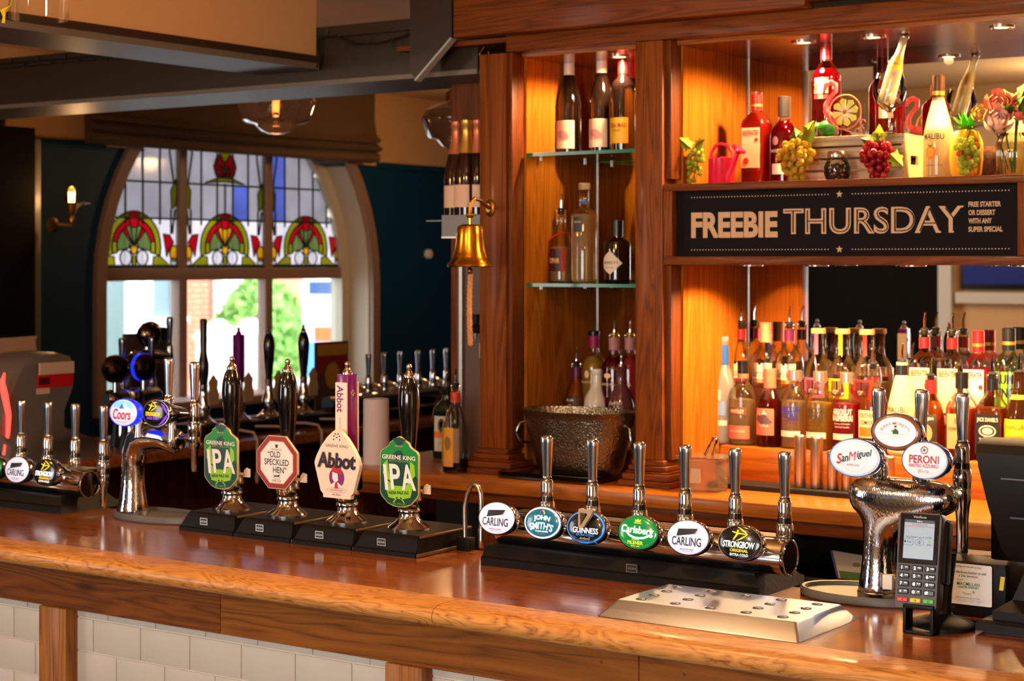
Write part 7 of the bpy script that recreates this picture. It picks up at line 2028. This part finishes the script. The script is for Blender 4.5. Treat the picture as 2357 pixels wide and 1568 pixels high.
# ================================================================ FAR SIDE OF THE BAR
FARX = -4.87
farp = []
def far_pump(y, kind, lab):
    t = thing('hand_pump', lab, 'beer pump', (FARX, y, 1.05), group='hand pumps on the far return counter', rz=pi / 2)
    b = B(); b.box((-.085, -.09, 0), (.085, .11, .05), BLACKW, .006); b.obj('base', t)
    b = B(); b.lathe([(.048, .05), (.048, .054), (.033, .065), (.0225, .08), (.028, .105), (.026, .126), (.0175, .155), (.0165, .19), (.0185, .2)], CHROME, 22); b.obj('pedestal', t)
    b = B()
    if kind == 0: b.lathe([(.0135, .196), (.0165, .235), (.0205, .272), (.0246, .335), (.023, .356), (.0185, .374), (.0125, .386)], BLACK, 20)
    elif kind == 1: b.box((-.017, -.017, .2), (.017, .017, .388), PURPLE, .002)
    else: b.lathe([(.0135, .19), (.02, .24), (.021, .28), (.015, .31), (.0125, .33), (.0145, .45)], K('smoked_handle', (50, 46, 44), .15, .6), 20)
    b.obj('handle', t)
    b = B(); b.lathe([(.0125, .3865), (.011, .3945), (.0058, .402), (.0068, .4115), (.002, .418)] if kind < 2 else [(.014, .45), (.012, .455), (.002, .457)], CHROME if kind != 1 else PURPLE, 14); b.obj('finial', t)
    b = B(); b.prism([(-.024, .125), (.024, .125), (.03, .16), (.02, .19), (.024, .215), (0, .24), (-.024, .215), (-.02, .19), (-.03, .16)], K('clip_back_tan', (176, 140, 100), .5), .006, -.055); b.obj('pump_clip', t)
    b = B(); b.tube([(.0, -.088, .03), (.0, -.2, .035), (.0, -.262, .03), (.0, -.28, .005), (.0, -.28, -.12)], .005, K('pale_pipe', (190, 160, 140), .4), 8); b.lathe([(.008, -.12), (.009, -.14), (.005, -.16)], K('pale_pipe', (190, 160, 140), .4), 10, (.0, -.28, 0)); b.obj('spout', t)
    return t
far_pump(4.94, 2, 'dark far hand pump with a tall slender grip beside the chrome dome font')
far_pump(5.135, 1, 'far hand pump with a square purple handle before the window')
far_pump(5.31, 0, 'black far hand pump centred in front of the window mullion')
far_pump(5.52, 0, 'black far hand pump right of the mullion beside the menu holder')
fr2 = thing('tap_rail', 'far chrome tap rail with domed badges seen from behind under the teal wall', 'beer taps', (FARX, 6.0, 1.05), group='tap rails on the far return counter')
b = B(); b.box((-4.97, 5.66, 1.05), (-4.76, 6.42, 1.09), BLACKW, .004); b.obj('plinth', fr2, world=True)
b = B(); b.M = Matrix.Translation((FARX, 5.67, 1.125)) @ Matrix.Rotation(-pi / 2, 4, 'X'); b.lathe([(.034, 0), (.034, .74)], CHROME, 28); b.obj('pipe', fr2, world=True)
for px in (848, 885, 922, 963, 997, 1028):
    a_ = (px - 1178.5) / FPX; d0, d1 = -sin(TH) + a_ * cos(TH), cos(TH) + a_ * sin(TH); y = d1 * FARX / d0
    tap_parts(fr2, FARX, y, 1.155, s=.97)
    b = B(); b.M = Matrix.Translation((FARX - .02, y + .02, 1.15)) @ Matrix.Rotation(-pi / 2, 4, 'Y'); b.lathe([(.012, -.01), (.03, .02), (.043, .05), (.043, .07), (.03, .075)], CHROME, 24); b.obj('badge', fr2, world=True)
# chrome dome font
df = thing('dome_font', 'chrome swan font with a round domed badge standing before the window', 'beer taps', (FARX, 4.62, 1.05))
b = B(); b.tube([(FARX, 4.52, 1.052), (FARX, 4.52, 1.15), (FARX, 4.52, 1.30), (FARX, 4.54, 1.345), (FARX, 4.59, 1.37), (FARX, 4.66, 1.372), (FARX, 4.74, 1.365)], [.045, .032, .03, .03, .03, .028, .022], CHROME, 24); b.obj('swan_body', df, world=True)
b = B(); b.M = Matrix.Translation((FARX, 4.645, 1.455)) @ Matrix.Rotation(pi / 2, 4, 'Y'); b.lathe([(.004, -.03), (.032, -.022), (.046, 0), (.05, .02), (.046, .032), (.02, .05)], K('smoky_chrome', (110, 96, 84), .12, 1), 28); b.obj('badge', df, world=True)
b = B(); b.lathe([(.012, 1.37), (.01, 1.41)], CHROME, 12, (FARX, 4.645, 0)); b.box((FARX - .02, 4.68, 1.43), (FARX + .02, 4.73, 1.48), RUBBER, .006); b.obj('badge_stalk', df, world=True)
tap_parts(df, FARX, 4.76, 1.34, True)
# double font
d2 = thing('double_font', 'chrome twin badge font with glowing red handles at the left of the window', 'beer taps', (-4.78, 4.42, 1.05))
b = B(); b.lathe([(.05, 1.05), (.045, 1.07), (.034, 1.12), (.034, 1.19), (.05, 1.23), (.045, 1.26), (.02, 1.27)], CHROME, 26, (-4.78, 4.48, 0)); b.M = Matrix.Translation((-4.78, 4.36, 1.235)) @ Matrix.Rotation(-pi / 2, 4, 'X'); b.lathe([(.02, 0), (.034, .02), (.036, .12), (.034, .24), (.02, .26)], CHROME, 22); b.obj('tower_body', d2, world=True)
for y, m in ((4.386, K('smoky_chrome', (110, 96, 84), .12, 1)), (4.522, BLUERIM)):
    b = B(); b.M = Matrix.Translation((-4.76, y, 1.343)) @ Matrix.Rotation(pi / 2, 4, 'Y'); b.lathe([(.004, -.05), (.03, -.04), (.05, -.012)], K('smoky_chrome', (110, 96, 84), .12, 1), 26, caps=(True, False)); b.lathe([(.0505, -.012), (.051, .004)], m, 26, caps=(False, False)); b.lathe([(.05, .004), (.046, .02), (.02, .035)], K('smoky_chrome', (110, 96, 84), .12, 1), 26, caps=(False, True)); b.obj('badge', d2, world=True)
    b = B(); b.lathe([(.01, 1.26), (.009, 1.30)], CHROME, 12, (-4.76, y, 0)); b.obj('badge_stalk', d2, world=True)
for y in (4.455, 4.60): tap_parts(d2, -4.80, y, 1.273, False)
# soft drink dispenser
sd = thing('soft_drink_dispenser', 'grey curved soft drink dispenser with a red glowing stripe at the left edge', 'dispenser', (-4.75, 4.0, 1.05))
b = B()
pr = [(-4.95, 3.75, ), ]
rs = []
for z, y0, y1, x0, x1 in ((1.05, 3.83, 4.2, -5.0, -4.66), (1.12, 3.84, 4.19, -5.0, -4.66), (1.16, 3.82, 4.1, -5.0, -4.70), (1.22, 3.84, 4.10, -5.0, -4.70), (1.30, 3.88, 4.14, -5.0, -4.70), (1.36, 3.93, 4.16, -4.98, -4.72), (1.40, 3.98, 4.16, -4.95, -4.74), (1.415, 4.02, 4.12, -4.90, -4.78)):
    rs.append([(x1, y0, z), (x1, y1, z), (x0, y1, z), (x0, y0, z)])
b.rings(rs, K('dispenser_grey', (104, 98, 92), .35)); b.obj('housing', sd, world=True, sharp=60)
b = B(); b.tube([(-4.69, 3.835, 1.09), (-4.69, 3.852, 1.16), (-4.69, 3.855, 1.22), (-4.69, 3.838, 1.29), (-4.69, 3.828, 1.33), (-4.69, 3.838, 1.36)], [.005, .007, .009, .011, .009, .003], K('red_glow_strip', (255, 60, 50), .4, em=1.6), 10); b.obj('light_strip', sd, world=True)
b = B(); b.rings([[(-4.698, y, z) for y, z in ((3.98, 1.30), (4.13, 1.30), (4.14, 1.355), (3.985, 1.355))], [(-4.695, y, z) for y, z in ((3.98, 1.30), (4.13, 1.30), (4.14, 1.355), (3.985, 1.355))]], K('dispenser_red_label', (190, 24, 30), .4))
b.box((-4.6945, 3.985, 1.345), (-4.69, 4.135, 1.385), K('dispenser_cream_label', (206, 176, 150), .5)); b.box((-4.6945, 3.985, 1.312), (-4.692, 4.03, 1.335), K('label_dark', (70, 14, 14), .4)); b.box((-4.6945, 3.975, 1.28), (-4.692, 4.03, 1.30), K('dispenser_cream_label', (206, 176, 150), .5)); b.obj('front_label', sd, world=True)
b = B(); b.prism([(-.13, 0), (.1, 0), (.13, .03), (.12, .08), (.13, .10), (-.1, .095), (-.14, .05)], K('card_header', (176, 140, 110), .6), .006, 0); b.bm.transform(Matrix.Translation((-4.93, 4.05, 1.365)) @ Matrix.Rotation(pi / 2, 4, 'Z')); b.obj('header_card', sd, world=True)
# paper roll, menu holder, sign board
b = B(); b.lathe([(.052, 0), (.0515, .004), (.0505, .28), (.048, .286), (.02, .286), (.02, .27)], K('paper_roll_white', (206, 196, 200), .8, bump=.1), 30); b.bm.transform(Matrix.Translation((at(866, 4.33), 4.33, 1.0905)) @ Matrix.Diagonal((.8, .8, .72, 1)))
tag(b.obj('paper_roll'), 'white paper towel roll standing behind the purple handled pump', 'paper roll')
b = B(); b.box((-3.4, 3.4, .93), (-2.8, 3.9, .96), BLACKW, .004); b.box((-3.4, 3.86, 0), (-3.36, 3.9, .93), BLACKW); b.box((-2.84, 3.86, 0), (-2.8, 3.9, .93), BLACKW)
b.bm.free()
st = thing('aisle_shelf_unit', 'low dark wooden shelf unit in the aisle behind the hand pumps', 'shelf unit', (-3.3, 3.7, 0))
b = B(); b.box((-3.75, 3.60, .90), (-2.86, 3.86, .93), wood('shelf_honey', (66, 40, 14), (90, 58, 22), (110, 74, 32), 0), .004); b.obj('top_board', st, world=True)
b = B(); b.box((-3.73, 3.61, .60), (-2.88, 3.85, .62), MATS['shelf_honey'], .003); b.obj('lower_board', st, world=True)
for x in (-3.74, -2.90):
    for y in (3.61, 3.82):
        b = B(); b.box((x, y, 0), (x + .035, y + .035, .8998), PINE_V2, .003); b.obj('leg', st, world=True)
mh = thing('menu_holder', 'brown menu holder with a red and gold card on the far counter', 'menu', (-5.12, 5.98, 1.05))
b = B(); b.box((-5.14, 5.9, 1.0503), (-5.09, 6.10, 1.07), K('menu_brown', (86, 60, 44), .5)); b.box((-5.135, 5.89, 1.065), (-5.125, 6.11, 1.37), K('menu_brown', (86, 60, 44), .5)); b.obj('stand', mh, world=True)
b = B(); MR = K('menu_red', (150, 34, 26), .5); MG = K('menu_gold', (206, 150, 50), .5)
g = lambda u, v: (-5.1245, 6.0 + u, 1.22 + v)
b.flat([(-.1, .07), (.1, .07), (.1, .14), (-.1, .14)], 0, MG, g); b.flat([(-.1, -.02), (0, .07), (.1, -.02), (.1, .09), (-.1, .09)], 0, MR, lambda u, v: (-5.1238, 6.0 + u, 1.22 + v)); b.disc(0, 0, .05, .06, 0, MG, 16, lambda u, v: (-5.123, 6.0 + u, 1.22 + v)); b.obj('card_print', mh, world=True, recalc=False)
b = B(); b.box((-5.16, 4.79, 1.0503), (-5.14, 5.03, 1.445), K('chalk_board', (60, 46, 38), .6), .004); b.box((-5.175, 4.81, 1.0503), (-5.125, 5.01, 1.06), K('chalk_board', (60, 46, 38), .6), .003)
tag(b.obj('table_sign'), 'dark brown table sign standing behind the twin badge font', 'sign')
